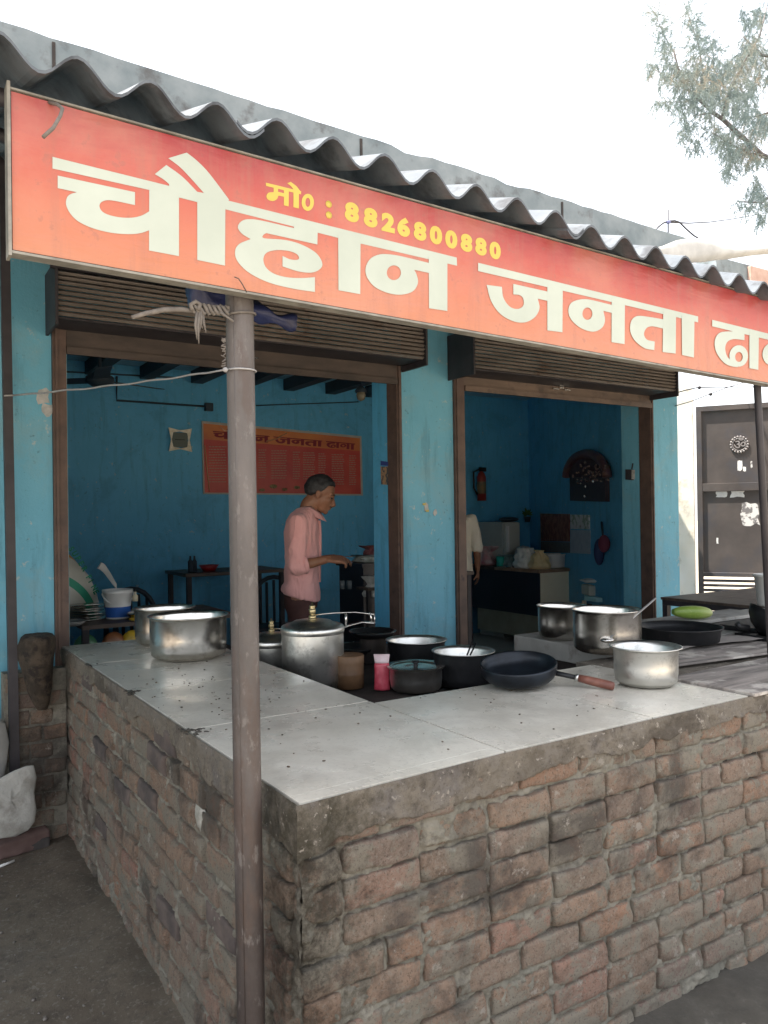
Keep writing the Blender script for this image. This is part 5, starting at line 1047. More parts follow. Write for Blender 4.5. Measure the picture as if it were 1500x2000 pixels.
# ceiling fan
c = at(195, 742, Y=6.3)
t = thing('ceiling_fan', 'dark ceiling fan hanging in the left room', 'ceiling fan', (c.x, c.y, c.z))
obj('rod', MB().tube([(c.x, c.y, 3.06), (c.x, c.y, c.z + 0.06)], 0.014, 8), M['beam'], t)
obj('motor', MB().lathe([(0.0001, -0.05), (0.06, -0.05), (0.105, -0.02), (0.105, 0.02), (0.06, 0.05), (0.02, 0.09), (0.0001, 0.09)], c, 24), M['beam'], t)
for k in range(3):
    Rm = Matrix.Rotation(k*2.094 + 0.35, 4, 'Z'); mb = MB(); mb.box((0.09, -0.055, -0.006), (0.56, 0.06, 0.0), M=Matrix.Translation(c) @ Rm @ Matrix.Rotation(0.16, 4, 'X')); obj('blade', mb, M['beam'], t)
c = at(705, 772, Y=5.6)
t = thing('hanging_bulb', 'dusty unlit bulb hanging by the pier in the left room', 'bulb', tuple(c))
obj('cable', MB().tube([(c.x, c.y, 3.06), (c.x, c.y, c.z + 0.05)], 0.004, 6), M['beam'], t)
obj('glass_bulb', MB().lathe([(0.0001, -0.05), (0.03, -0.035), (0.04, 0), (0.03, 0.03), (0.014, 0.05), (0.014, 0.065), (0.0001, 0.067)], c, 16), pm('dusty_glass', (0.22, 0.20, 0.14), rough=0.3), t)
obj('holder', MB().lathe([(0.045, 0.02), (0.05, 0.04), (0.018, 0.075), (0.0001, 0.076)], c, 16), M['beam'], t)
# sticker on the inner face of the pier between the shop fronts
xP = 2.8835
t = thing('pier_sticker', 'small picture sticker on the inner face of the middle pier', 'sticker', tuple(at(752, 925, X=xP)))
def xpanel(quad, X, th=0.003):
    P_ = [at(px, py, X=X) for px, py in quad]; mb = MB(); f = [Vector((X, p.y, p.z)) for p in P_]; b = [v + Vector((-th, 0, 0)) for v in f]
    mb.add(f + b, [(0,1,2,3), (7,6,5,4), (0,4,5,1), (1,5,6,2), (2,6,7,3), (3,7,4,0)]); return mb
obj('top_strip', xpanel([(744, 900), (758, 902), (758, 910), (744, 909)], 2.8405), pm('sticker_blue', (0.03, 0.05, 0.22)), t)
obj('paper', xpanel([(744, 911), (758, 911), (758, 947), (745, 946)], 2.8405), pm('sticker_tan', (0.35, 0.22, 0.12), (0.06, 0.07, 0.08), 22, lo=0.45, hi=0.5), t)
mb = MB().box((2.8425, 4.465, 0.15), (2.8835, 4.649, 2.61)); obj('pier_face', mb, M['teal_in'], bld)
mb = MB().box((5.3505, 4.465, 0.15), (5.3855, 4.649, 2.61)); obj('pier_face', mb, M['teal'], bld)

# table with crockery, seen over the left arm of the counter
t = thing('serving_rack', 'low dark rack with plates and buckets inside the left room', 'rack', (1.3, 5.5, 0.15))
obj('top_shelf', MB().box((1.0, 5.05, 0.93), (2.0, 5.75, 0.955)), M['wood_dark'], t)
obj('lower_shelf', MB().box((1.0, 5.05, 0.70), (2.0, 5.75, 0.72)), M['wood_dark'], t)
for lx in (1.0, 1.96):
    for ly in (5.05, 5.71): obj('leg', MB().box((lx, ly, 0.15), (lx + 0.04, ly + 0.04, 0.929)), M['darksteel'], t)
rn = random.Random(21)
for k, (px, colr, nm, lb) in enumerate(((225, (0.25, 0.10, 0.04), 'snack_packet', 'brown snack packet on the lower rack shelf'), (262, (0.62, 0.42, 0.04), 'snack_packet', 'yellow and orange packet on the lower rack shelf'), (170, (0.05, 0.16, 0.08), 'snack_packet', 'dark green packet on the lower rack shelf'))):
    c = at(px, 1222, Y=5.15); mb = MB(); mb.ball((c.x, 5.2, 0.80), (0.075, 0.04, 0.085), None, 16, 10)
    tag(obj(nm, mb, pm('packet_%d' % k, colr, tuple(min(1, v*1.6) for v in colr), 18, 0.3, 0.4)), lb, 'packet', 'packets on the lower rack shelf')
c = at(268, 1187, Y=5.1); tag(obj('yellow_cloth', MB().ball((c.x, 5.12, 0.965), (0.05, 0.04, 0.012)), pm('yellow_cloth', (0.62, 0.42, 0.04))), 'small folded yellow cloth in front of the striped bucket', 'cloth')
# plates stack
for k in range(6):
    c = at(172 + rn.uniform(-3, 3), 1188, Y=5.35); z = 0.956 + k*0.018
    mb = MB().lathe([(0.0001, 0), (0.08, 0.0), (0.11, 0.010), (0.125, 0.012), (0.11, 0.007), (0.08, 0.003), (0.0001, 0.003)], (c.x + rn.uniform(-.01, .01), c.y, z), 30, Matrix.Rotation(rn.uniform(-0.05, 0.05), 4, 'X'))
    tag(obj('steel_plate', mb, M['steel']), ('lowest', 'second lowest', 'third', 'fourth', 'second highest', 'topmost')[k] + ' steel plate in the stack in front of the flour sack', 'plate', 'steel plates stacked on the rack')
c = at(140, 1200, Y=5.1); tag(obj('shallow_bowl', MB().lathe([(0.0001, 0), (0.05, 0), (0.09, 0.03), (0.085, 0.03), (0.045, 0.006), (0.0001, 0.005)], (c.x, c.y, 0.957), 30), M['concrete']), 'shallow pale bowl on the rack beside the door jamb', 'bowl')
# white and blue bucket
c = at(230, 1184, Y=5.3); c.z = 0.957; tt = (c - CC).dot(CF); r = 29/FPX*tt; h = 56/FPX*tt
t = thing('striped_bucket', 'white bucket with a broad blue band on the rack', 'bucket', tuple(c))
obj('bucket_body', MB().lathe([(r*0.84, h*0.42), (r*0.94, h*0.86), (r, h*0.88), (r, h), (r*0.95, h), (r*0.9, h*0.9), (r*0.75, 0.01)], c, 36), M['white_pl'], t)
obj('blue_band', MB().lathe([(r*0.765, h*0.06), (r*0.84, h*0.42)], c, 36), pm('bucket_blue', (0.02, 0.11, 0.42)), t)
obj('bucket_base', MB().lathe([(0.0001, 0), (r*0.75, 0), (r*0.765, h*0.06)], c, 36), M['white_pl'], t)
obj('handle', MB().tube([c + Vector((r*1.02*math.cos(math.pi*k/12), -r*0.75*math.sin(math.pi*k/12), h*0.88 - h*0.40*math.sin(math.pi*k/12))) for k in range(13)], 0.004, 6), M['white_pl'], t)
# flour sack
t = thing('flour_sack', 'leaning printed flour sack with green and orange stripes', 'sack', tuple(at(150, 1160, Y=5.7)))
sy = 5.62
def sackp(u, v):          # u across the sack, v up
    base = at(78, 1210, Y=sy); 
    w_ = 0.34*(1 - 0.42*v**2.2); x = base.x + 0.42*v*0 + (u - 0.5)*2*w_*0.9 + 0.02; z = 0.957 + 0.42*v - 0.05*(2*u - 1)**2*v
    y = sy - 0.16*math.cos((u - 0.5)*math.pi)*math.sin(math.pi*min(1, 0.15 + v*0.8)) + 0.01*noise.noise(Vector((u*6, v*6, 1)))
    return Vector((x, y, z))
def mat_sack():
    m, t_, b = mk('printed_sack'); co = wpos(t_); s = N(t_, 'ShaderNodeSeparateXYZ'); t_.links.new(co, s.inputs[0])
    b0 = at(150, 1120, Y=sy)
    n1 = N(t_, 'ShaderNodeVectorMath', operation='DISTANCE'); t_.links.new(co, n1.inputs[0]); cc_ = at(78, 1230, Y=sy - 0.12); n1.inputs[1].default_value = cc_
    r1 = 230/FPX*1.0
    mr = N(t_, 'ShaderNodeMapRange'); t_.links.new(n1.outputs['Value'], mr.inputs[0]); mr.inputs[1].default_value = 0.20; mr.inputs[2].default_value = 0.62
    W = (0.60, 0.58, 0.50); c_ = ramp(t_, mr.outputs[0], [(0, W), (0.30, (0.03, 0.33, 0.20)), (0.42, W), (0.72, (0.62, 0.32, 0.04)), (0.80, (0.05, 0.30, 0.16)), (0.88, W)], 'CONSTANT')
    t_.links.new(c_, b.inputs['Base Color']); b.inputs['Roughness'].default_value = 0.5; bump(t_, b, noise_node(t_, co, 12, 4, 0.6), 0.3, 0.01); return m
# build the sack as a closed pillow
cS = at(100, 1150, Y=sy); rings = []
for i in range(20):
    f = i/19; z = 0.957 + 0.50*f; hw = 0.33*(1 - 0.75*f**2.6) + 0.005; cx = cS.x - 0.02 - 0.06*f; ring = []
    for k in range(28):
        an = 2*math.pi*k/28; q = 1 + 0.04*noise.noise(Vector((math.cos(an)*3, math.sin(an)*3, f*5))); ring.append((cx + hw*q*math.cos(an), sy + 0.15*(1 - 0.6*f**2)*q*math.sin(an), z))
    rings.append(ring)
obj('sack_body', MB().loft(rings), mat_sack(), t)
mb = MB(); GRN = pm('sack_green', (0.02, 0.25, 0.14))
txt = 'SUPER FINE'
pp = [(133, 1072), (139, 1080), (146, 1090), (152, 1100), (158, 1110), (163, 1119), (167, 1127), (172, 1136), (177, 1146), (181, 1156)]
for ch, (px, py) in zip(txt, pp):
    if ch == ' ': continue
    c = at(px, py, Y=sy - 0.152); an = -1.05
    text_mb(mb, ch, 0.05, lambda u, v, d: (c.x + u*math.cos(an) - v*math.sin(an), c.y - d - 0.008 + 0.45*max(0, u*math.cos(an)), c.z + u*math.sin(an) + v*math.cos(an)), off=0.002, sx=0.9)
obj('sack_lettering', mb, GRN, t)
# folded white paper / cloth leaning behind the bucket
mb = MB(); mb.grid(lambda u, v: at(197 + 30*u - 8*v*(1 - u), 1098 + 42*u**1.5 + 12*v, Y=5.75 + 0.02*math.sin(u*5)), 12, 4)
o = obj('white_cloth', mb, M['white_cloth']); sm_ = o.modifiers.new('s', 'SOLIDIFY'); sm_.thickness = 0.012; tag(o, 'crumpled white cloth strip standing behind the striped bucket', 'cloth')
c = at(264, 1170, Y=5.2); tt = (c - CC).dot(CF); t = thing('small_bottle', 'tiny cream bottle on the upturned steel lid', 'bottle', (c.x, c.y, at(264, 1172, Y=5.2).z))
zb_ = at(264, 1174, Y=5.2).z; obj('bottle_body', MB().lathe([(0.0001, 0), (0.018, 0), (0.018, 0.035), (0.008, 0.045), (0.008, 0.06), (0.0001, 0.061)], (c.x, c.y, zb_), 16), pm('cream_plastic', (0.6, 0.55, 0.4)), t)
obj('nozzle', MB().lathe([(0.007, 0.061), (0.002, 0.09), (0.0001, 0.091)], (c.x, c.y, zb_), 10), M['black_iron'], t)
c = at(277, 1181, Y=5.15); c.z = 0.957; tt = (c - CC).dot(CF); t = thing('steel_lid', 'shallow steel lid resting beside the striped bucket', 'lid', tuple(c))  # a loose steel lid, not a dish
obj('disc', MB().lathe([(0.0001, 0.02), (0.06, 0.02), (0.095, 0.055), (0.10, 0.058), (0.085, 0.068), (0.04, 0.078), (0.0001, 0.08)], (c.x, c.y, c.z - 0.018), 32), M['steel'], t)
# plastic chairs and tables further back (dark)
def chair(label, x, y, rz):
    t = thing('plastic_chair', label, 'chair', (x, y, 0.15), 'dark plastic chairs in the left room', rz)
    mt = pm('chair_plastic', (0.028, 0.04, 0.055), (0.035, 0.05, 0.065), 3, 0.35)
    def lk(nm, mb): link(nm, mb.mesh(nm), mt, t)
    lk('seat', MB().box((-0.21, -0.21, 0.40), (0.21, 0.21, 0.43), bev=0.01))
    for sx in (-1, 1):
        for sy_ in (-1, 1): lk('leg', MB().tube([(sx*0.24, sy_*0.23, 0), (sx*0.20, sy_*0.19, 0.41)], [0.016, 0.02], 8))
    mb = MB(); mb.tube([(0.22*math.cos(math.pi*k/12)*(1 if True else 1), 0.19 + 0.03*math.sin(math.pi*k/12), 0.43 + 0.44*math.sin(math.pi*k/12)**0.6 if 0 < k < 12 else 0.43) for k in range(13)], 0.022, 8)
    lk('back_frame', mb)
    for k in range(5): lk('back_slat', MB().tube([(-0.14 + 0.07*k, 0.20, 0.43), (-0.14 + 0.07*k, 0.225, 0.84 - 0.02*abs(k - 2))], 0.014, 6))
    for sx in (-1, 1): lk('armrest', MB().tube([(sx*0.235, -0.17, 0.40), (sx*0.25, -0.14, 0.62), (sx*0.25, 0.08, 0.64), (sx*0.22, 0.20, 0.66)], 0.018, 8))
    return t
a = at(274, 1140, Y=6.5); chair('dark plastic chair by the back wall, right of the striped bucket', a.x, a.y, 0.1)
a = at(540, 1120, Y=6.9); chair('dark plastic chair half hidden behind the man', a.x, a.y, -0.3)
def room_table(label, x0, y0, x1, y1, z=0.9):
    t = thing('dining_table', label, 'table', ((x0 + x1)/2, (y0 + y1)/2, 0.15), 'dark tables in the left room')
    obj('tabletop', MB().box((x0, y0, z - 0.03), (x1, y1, z), bev=0.004), M['wood_dark'], t)
    for lx in (x0 + 0.02, x1 - 0.06):
        for ly in (y0 + 0.02, y1 - 0.06): obj('leg', MB().box((lx, ly, 0.15), (lx + 0.04, ly + 0.04, z - 0.031)), M['darksteel'], t)
room_table('dark table by the back wall with a red bowl', 2.15, 6.6, 3.1, 7.2, 1.13); room_table('dark table at the back right behind the man', 3.55, 5.5, 4.4, 6.3, 1.10)
c = at(408, 1116, Y=6.8); c.z = 1.131; tag(obj('red_bowl', MB().lathe([(0.0001, 0), (0.05, 0), (0.09, 0.055), (0.085, 0.055), (0.0001, 0.01)], c, 24), pm('red_plastic', (0.25, 0.012, 0.015), rough=0.35)), 'red plastic bowl on the dark table near the post', 'bowl')
for px, wh in ((372, 'farther left of two dark sauce bottles near the red bowl'), (380, 'dark sauce bottle nearest the red bowl')):
    c = at(px, 1118, Y=6.8); c.z = 1.131; tag(obj('sauce_bottle', MB().lathe([(0.0001, 0), (0.022, 0), (0.022, 0.09), (0.01, 0.11), (0.008, 0.14), (0.0001, 0.141)], c, 14), M['beam']), wh, 'bottle', 'sauce bottles on the table')
# dark cupboard under the bundle at the pier and the plastic bags on it
t = thing('low_cupboard', 'black low cupboard inside against the middle pier', 'cupboard', (3.2, 5.4, 0.15))
zc_ = at(700, 1098, Y=5.3).z
obj('cabinet', MB().box((3.02, 5.1, 0.15), (3.9, 5.47, zc_ - 0.03)), M['darkpanel'], t); obj('cupboard_top', MB().box((3.0, 5.08, zc_ - 0.029), (3.92, 5.49, zc_)), M['darkpanel'], t)
flm = pm('clear_film', (0.35, 0.40, 0.38), (0.50, 0.54, 0.52), 25, 0.25, 0.5); rdf = pm('red_bundle', (0.30, 0.09, 0.10), (0.42, 0.18, 0.17), 16, 0.5, 0.4)
a = at(716, 1092, Y=5.25); a.z = zc_ + 0.001; bag('plastic_bag', 'crumpled clear bag on the black cupboard by the pier', (a.x, a.y, a.z), 0.11, 0.05, flm, 0.7, 3, tie=0.8)
a = at(731, 1084, Y=5.35); a.z = zc_ + 0.001; bag('red_bundle', 'dull red cloth bundle on the black cupboard by the pier', (a.x, a.y + 0.02, a.z), 0.09, 0.12, rdf, 0.6, 5, tie=0.8)
a = at(726, 1165, Y=5.02); bag('white_bag', 'white knotted plastic bag hanging below the bundle by the pier', (a.x, a.y - 0.0, a.z), 0.07, 0.15, pm('white_film', (0.5, 0.52, 0.5), (0.62, 0.63, 0.6), 22, 0.3, 0.5), 0.4, 7)
for px, lb in ((668, 'left of two small glasses under the hanging bag'), (682, 'right of two small glasses under the hanging bag')):
    c = at(px, 1142, Y=5.0); tag(obj('drinking_glass', MB().lathe([(0.0001, -0.03), (0.018, -0.03), (0.02, 0.03), (0.018, 0.03)], c, 14), pm('dim_glass', (0.10, 0.12, 0.13), rough=0.15)), lb, 'glass', 'glasses on the small shelf')
zg = at(668, 1142, Y=5.0).z - 0.03
t = thing('small_shelf', 'dark shelf with glasses below the bundle', 'shelf', (3.1, 5.0, 0.15)); obj('board', MB().box((2.95, 4.92, zg - 0.02), (3.75, 5.09, zg - 0.001)), M['wood_dark'], t)
for lx in (2.97, 3.70): obj('leg', MB().box((lx, 4.95, 0.15), (lx + 0.03, 4.98, zg - 0.021)), M['darksteel'], t)

# ------------------------------------------------------------------ inside the right room
# fire extinguisher on the back wall
c = at(941, 978, Y=7.5); tt = (c - CC).dot(CF); hh = 62/FPX*tt
t = thing('fire_extinguisher', 'red fire extinguisher hung high on the back wall', 'fire extinguisher', tuple(c))
r = 0.055; obj('cylinder', MB().lathe([(0.0001, 0), (r, 0), (r, hh*0.75), (r*0.7, hh*0.87), (r*0.3, hh*0.92), (0.0001, hh*0.93)], c, 22), pm('extinguisher_red', (0.26, 0.03, 0.02), rough=0.4), t)
obj('label_band', MB().lathe([(r*1.01, hh*0.22), (r*1.01, hh*0.60)], c, 22), pm('old_label', (0.25, 0.15, 0.06), (0.12, 0.12, 0.08), 30), t)
obj('valve', MB().box((c.x - 0.025, c.y - 0.02, c.z + hh*0.92), (c.x + 0.06, c.y + 0.02, c.z + hh*1.05)), M['black_iron'], t)
obj('hose', MB().tube([(c.x - 0.02, c.y, c.z + hh), (c.x - 0.12, c.y, c.z + hh*0.9), (c.x - 0.12, c.y, c.z + hh*0.4), (c.x - 0.07, c.y, c.z + hh*0.2)], 0.012, 8), M['black_iron'], t)
# refrigerator
c = at(980, 1090, Y=7.2); t = thing('refrigerator', 'old pale refrigerator standing behind the desk in the right room', 'refrigerator', (c.x, 7.25, 0.15))
a = at(953, 1020, Y=7.1); b = at(1012, 1018, Y=7.1)
a.x = max(a.x, 6.11)
obj('cabinet', MB().box((a.x, 7.102, 0.15), (b.x, 7.55, a.z), bev=0.01), pm('old_enamel', (0.44, 0.46, 0.42), (0.50, 0.52, 0.48), 3, 0.4), t)
obj('fridge_door', MB().box((a.x + 0.01, 7.06, 0.2), (b.x - 0.01, 7.1, a.z - 0.01), bev=0.01), pm('old_enamel_door', (0.48, 0.50, 0.46), (0.55, 0.57, 0.52), 3, 0.4), t)
obj('handle', MB().box((a.x + 0.02, 7.03, a.z - 0.35), (a.x + 0.045, 7.059, a.z - 0.05)), M['white_pl'], t)
tag(obj('bundle', MB().ball((a.x + 0.19, 7.2, a.z + 0.028), (0.14, 0.08, 0.03)), M['beam']), 'dark flat bundle on top of the refrigerator', 'bundle')
# hanging plant
c = at(1030, 1012, Y=7.5); t = thing('hanging_plant', 'small green plant in a pot hanging on the back wall', 'plant', tuple(c))
mb = MB(); rn = random.Random(2)
for k in range(26):
    an = rn.uniform(0, 6.28); el = rn.uniform(-0.4, 1.3); L = rn.uniform(0.04, 0.11); d = Vector((math.cos(an)*math.cos(el), math.sin(an)*math.cos(el)*0.5, math.sin(el))); p = c + Vector((0, 0, 0.04)); s = d.cross(Vector((0.3, 1, 0.2))).normalized()*0.014
    mb.add([p, p + d*L*0.5 + s, p + d*L, p + d*L*0.5 - s], [(0, 1, 2, 3)])
obj('leaves', mb, pm('dim_leaf', (0.03, 0.09, 0.03), (0.05, 0.14, 0.04), 20), t); obj('planter', MB().lathe([(0.0001, -0.05), (0.03, -0.05), (0.045, 0.02), (0.04, 0.02)], c, 16), M['beam'], t)
# side wall frame of reference
WA = Vector((7.0, 7.6, 0)); WD = (Vector((5.56, 4.652, 0)) - WA).normalized(); WN = Vector((-WD.y, WD.x, 0))
if WN.x > 0: WN = -WN
def onwall(px, py, off=0.005):
    d = ray(px, py); tt = (WA + WN*off - CC).dot(WN) / d.dot(WN); return CC + d*tt
def wpanel(quad, off, th=0.008):
    f = [onwall(px, py, off) for px, py in quad]; b = [p - WN*th for p in f]; mb = MB()
    mb.add(f + b, [(3,2,1,0), (4,5,6,7), (0,1,5,4), (1,2,6,5), (2,3,7,6), (3,0,4,7)]); return mb
t = thing('wall_shrine', 'dark arched wall shrine draped with beads in the right room', 'shrine', tuple(onwall(1145, 980)))
obj('shrine_back', wpanel([(1112, 905), (1181, 907), (1182, 980), (1113, 978)], 0.05, 0.045), pm('shrine_dark', (0.035, 0.03, 0.04), (0.06, 0.045, 0.055), 20, 0.5), t)
mb = MB(); pts = []
for k in range(17):
    an = math.pi*k/16; pts.append(onwall(1146 - 40*math.cos(an), 932 - 46*math.sin(an), 0.07))
mb.tube(pts, 0.045, 10); obj('arch', mb, pm('shrine_arch', (0.09, 0.04, 0.07), (0.14, 0.08, 0.06), 16, 0.4, 0.5), t)
mb = MB(); mb.add([onwall(1146 - 38*math.cos(math.pi*k/16), 932 - 44*math.sin(math.pi*k/16), 0.06) for k in range(17)], [tuple(range(17))]); obj('arch_panel', mb, pm('shrine_inner', (0.05, 0.03, 0.045), (0.08, 0.05, 0.06), 20), t)
mb = MB(); rn = random.Random(6)
for k in range(60):
    an = rn.uniform(0.4, 2.9); rr = rn.uniform(14, 44); p = onwall(1150 - rr*math.cos(an), 932 - rr*math.sin(an)*0.8 + rn.uniform(0, 22), 0.115); mb.ball(p, 0.011, None, 8, 6)
stuff(obj('beads', mb, pm('shrine_beads', (0.25, 0.20, 0.15), (0.10, 0.05, 0.08), 60, 0.2), t))
mb = MB(); 
for (px, py) in ((1159, 940), (1144, 950), (1142, 969)): mb.ball(onwall(px, py, 0.13), 0.014, None, 8, 6)
stuff(obj('bright_ornament', mb, pm('mirror_ornament', (0.9, 0.88, 0.85), rough=0.1, metal=1), t))
# calendars
t = thing('dark_calendar', 'wall calendar with a brown red picture, left of the pair', 'calendar', tuple(onwall(1085, 1080)), 'calendars on the side wall')
obj('picture', wpanel([(1055, 1003), (1112, 1004), (1112, 1058), (1056, 1057)], 0.012), pm('calendar_brown', (0.19, 0.05, 0.04), (0.32, 0.14, 0.09), 16, 0.5, lo=0.45, hi=0.55), t)
obj('date_sheet', wpanel([(1056, 1058), (1112, 1059), (1112, 1080), (1056, 1078)], 0.012), pm('calendar_dates', (0.20, 0.20, 0.19), (0.12, 0.12, 0.13), 40), t)
t = thing('pale_calendar', 'pale wall calendar with flowers, right of the pair', 'calendar', tuple(onwall(1130, 1085)), 'calendars on the side wall')
obj('picture', wpanel([(1114, 1005), (1151, 1006), (1151, 1034), (1114, 1033)], 0.012), pm('calendar_pale', (0.62, 0.64, 0.64), (0.30, 0.38, 0.3), 14, lo=0.5, hi=0.55, c3=(0.4, 0.08, 0.12), s3=10, f3=(0.62, 0.68)), t)
obj('date_sheet', wpanel([(1114, 1035), (1152, 1036), (1152, 1082), (1114, 1080)], 0.012), pm('calendar_sheet', (0.36, 0.42, 0.50), (0.44, 0.50, 0.56), 12), t)
# things hanging on the side wall
t = thing('hanging_bag', 'dark red and blue bag hanging from a nail on the side wall', 'bag', tuple(onwall(1178, 1060)))
p = onwall(1180, 1062, 0.08); obj('red_bag', MB().ball(p, (0.05, 0.06, 0.085)), pm('dull_red', (0.14, 0.03, 0.06)), t)
p = onwall(1170, 1078, 0.06); obj('blue_bag', MB().ball(p, (0.05, 0.05, 0.13)), pm('dull_blue', (0.03, 0.05, 0.14)), t)
obj('strap', MB().tube([onwall(1175, 1020, 0.02), onwall(1178, 1050, 0.07)], 0.012, 6), M['beam'], t)
t = thing('switch_box', 'small dark electric switch box on the inner face of the end pier', 'switch box', tuple(at(1232, 937, X=5.35)))
obj('box', xpanel([(1226, 917), (1238, 917), (1238, 938), (1226, 937)], 5.349, 0.03), M['darksteel'], t)
obj('switch_edge', xpanel([(1238, 918), (1240, 918), (1240, 936), (1238, 936)], 5.349, 0.032), M['concrete'], t)
obj('wire', MB().tube([at(1234, 916, X=5.345), at(1236, 905, X=5.345)], 0.006, 6), M['darksteel'], t)
# desk
t = thing('shop_desk', 'dark fronted desk with a cream side panel in the right room', 'desk', (6.1, 6.7, 0.15))
dx0, dy0, dz = 5.914, 6.29, 1.0
obj('desk_top', MB().box((dx0 - 0.02, dy0 - 0.03, dz - 0.035), (6.50, 7.00, dz), bev=0.004), pm('desk_top', (0.26, 0.15, 0.09), (0.36, 0.22, 0.14), 6, 0.4), t)
obj('front_panel', MB().box((dx0, dy0, 0.50), (dx0 + 0.02, 7.59, dz - 0.036)), M['darkpanel'], t)
obj('side_panel', MB().box((dx0 + 0.021, dy0, 0.16), (6.46, dy0 + 0.02, dz - 0.036)), M['cream'], t)
obj('base_board', MB().box((dx0 + 0.03, dy0 + 0.03, 0.24), (dx0 + 0.05, 7.38, 0.498)), pm('desk_base', (0.26, 0.25, 0.18), (0.32, 0.31, 0.23), 6), t)
obj('desk_end_top', MB().box((dx0 - 0.02, 7.001, dz - 0.035), (6.09, 7.59, dz)), M['wood_dark'], t)
def ondesk(px, py=1108): c_ = at(px, py, z=dz); return Vector((c_.x, c_.y, dz + 0.001))
c = at(1099, 1106, z=dz); c = Vector((6.33, 6.52, dz + 0.001)); cc_ = c; tt = (cc_ - CC).dot(CF); r = 26/FPX*tt
t = thing('white_tub', 'round white plastic tub at the end of the desk', 'tub', tuple(cc_))
obj('tub_body', MB().lathe([(0.0001, 0), (r*0.9, 0), (r*0.95, 0.01), (r, 0.135), (r*1.08, 0.14), (r*1.08, 0.15), (r*0.98, 0.15), (r*0.93, 0.02), (0.0001, 0.01)], cc_, 36), M['white_pl'], t)
obj('handle', MB().box((cc_.x + r*1.05, cc_.y - 0.02, cc_.z + 0.13), (cc_.x + r*1.3, cc_.y + 0.02, cc_.z + 0.142)), M['white_pl'], t)
clo = pm('cream_cloth', (0.72, 0.55, 0.28), (0.84, 0.68, 0.40), 10, 0.8, 0.4)
c = Vector((6.05, 6.42, dz + 0.001)); bag('cloth_bag', 'yellowish cloth bag tied at the top on the desk corner', tuple(c), 0.125, 0.20, clo, 0.28, 2, tie=0.9, flare=0.1)
bag('white_carrier_bag', 'crumpled white carrier bag behind the cloth bag', (6.03, 6.62, dz + 0.001), 0.14, 0.22, pm('white_carrier', (0.70, 0.72, 0.68), (0.82, 0.82, 0.78), 18, 0.4, 0.5), 0.62, 9, tie=0.8, flare=0.0)
def dpos(px, X): d = ray(px, 1108); k_ = X/d.x; return Vector((X, d.y*k_, dz + 0.001))
def cup(px, X, r, h, mt, lb):
    c_ = dpos(px, X); t_ = thing('cup', lb, 'cup', tuple(c_), 'cups on the desk')
    obj('cup_body', MB().lathe([(0.0001, 0), (r*0.8, 0), (r, h), (r*0.93, h), (r*0.72, 0.008), (0.0001, 0.008)], c_, 24), mt, t_); obj('rim', MB().lathe([(r*0.96, h), (r*1.06, h + 0.002), (r*1.06, h + 0.008), (r*0.96, h + 0.008)], c_, 24), mt, t_)
cup(1018, 6.02, 0.055, 0.085, pm('orange_clay', (0.45, 0.18, 0.04), (0.55, 0.26, 0.07), 20, 0.6), 'orange clay cup on the desk beside the cream cloth bag')
cup(977, 6.02, 0.05, 0.105, pm('green_plastic', (0.03, 0.42, 0.34), rough=0.4), 'green plastic cup on the desk')
c = dpos(950, 6.06); bag('pink_white_bag', 'plastic bag of pinkish food beside the green cup', tuple(c), 0.13, 0.22, pm('pink_food', (0.50, 0.18, 0.20), (0.55, 0.52, 0.52), 9, 0.4, 0.5), 0.6, 4, tie=0.7)
c = dpos(998, 6.15); bag('clear_bag', 'low clear plastic bag behind the green cup', tuple(c), 0.12, 0.13, pm('teal_film', (0.20, 0.36, 0.38), (0.36, 0.46, 0.47), 12, 0.3, 0.5), 0.7, 6, tie=0.8)
c = dpos(1022, 6.25); t = thing('dispenser', 'blue jar with a white domed lid at the back of the desk', 'jar', tuple(c))
obj('jar_body', MB().lathe([(0.0001, 0), (0.085, 0), (0.085, 0.14), (0.0001, 0.14)], c, 24), pm('dim_blue', (0.02, 0.07, 0.15)), t); obj('lid', MB().lathe([(0.09, 0.14), (0.09, 0.16), (0.07, 0.22), (0.0001, 0.235)], c, 24), pm('pale_lid', (0.48, 0.50, 0.54)), t)
c = dpos(997, 5.97); tag(obj('small_tray', MB().lathe([(0.0001, 0), (0.05, 0), (0.06, 0.012), (0.0001, 0.004)], c, 20), M['chrome']), 'small steel tray between the green and orange cups', 'tray')
# curved shelf with scale
a = at(1146, 1165, t=7.9); zs = a.z
t = thing('corner_shelf', 'small teal edged shelf unit with things stacked below', 'shelf', (a.x + 0.2, a.y, 0.15))
sc_ = [at(1141, 1166, t=7.9), at(1165, 1166, t=7.75), at(1190, 1160, t=7.75), at(1211, 1152, t=7.9)]
bk_ = [at(1214, 1145, t=8.35), at(1141, 1150, t=8.4)]
ol = [Vector((p.x, p.y, 0)) for p in sc_ + bk_]
def slab(outline, z0, z1):
    n = len(outline); mb = MB(); mb.add([(p.x, p.y, z0) for p in outline] + [(p.x, p.y, z1) for p in outline], [tuple(range(n))[::-1], tuple(range(n, 2*n))] + [(k, (k+1) % n, (k+1) % n + n, k+n) for k in range(n)]); return mb
obj('board', slab(ol, zs - 0.04, zs), pm('shelf_teal', (0.38, 0.70, 0.74), (0.42, 0.74, 0.78), 8, 0.5), t)
obj('board', slab(ol, zs - 0.28, zs - 0.26), pm('shelf_wood', (0.3, 0.22, 0.14)), t)
for p in (sc_[0], sc_[3], bk_[0], bk_[1]): obj('leg', MB().box((p.x - 0.015, p.y - 0.015, 0.15), (p.x + 0.015, p.y + 0.015, zs - 0.041)), M['cream'], t)
mb = MB(); rn = random.Random(4)
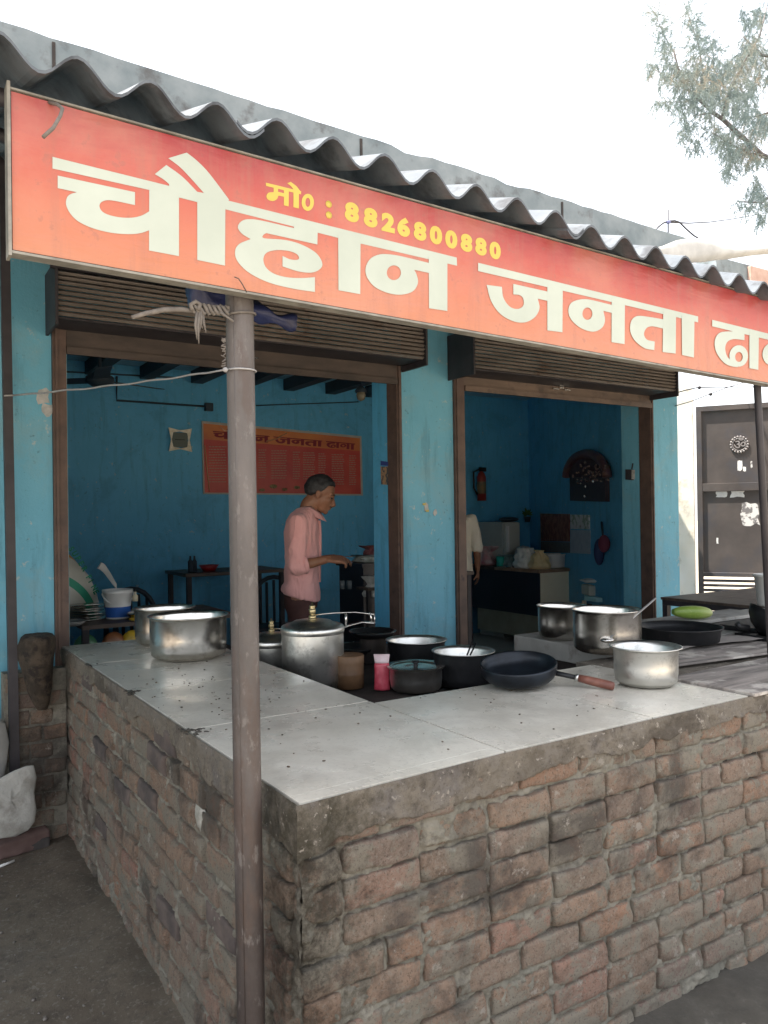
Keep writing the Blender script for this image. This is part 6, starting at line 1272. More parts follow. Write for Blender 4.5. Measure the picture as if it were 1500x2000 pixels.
for k in range(14):
    f = rn.random(); p = ol[0].lerp(ol[3], 0.1 + 0.8*f) + Vector((0.05, 0.12, 0)); h_ = rn.uniform(0.05, 0.18); mb.box((p.x - 0.02, p.y - 0.03, zs - 0.259), (p.x + 0.02, p.y + 0.03, zs - 0.259 + h_))
tag(obj('clutter', mb, pm('dark_clutter', (0.03, 0.03, 0.04), (0.25, 0.2, 0.15), 9, lo=0.5, hi=0.6)), 'jumble of small dark boxes under the teal shelf', 'boxes')
c = at(1170, 1160, t=8.05); c.z = zs + 0.001
t = thing('weighing_scale', 'grey kitchen weighing scale with a round white pan on the shelf', 'scale', tuple(c), rotz=-0.45)
def lk(nm, mb, mt): link(nm, mb.mesh(nm), mt, t)
lk('housing', MB().box((-0.15, -0.11, 0), (0.15, 0.11, 0.105), bev=0.02), pm('scale_grey', (0.52, 0.52, 0.46), (0.60, 0.60, 0.52), 5, 0.5)); lk('display', MB().box((-0.02, -0.122, 0.03), (0.10, -0.111, 0.085)), M['darksteel'])
lk('scale_pan', MB().lathe([(0.0001, 0.125), (0.10, 0.125), (0.15, 0.145), (0.155, 0.15), (0.10, 0.165), (0.0001, 0.17)], (-0.04, 0, 0), 30), pm('scale_white', (0.75, 0.78, 0.75))); lk('stem', MB().tube([(-0.04, 0, 0.10), (-0.04, 0, 0.13)], 0.03, 10), M['darksteel'])
a = at(1203, 1145, t=8.15); b = at(1212, 1086, t=8.2)
t = thing('paper_roll', 'tall grey white roll leaning against the side wall on the shelf', 'roll', tuple(a)); obj('roll', MB().tube([a, b], [0.042, 0.045], 16), pm('roll_paper', (0.68, 0.65, 0.68), (0.74, 0.72, 0.74), 8), t)
tag(obj('white_cup', MB().lathe([(0.0001, 0), (0.03, 0), (0.035, 0.06), (0.03, 0.06), (0.0001, 0.01)], at(1202, 1152, t=7.95), 16), M['white_pl']), 'small white cup at the foot of the paper roll', 'cup')

# ------------------------------------------------------------------ compound gate and wall at the right
GO = at(1362, 1000, t=8.0); GO = Vector((GO.x, GO.y, 0)); GD = Vector((0.556, -0.831, 0)).normalized(); GN = Vector((GD.y, -GD.x, 0))   # towards the camera
GM = Matrix(((GD.x, -GN.x, 0, GO.x), (GD.y, -GN.y, 0, GO.y), (0, 0, 1, 0), (0, 0, 0, 1)))      # local x along the wall, y away from camera
def gpx(px, py, d=0.0):
    dr = ray(px, py); tt = (GO - GN*(-d) - CC).dot(GN)/dr.dot(GN); p = CC + dr*tt; v = p - GO; return (v.dot(GD), p.z)
def gl(nm, mb, mt, parent=None, lb=None):
    mb.v = [GM @ Vector(v) for v in mb.v]; return obj(nm, mb, mt, parent, lb)
t = thing('compound_wall', 'sunlit flaking limewashed wall beside the dark gate', 'wall', tuple(GO))
mb = MB(); mb.grid(lambda u, v: (-1.02 + 0.99*u, 0.0 + 0.015*noise.noise(Vector((u*6, v*12, 4))), 2.86*v), 30, 80); mb.box((-1.02, 0.03, 0), (-0.03, 0.22, 2.855)); gl('plaster_face', mb, M['sunwall'], t)
mb = MB(); mb.box((2.52, 0.0, 0), (5.5, 0.22, 2.86)); gl('plaster_face', mb, M['sunwall'], t)
gt = thing('metal_gate', 'tall dark steel compound gate with round emblem and paper scraps', 'gate', tuple(GO))
zT = 2.665; zm0 = gpx(1400, 960)[1]; zm1 = gpx(1400, 944)[1]; zb1 = gpx(1400, 1124)[1]; zb0 = 0.30
for lx, w_ in ((0.0, 1.22), (1.25, 1.22)):
    gl('gate_sheet', MB().box((lx + 0.05, 0.02, zb1 + 0.03), (lx + w_ - 0.05, 0.026, zT - 0.05)), M['gate'], gt)
    mb = MB(); fr = 0.05
    mb.box((lx, -0.01, 0.1), (lx + fr, 0.04, zT)); mb.box((lx + w_ - fr, -0.01, 0.1), (lx + w_, 0.04, zT)); mb.box((lx + fr, -0.01, zT - fr), (lx + w_ - fr, 0.04, zT)); gl('gate_frame', mb, M['gate'], gt)
    gl('cross_bar', MB().box((lx + fr, -0.008, zm0), (lx + w_ - fr, 0.019, zm1), bev=0.004), M['gate'], gt)
    gl('cross_bar', MB().box((lx + fr, -0.008, zb1 - 0.012), (lx + w_ - fr, 0.038, zb1 + 0.029), bev=0.004), M['gate'], gt); gl('cross_bar', MB().box((lx + fr, -0.008, 0.12), (lx + w_ - fr, 0.038, 0.16)), M['gate'], gt)
    z = zb1 - 0.05
    while z > 0.18:
        gl('louvre_slat', MB().box((lx + fr, 0.004, z - 0.016), (lx + w_ - fr, 0.012, z + 0.012)), M['gate'], gt); z -= 0.048
    gl('inner_rib', MB().box((lx + w_*0.66, 0.013, 0.16), (lx + w_*0.66 + 0.03, 0.03, zb1 - 0.013)), M['gate'], gt)
ex, ez = gpx(1444, 868)
mb = MB(); Rx = Matrix.Rotation(math.pi/2, 4, 'X')
for k in range(18):
    an = 2*math.pi*k/18; mb.ball((ex + 0.078*math.cos(an), 0.012, ez + 0.078*math.sin(an)), 0.0115, None, 8, 6)
mb.tube([(ex + 0.062*math.cos(2*math.pi*k/24), 0.012, ez + 0.062*math.sin(2*math.pi*k/24)) for k in range(25)], 0.006, 6)
text_mb(mb, 'ॐ', 0.13, lambda u, v, d: (ex - 0.055 + u, 0.010 - d, ez - 0.045 + v), ext=0.006, off=0.001)
gl('emblem', mb, pm('cast_iron_emblem', (0.19, 0.17, 0.17), (0.26, 0.24, 0.23), 30, 0.5), gt)
wp = pm('torn_paper', (0.62, 0.60, 0.58), (0.74, 0.73, 0.71), 30, 0.8); wp2 = pm('torn_newsprint', (0.60, 0.58, 0.56), (0.16, 0.15, 0.15), 16, 0.8, lo=0.5, hi=0.56)
def scrap(px, py, wx, wy, sd, mt):
    x_, z_ = gpx(px, py); rn = random.Random(sd); k_ = 8/FPX; n = 16; mb = MB(); pts = []
    for k in range(n):
        an = 2*math.pi*k/n; sx_ = max(-1, min(1, math.cos(an)*1.35)); sz_ = max(-1, min(1, math.sin(an)*1.35)); pts.append((x_ + sx_*wx*k_/2*(1 - 0.3*rn.random()), z_ + sz_*wy*k_/2*(1 - 0.3*rn.random())))
    mb.add([(p[0], 0.0185, p[1]) for p in pts] + [(p[0], 0.0195, p[1]) for p in pts], [tuple(range(n))[::-1]] + [(k, k+n, (k+1) % n + n, (k+1) % n) for k in range(n)]); gl('paper_scrap', mb, mt, gt)
scrap(1409, 963, 22, 18, 1, wp); scrap(1440, 963, 28, 18, 2, wp); scrap(1445, 909, 10, 22, 3, wp); scrap(1454, 916, 6, 10, 4, wp); scrap(1466, 1004, 36, 48, 5, wp2); scrap(1401, 1056, 4, 14, 6, wp); scrap(1468, 907, 4, 14, 7, wp2)
# wires over the gap
t = thing('overhead_wire', 'thin dark wires sagging across the gap above the gate', 'wire', tuple(at(1400, 758, t=6.2)))
for pts in ([(1318, 768), (1340, 762), (1362, 757), (1400, 756), (1450, 756), (1520, 755)], [(1318, 793), (1350, 784), (1385, 770), (1420, 757), (1460, 745), (1500, 735)]):
    obj('strand', MB().tube([at(x, y, t=6.6 + 0.3*i) for i, (x, y) in enumerate(pts)], 0.0055 if pts[0][1] < 780 else 0.004, 5), M['darksteel'], t)
mb = MB()
for px, py in ((1366, 757), (1388, 770)): mb.ball(at(px, py, t=7.2), 0.016, None, 8, 6)
obj('wire_joint', mb, M['darksteel'], t)

# ------------------------------------------------------------------ roof clutter
t = thing('roof_pole', 'thin iron rod with looped black cables on the roof edge', 'rod', tuple(at(1305, 470, Y=4.5)))
obj('rod', MB().tube([at(1305, 476, Y=4.5), at(1305, 410, Y=4.5)], 0.0065, 6), M['darksteel'], t)
obj('cable', MB().tube([at(x, y, Y=4.5) for x, y in ((1278, 453), (1285, 444), (1295, 436), (1305, 432), (1318, 431), (1327, 434), (1340, 447), (1355, 460), (1368, 468))], 0.0075, 6), M['darksteel'], t)
obj('tie', MB().ball(at(1305, 434, Y=4.5), (0.03, 0.02, 0.014)), pm('blue_grey_tie', (0.15, 0.16, 0.3)), t)
t = thing('antenna_mast', 'very thin pale antenna mast standing behind the roof edge', 'mast', tuple(at(1274, 455, Y=6)))
obj('mast_tube', MB().tube([at(1272, 460, Y=6), at(1275, 372, Y=6), at(1279, 265, Y=6)], 0.006, 6), pm('pale_mast', (0.65, 0.65, 0.65)), t); obj('stay', MB().tube([at(1275, 373, Y=6), at(1330, 430, Y=6)], 0.0055, 5), pm('pale_stay', (0.6, 0.58, 0.55)), t)
t = thing('long_cable', 'thin cable running from the roof rod towards the tree', 'cable', tuple(at(1310, 435, Y=4.5)))
obj('strand', MB().tube([at(x, y, Y=4.5 + 1.0*i) for i, (x, y) in enumerate(((1308, 434), (1345, 436), (1385, 434), (1430, 428), (1470, 421), (1540, 408)))], 0.008, 5), M['darksteel'], t)
# pale folded tarpaulin / pipe lying over the roof corner
mb = MB(); rings = []
key = [(1235, 495, 4, 4), (1290, 494, 13, 5), (1320, 491, 22, 6), (1345, 490, 24, 7), (1375, 489, 22, 8), (1400, 492, 15, 9), (1425, 494, 11, 9), (1450, 492, 9, 9), (1480, 489, 8, 8), (1560, 484, 8, 8), (1700, 474, 8, 8)]
for i, (px, py, hv, hd) in enumerate(key):
    c = at(px, py, Y=4.20); k_ = (c - CC).dot(CF)/FPX
    rings.append([(c.x, c.y + hd*k_*1.2*math.cos(2*math.pi*k/20), c.z + hv*k_*(math.sin(2*math.pi*k/20) + 0.12*math.sin(6*math.pi*k/20 + i*0.3))) for k in range(20)])
mb.loft(rings); tag(obj('rolled_sheet', mb, pm('pale_tarp', (0.40, 0.385, 0.355), (0.52, 0.50, 0.46), 6, 0.7, 0.3)), 'pale rolled sheet tapering into a pole over the roof corner', 'rolled sheet')
a = at(1392, 500, Y=6.0); b = at(1392, 560, Y=6.0)
t = thing('neighbour_slab', 'grey concrete roof slab edge of the building behind', 'roof slab', (a.x + 1.5, 6.2, b.z))
obj('slab_edge', MB().box((a.x, 5.95, b.z), (a.x + 5, 7.5, a.z - 0.02)), M['cement'], t)
q = at(1462, 520, Y=5.93); obj('exposed_brick', MB().box((q.x, 5.90, b.z + 0.01), (q.x + 0.5, 5.949, q.z), bev=0.01), pm('pinkish_brick', (0.42, 0.26, 0.20), (0.5, 0.34, 0.27), 10), t)
obj('support', MB().box((a.x + 3.6, 6.2, 0), (a.x + 4.0, 6.8, b.z - 0.002)), M['cement'], t)

# ------------------------------------------------------------------ tree
def mat_leaf():
    m, t_, b = mk('needle_foliage'); co = wpos(t_)
    c_ = ramp(t_, noise_node(t_, co, 1.6, 4, 0.6), [(0.38, (0.15, 0.20, 0.20)), (0.55, (0.21, 0.25, 0.23)), (0.66, (0.30, 0.26, 0.20))])
    t_.links.new(c_, b.inputs['Base Color']); b.inputs['Roughness'].default_value = 0.6
    tr = N(t_, 'ShaderNodeBsdfTranslucent'); t_.links.new(c_, tr.inputs[0]); mx = N(t_, 'ShaderNodeMixShader'); mx.inputs[0].default_value = 0.6
    t_.links.new(b.outputs[0], mx.inputs[1]); t_.links.new(tr.outputs[0], mx.inputs[2]); t_.links.new(mx.outputs[0], t_.nodes['Material Output'].inputs[0]); return m
TD = 11.0
def tp(zx, zy, dd=0.0): return at(1200 + 0.24*zx, 0.24*zy, t=TD + dd)
tr_base = Vector((tp(2400, 1500).x, tp(2400, 1500).y, 0))
t = thing('feathery_tree', 'tall feathery needle leaved tree behind the gate at the upper right', 'tree', tuple(tr_base))
trunk_top = tr_base + Vector((0.1, 0.1, 9.0))
obj('trunk', MB().tube([tr_base, tr_base + Vector((0.05, 0, 3)), tr_base + Vector((0.0, 0.1, 6)), trunk_top], [0.22, 0.17, 0.12, 0.06], 14), pm('tree_bark', (0.10, 0.08, 0.065), (0.16, 0.13, 0.11), 9, 0.9, 0.5), t)
brk = pm('branch_bark', (0.10, 0.085, 0.08), (0.15, 0.13, 0.12), 9, 0.9)
limbs = [[(2350, 1700), (1700, 1500), (1200, 1260), (880, 970), (800, 915), (680, 800), (580, 710), (520, 560), (480, 400)], [(1200, 1260), (1100, 1250), (960, 1180), (800, 1080), (700, 1180)], [(800, 915), (720, 930), (640, 945)],
         [(680, 800), (720, 600), (690, 380), (600, 120)], [(880, 970), (950, 700), (1060, 500), (1180, 300), (1240, 60)], [(1700, 1500), (1400, 1500), (1200, 1650), (1000, 1640)], [(2300, 1200), (1700, 1000), (1300, 900), (1150, 950)], [(2300, 800), (1600, 500), (1200, 450), (1050, 300)], [(580, 710), (450, 650), (320, 560)], [(700, 780), (560, 830), (350, 830)], [(480, 420), (400, 280), (330, 100)]]
rn = random.Random(12)
for i, L_ in enumerate(limbs):
    r0 = (0.045, 0.02, 0.012, 0.02, 0.03, 0.03, 0.035, 0.04, 0.012, 0.012, 0.010)[i]; n = len(L_); dd = [0.25*math.sin(i*2.1 + k) for k in range(n)]
    obj('branch', MB().tube([tp(p[0], p[1], 0 if i == 0 else dd[k]*(k/n)) for k, p in enumerate(L_)], [r0*(1 - 0.75*k/(n - 1)) for k in range(n)], 6), brk, t)
cl = [(330,110,45),(350,190,40),(375,270,50),(415,350,55),(440,450,60),(460,540,60),(600,60,30),(610,130,40),(640,230,50),(690,200,35),(660,330,55),(680,430,75),(640,520,70),(330,550,50),(270,500,28),(400,620,50),(520,600,80),(560,680,70),(700,600,100),(850,550,100),(780,330,35),(820,430,60),(1000,520,100),(1130,450,110),(1120,330,80),(1060,180,40),(1050,60,35),(1150,130,70),(1220,60,60),(360,830,40),(430,830,45),(520,810,60),(600,850,60),(700,760,90),(800,680,100),(900,800,110),(1050,700,100),(1050,850,110),(1200,620,80),(1160,1000,100),(1240,950,80),(560,1080,50),(620,1000,50),(650,1130,40),(680,1200,35),(600,1200,25),(820,1060,70),(870,1160,60),(950,1100,80),(950,1250,70),(1010,1200,70),(920,1400,50),(960,1330,50),(1100,1300,60),(1110,1180,70),(1200,1280,50),(1150,1470,50),(1130,1560,60),(1210,1620,70),(1010,1640,35),(1080,1680,40),(1200,1760,50),(740,900,60),(540,950,40)]
for (x_, y_, r_) in [(1400, 300, 130), (1450, 600, 140), (1500, 900, 140), (1450, 1250, 130), (1500, 1600, 130), (1700, 500, 160), (1750, 1000, 160), (1800, 1400, 150), (1450, 50, 120), (2000, 700, 180), (2050, 1200, 180)]: cl.append((x_, y_, r_))
mb = MB(); V = []; Fc = []
for (cx, cy, cr) in cl:
    nb = max(6, int(cr*cr/130 * (1 if cx < 1300 else 0.5)))
    for k in range(nb):
        an = rn.uniform(0, 6.28); rr = cr*math.sqrt(rn.random()); x0 = cx + rr*math.cos(an); y0 = cy + rr*math.sin(an)
        p = tp(x0, y0, rn.uniform(-0.8, 0.8)*cr/80); up_ = cy < 480 and cx < 1000
        dirn = Vector((rn.uniform(-1, 1), rn.uniform(-1, 1), 0)).normalized()*rn.uniform(0.3, 0.9) + Vector((0, 0, rn.uniform(0.3, 0.9) if (up_ and rn.random() < 0.7) else rn.uniform(-1.0, -0.1))); dirn.normalize()
        L = rn.uniform(0.12, 0.26); K = 13; q = p.copy(); dv = dirn.copy()
        for j in range(K):
            q = q + dv*(L/K); dv = (dv + Vector((0, 0, -0.05))).normalized()
            for _ in range(2):
                nd = (dv*0.55 + Vector((rn.gauss(0, 1), rn.gauss(0, 1), rn.gauss(0, 1) - 0.25)).normalized()*0.8).normalized(); nl = rn.uniform(0.035, 0.085)*(1 - 0.4*j/K)
                sd = nd.cross(CF).normalized()*rn.uniform(0.0028, 0.0050); o_ = len(V); V += [q - sd, q + sd, q + nd*nl]; Fc.append((o_, o_+1, o_+2))
me = bpy.data.meshes.new('crown'); me.from_pydata([v - tr_base for v in V], [], Fc); cro = link('crown', me, mat_leaf(), t); stuff(cro)
print('needles', len(Fc))
# ------------------------------------------------------------------ people
def ring_h(z, cx, cy, rx, ry, n=28, tilt=0.0, p=2.3):
    out = []
    for k in range(n):
        an = 2*math.pi*k/n; c_, s_2 = math.cos(an), math.sin(an); q = (abs(c_)**p + abs(s_2)**p)**(-1/p)
        x = rx*q*c_; y = ry*q*s_2; out.append(Vector((cx + x, cy + y, z + tilt*x)))
    return out
def smooth_pts(pts, rad, sub=4):
    P_ = [Vector(p) for p in pts]; out = []; rr = []
    for i in range(len(P_) - 1):
        p0, p1, p2, p3 = P_[max(i-1, 0)], P_[i], P_[i+1], P_[min(i+2, len(P_)-1)]
        for j in range(sub):
            s = j/sub; out.append(0.5*((2*p1) + (p2 - p0)*s + (2*p0 - 5*p1 + 4*p2 - p3)*s*s + (3*p1 - p0 - 3*p2 + p3)*s**3)); rr.append(rad[i] + (rad[i+1] - rad[i])*s)
    out.append(P_[-1]); rr.append(rad[-1]); return out, rr
def limb(mb, pts, rad, n=14, sub=4):
    a, b = smooth_pts(pts, rad, sub); mb.tube(a, b, n); mb.ball(a[0], b[0], None, 12, 8); mb.ball(a[-1], b[-1], None, 12, 8)
def remesh(mb, voxel, iters=6):
    me = mb.mesh('tmpb'); o = bpy.data.objects.new('tmpb', me); COL.objects.link(o)
    r_ = o.modifiers.new('r', 'REMESH'); r_.mode = 'VOXEL'; r_.voxel_size = voxel; r_.use_smooth_shade = True
    s_ = o.modifiers.new('s', 'SMOOTH'); s_.factor = 0.5; s_.iterations = iters
    dg = bpy.context.evaluated_depsgraph_get(); dg.update(); m2 = bpy.data.meshes.new_from_object(o.evaluated_get(dg)); bpy.data.objects.remove(o)
    m2.polygons.foreach_set('use_smooth', [True]*len(m2.polygons)); return m2
def hand(mb, w, fd, up, s=1.0, curl=0.5, thumb=1):
    """w wrist, fd finger direction, up = back of the hand normal"""
    fd = Vector(fd).normalized(); up = (Vector(up) - fd*Vector(up).dot(fd)).normalized(); sd = fd.cross(up); w = Vector(w)
    for k in range(5): mb.tube([w + sd*(k-2)*0.014*s - fd*0.01, w + fd*0.05*s + sd*(k-2)*0.018*s, w + fd*0.085*s + sd*(k-2)*0.018*s], [0.014*s, 0.016*s, 0.013*s], 8)
    for k, (L, off) in enumerate(((0.062, -1.6), (0.075, -0.55), (0.071, 0.5), (0.055, 1.5))):
        p = w + fd*0.085*s + sd*off*0.021*s; pts = [p]; d = fd.copy(); a = 0
        for j in range(3):
            a += curl*(0.5 + 0.3*j); d = fd*math.cos(a) - up*math.sin(a); p = p + d*L*s*(0.42, 0.33, 0.25)[j]; pts.append(p)
        mb.tube(pts, [0.0095*s, 0.009*s, 0.0082*s, 0.007*s], 8); mb.ball(pts[-1], 0.007*s, None, 8, 6)
    p = w + fd*0.02*s - sd*0.028*s*thumb; d1 = (fd*0.7 - sd*0.55*thumb - up*0.35).normalized(); p1 = p + d1*0.04*s; d2 = (fd*0.85 - sd*0.1*thumb - up*0.6).normalized(); p2 = p1 + d2*0.032*s; p3 = p2 + d2*0.024*s
    mb.tube([p, p1, p2, p3], [0.014*s, 0.0115*s, 0.0105*s, 0.008*s], 8); mb.ball(p3, 0.008*s, None, 8, 6)
def skin_mat(nm, c1, c2):
    m, t_, b = mk(nm); co = ocoord(t_); c_ = ramp(t_, noise_node(t_, co, 14, 6, 0.6), [(0.35, c1), (0.65, c2)]); t_.links.new(c_, b.inputs['Base Color']); b.inputs['Roughness'].default_value = 0.5
    b.inputs['Subsurface Weight'].default_value = 0.08; b.inputs['Subsurface Scale'].default_value = 0.01; return m
SKIN = skin_mat('brown_skin', (0.25, 0.115, 0.065), (0.32, 0.155, 0.09))
def shirt_mat(nm, c1, c2, stripe=False):
    m, t_, b = mk(nm); co = ocoord(t_); c_ = ramp(t_, noise_node(t_, co, 5, 5, 0.6), [(0.3, c1), (0.7, c2)])
    t_.links.new(c_, b.inputs['Base Color']); b.inputs['Roughness'].default_value = 0.85; b.inputs['Sheen Weight'].default_value = 0.2
    h = noise_node(t_, co, 9, 3, 0.5, 0.8, sc3=(1.2, 1.2, 0.55)); bump(t_, b, h, 0.8, 0.035); return m
def head_parts(mb, hc, pitch, s=1.0):
    """adult man's head, local frame: x forward, z up, origin at head centre"""
    Rm = Matrix.Rotation(pitch, 4, 'Y'); hc = Vector(hc)
    def T(p): return hc + Rm @ (Vector(p)*s)
    def B(c, r, nu=18, nv=12): mb.ball(T(c), tuple(v*s for v in r), Rm, nu, nv)
    B((-0.012, 0, 0.030), (0.096, 0.076, 0.088), 24, 16)          # cranium
    B((0.030, 0, -0.020), (0.064, 0.062, 0.080), 22, 14)          # face mass
    B((0.042, 0, -0.078), (0.040, 0.044, 0.034))                  # jaw
    B((0.070, 0, -0.096), (0.020, 0.022, 0.017))                  # chin
    B((0.072, 0, 0.022), (0.022, 0.054, 0.016))                   # brow
    for sy_ in (-1, 1):
        B((0.058, sy_*0.040, -0.020), (0.028, 0.022, 0.022))      # cheek bones
        B((-0.004, sy_*0.076, -0.008), (0.018, 0.008, 0.031), 12, 8); B((-0.010, sy_*0.083, -0.004), (0.016, 0.007, 0.026), 12, 8)   # ears
    mb.tube([T((0.083, 0, 0.010)), T((0.098, 0, -0.016)), T((0.111, 0, -0.038)), T((0.100, 0, -0.047))], [0.009*s, 0.011*s, 0.0135*s, 0.010*s], 10)      # nose
    for sy_ in (-1, 1): B((0.095, sy_*0.013, -0.042), (0.011, 0.008, 0.008), 10, 8)
    B((0.087, 0, -0.063), (0.014, 0.025, 0.006), 12, 8); B((0.084, 0, -0.073), (0.013, 0.022, 0.007), 12, 8)     # lips
    return T, Rm
def hair_mesh(T, Rm, s=1.0, seed=0, bald=0.0):
    mb = MB(); n = 40; rings = []
    for j in range(15):
        th = math.pi*(0.02 + 0.60*j/14); rg = []
        for k in range(n):
            an = 2*math.pi*k/n; f = math.cos(an)
            cut = (0.60 + 0.14*min(1, max(0, -f)*2)) if f < 0.1 else 0.60 - 0.27*min(1, (f - 0.1)/0.5)
            thh = min(th, math.pi*(cut + 0.02)); thh = math.pi*0.02 + (math.pi*cut - math.pi*0.02)*(j/14)
            q = 1.08 + 0.06*noise.noise(Vector((math.cos(an)*4, math.sin(an)*4, thh*5 + seed))) + (0.045*noise.noise(Vector((math.cos(an)*13, math.sin(an)*13, thh*12 + seed))))
            if j == 14: q = 0.99
            rg.append(T((-0.012 + 0.098*q*math.sin(thh)*math.cos(an), 0.078*q*math.sin(thh)*math.sin(an), 0.030 + 0.092*q*math.cos(thh))))
        rings.append(rg)
    mb.loft(rings[::-1]); return mb
def person(label, loc, rz, pose):
    t = thing('person', label, 'person', loc, None, rz)
    def lk(nm, me, mt, lb=None): return link(nm, me, mt, t, None, lb)
    mb = MB()
    T, Rm = head_parts(mb, pose['head'], pose['pitch'], 1.06)
    nk = Vector(pose['neck']); hd = Vector(pose['head']); limb(mb, [nk + Vector((-0.005, 0, -0.03)), nk + Vector((0.0, 0, 0.03)), T((-0.02, 0, -0.055))], [0.068, 0.063, 0.062])
    rg = [ring_h(z, cx, 0, rx*0.88, ry*0.88) for z, cx, rx, ry in pose['torso']]; mb.loft(rg)
    for key in ('arm_r', 'arm_l'):
        sh, el, wr, fd, up, curl, th = pose[key]; limb(mb, [sh, tuple((Vector(sh)*0.5 + Vector(el)*0.5)), el], [0.050, 0.043, 0.036]); limb(mb, [el, tuple(Vector(el)*0.6 + Vector(wr)*0.4), wr], [0.037, 0.036, 0.024]); hand(mb, wr, fd, up, 1.0, curl, th)
    for sy_ in (-1, 1):
        fx, fy = pose['feet'][0 if sy_ < 0 else 1]
        limb(mb, [(pose['torso'][0][1], sy_*0.09, 0.90), (fx*0.5, sy_*0.10 + fy*0.3, 0.50), (fx, sy_*0.10 + fy, 0.09)], [0.082, 0.056, 0.038]); limb(mb, [(fx - 0.04, sy_*0.10 + fy, 0.035), (fx + 0.06, sy_*0.10 + fy, 0.032), (fx + 0.16, sy_*0.11 + fy, 0.022)], [0.034, 0.034, 0.022])
    lk('body', remesh(mb, 0.0058, 3), SKIN)
    lk('hair', hair_mesh(T, Rm, 1.0, pose.get('seed', 0)).mesh('hair'), pose['hair'])
    mb = MB()
    for sy_ in (-1, 1): mb.ball(T((0.0795, sy_*0.030, 0.001)), (0.010, 0.012, 0.0065), Rm, 10, 8)
    lk('eyes', mb.mesh('eyes'), pm('eye_dark', (0.03, 0.02, 0.02), rough=0.3))
    mb = MB()
    for sy_ in (-1, 1): mb.tube([T((0.088, sy_*0.012, 0.020)), T((0.088, sy_*0.032, 0.026)), T((0.074, sy_*0.050, 0.020))], [0.004, 0.005, 0.003], 6)
    lk('eyebrows', mb.mesh('eyebrows'), pose['hair'])
    mb = MB(); mb.ball(T((0.094, 0, -0.055)), (0.010, 0.030, 0.006), Rm, 12, 8); lk('moustache', mb.mesh('moustache'), pose['hair'])
    # trousers
    mb = MB(); tz = pose['torso']
    mb.loft([ring_h(1.0, tz[0][1], 0, 0.112, 0.150), ring_h(0.9, tz[0][1], 0, 0.118, 0.160), ring_h(0.82, tz[0][1], 0, 0.112, 0.158)])
    for sy_ in (-1, 1):
        fx, fy = pose['feet'][0 if sy_ < 0 else 1]; limb(mb, [(tz[0][1], sy_*0.082, 0.86), (fx*0.5, sy_*0.10 + fy*0.3, 0.48), (fx, sy_*0.10 + fy, 0.10)], [0.098, 0.078, 0.066])
    lk('trousers', remesh(mb, 0.012, 3), pose['trouser_mat'])
    # shirt: torso + sleeves merged
    mb = MB(); hem = pose['hem']; rg = []
    rg.append([p + Vector((0, 0, 0)) for p in ring_h(hem, tz[0][1], 0, tz[0][2]*1.10, tz[0][3]*1.10, tilt=pose.get('hemtilt', -0.2))])
    rg.append(ring_h(hem + 0.05, tz[0][1], 0, tz[0][2]*1.10, tz[0][3]*1.09, tilt=pose.get('hemtilt', -0.2)*0.6))
    for z, cx, rx, ry in tz:
        if z > hem + 0.08: rg.append(ring_h(z, cx, 0, rx*1.05, ry*1.05))
    mb.loft(rg)
    for key in ('arm_r', 'arm_l'):
        sh, el, wr, fd, up, curl, th = pose[key]; sh_, el_, wr_ = Vector(sh), Vector(el), Vector(wr)
        cuff = el_ + (wr_ - el_)*pose['cuff']
        limb(mb, [sh_ + Vector((0, 0, 0.004)), sh_*0.5 + el_*0.5, el_ + Vector((-0.004, 0, -0.002))], [0.066, 0.062, 0.058])
        if pose['cuff'] > 0.02: mb.tube([el_, el_*0.4 + cuff*0.6, cuff], [0.058, 0.057, 0.054], 18)
    sm = remesh(mb, 0.0085, 4); nrm = [v.normal.copy() for v in sm.vertices]; elb = Vector(pose['arm_r'][1])
    for v, nn in zip(sm.vertices, nrm):
        p = v.co; q = noise.noise(Vector((p.x*9 + p.z*5, p.y*9, p.z*11))); q2 = noise.noise(Vector((p.x*5 + 3, p.y*22 + p.x*14, p.z*4.5))); k_ = math.exp(-(p - elb).length/0.12); q3 = noise.noise(Vector((p.x*20, p.y*12, p.z*34)))
        v.co = p + nn*(0.007*q + 0.008*(1 - abs(q2)*2.4)*0.6 + 0.010*q3*k_)
    lk('shirt', sm, pose['shirt_mat'])
    if pose['cuff'] > 0.02 and pose.get('rolled'):
        for key in ('arm_r', 'arm_l'):
            el_, wr_ = Vector(pose[key][1]), Vector(pose[key][2]); c0_ = el_ + (wr_ - el_)*(pose['cuff'] - 0.13); c1_ = el_ + (wr_ - el_)*(pose['cuff'] + 0.02)
            lk('cuff', MB().tube([c0_, c0_*0.7 + c1_*0.3, c1_*0.7 + c0_*0.3, c1_], [0.056, 0.063, 0.063, 0.056], 20).mesh('cuff'), pose['shirt_mat'])
    if pose.get('collar'):
        mb = MB(); rings = []
        for (dz, r_, dx) in ((-0.012, 0.088, 0.0), (0.03, 0.070, 0.012), (0.038, 0.067, 0.014), (0.022, 0.084, 0.006), (-0.022, 0.102, 0.014)):
            rings.append([Vector((nk.x + dx + r_*math.cos(a_)*1.02, r_*math.sin(a_)*1.02, nk.z + dz - 0.050*max(0, math.cos(a_)) - 0.012)) for a_ in [2*math.pi*k/28 for k in range(28)]])
        mb.loft(rings, caps=False); lk('collar', mb.mesh('collar'), pose['shirt_mat'])
        xf = tz[3][1] + tz[3][2]*1.05
        mb = MB(); 
        for z, cx, rx, ry in tz[1:-2]: pass
        pts = [(cx + rx*1.055 + 0.003, 0.0, z) for z, cx, rx, ry in tz if hem < z < nk.z - 0.05]; mb.tube(pts, [0.014]*len(pts), 8, flat=1.0); 
        mb.v = [Vector(v) for v in mb.v]; lk('placket', mb.mesh('placket'), pose['shirt_mat'])
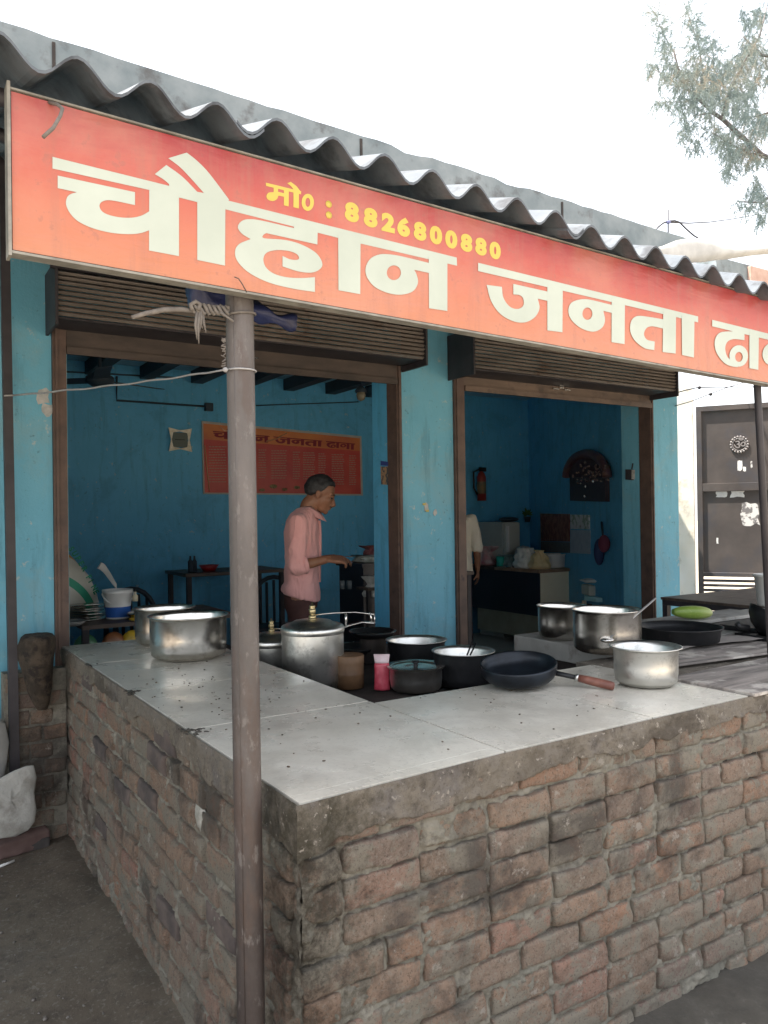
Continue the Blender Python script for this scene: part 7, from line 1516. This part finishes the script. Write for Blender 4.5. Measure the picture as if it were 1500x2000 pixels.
        z = 1.28; cx = 0.02; lk('pocket', MB().box((0.098, 0.05, 1.22), (0.112, 0.13, 1.33), bev=0.004).mesh('pocket'), pose['shirt_mat'])
    return t
hairG = pm('greying_hair', (0.012, 0.012, 0.013), (0.05, 0.05, 0.053), 40, 0.6, 0.6, world=False)
hairB = pm('black_hair', (0.012, 0.012, 0.013), (0.03, 0.03, 0.03), 40, 0.6, 0.5, world=False)
pA = at(593, 1100, Y=4.92)
person('man in a pink shirt with rolled sleeves looking down to the right', (pA.x, pA.y, 0.15), -yaw, dict(
    head=(0.122, 0, 1.608), pitch=0.38, neck=(0.046, 0, 1.500), seed=3, hair=hairG,
    torso=[(0.88, -0.022, 0.118, 0.165), (1.0, -0.018, 0.112, 0.16), (1.12, -0.012, 0.110, 0.160), (1.24, -0.008, 0.112, 0.172), (1.35, -0.008, 0.112, 0.180), (1.425, -0.002, 0.102, 0.176), (1.472, 0.012, 0.088, 0.138), (1.510, 0.032, 0.064, 0.078)],
    arm_r=((-0.014, -0.182, 1.405), (-0.018, -0.232, 1.125), (0.185, -0.175, 1.168), (0.97, 0.15, -0.10), (0.05, -0.35, 1), 0.75, 1),
    arm_l=((-0.005, 0.182, 1.405), (0.02, 0.225, 1.12), (0.20, 0.15, 1.16), (0.95, -0.3, -0.10), (0.05, 0.3, 1), 0.6, -1),
    feet=((0.03, -0.02), (-0.06, 0.02)), hem=0.905, hemtilt=-0.28, cuff=0.30, rolled=True, collar=True,
    shirt_mat=shirt_mat('pink_cotton', (0.78, 0.38, 0.36), (0.84, 0.45, 0.42)), trouser_mat=pm('dark_maroon_cloth', (0.055, 0.022, 0.020), (0.085, 0.035, 0.030), 6, 0.85, world=False)))
pB = at(887, 1100, Y=6.55)
person('man in a cream kurta half hidden by the middle pier', (pB.x, pB.y, 0.15), math.pi/2 - yaw, dict(
    head=(0.03, 0, 1.60), pitch=0.1, neck=(0.005, 0, 1.47), seed=8, hair=hairB,
    torso=[(0.86, -0.01, 0.120, 0.175), (1.0, -0.01, 0.115, 0.17), (1.12, -0.01, 0.110, 0.168), (1.26, -0.01, 0.112, 0.178), (1.36, -0.01, 0.108, 0.182), (1.415, -0.008, 0.092, 0.165), (1.450, 0.0, 0.070, 0.115), (1.478, 0.004, 0.052, 0.06)],
    arm_r=((-0.012, -0.185, 1.39), (-0.04, -0.235, 1.115), (0.01, -0.245, 0.875), (0.05, 0.02, -1), (0, -1, 0), 0.35, -1),
    arm_l=((-0.012, 0.185, 1.39), (-0.04, 0.235, 1.115), (0.01, 0.245, 0.875), (0.05, -0.02, -1), (0, 1, 0), 0.35, 1),
    feet=((0.0, -0.02), (0.04, 0.02)), hem=0.84, hemtilt=0.0, cuff=0.12, collar=False,
    shirt_mat=shirt_mat('cream_cotton', (0.80, 0.73, 0.58), (0.86, 0.79, 0.66)), trouser_mat=pm('dark_wine_cloth', (0.045, 0.018, 0.025), (0.06, 0.025, 0.032), 6, 0.85, world=False)))
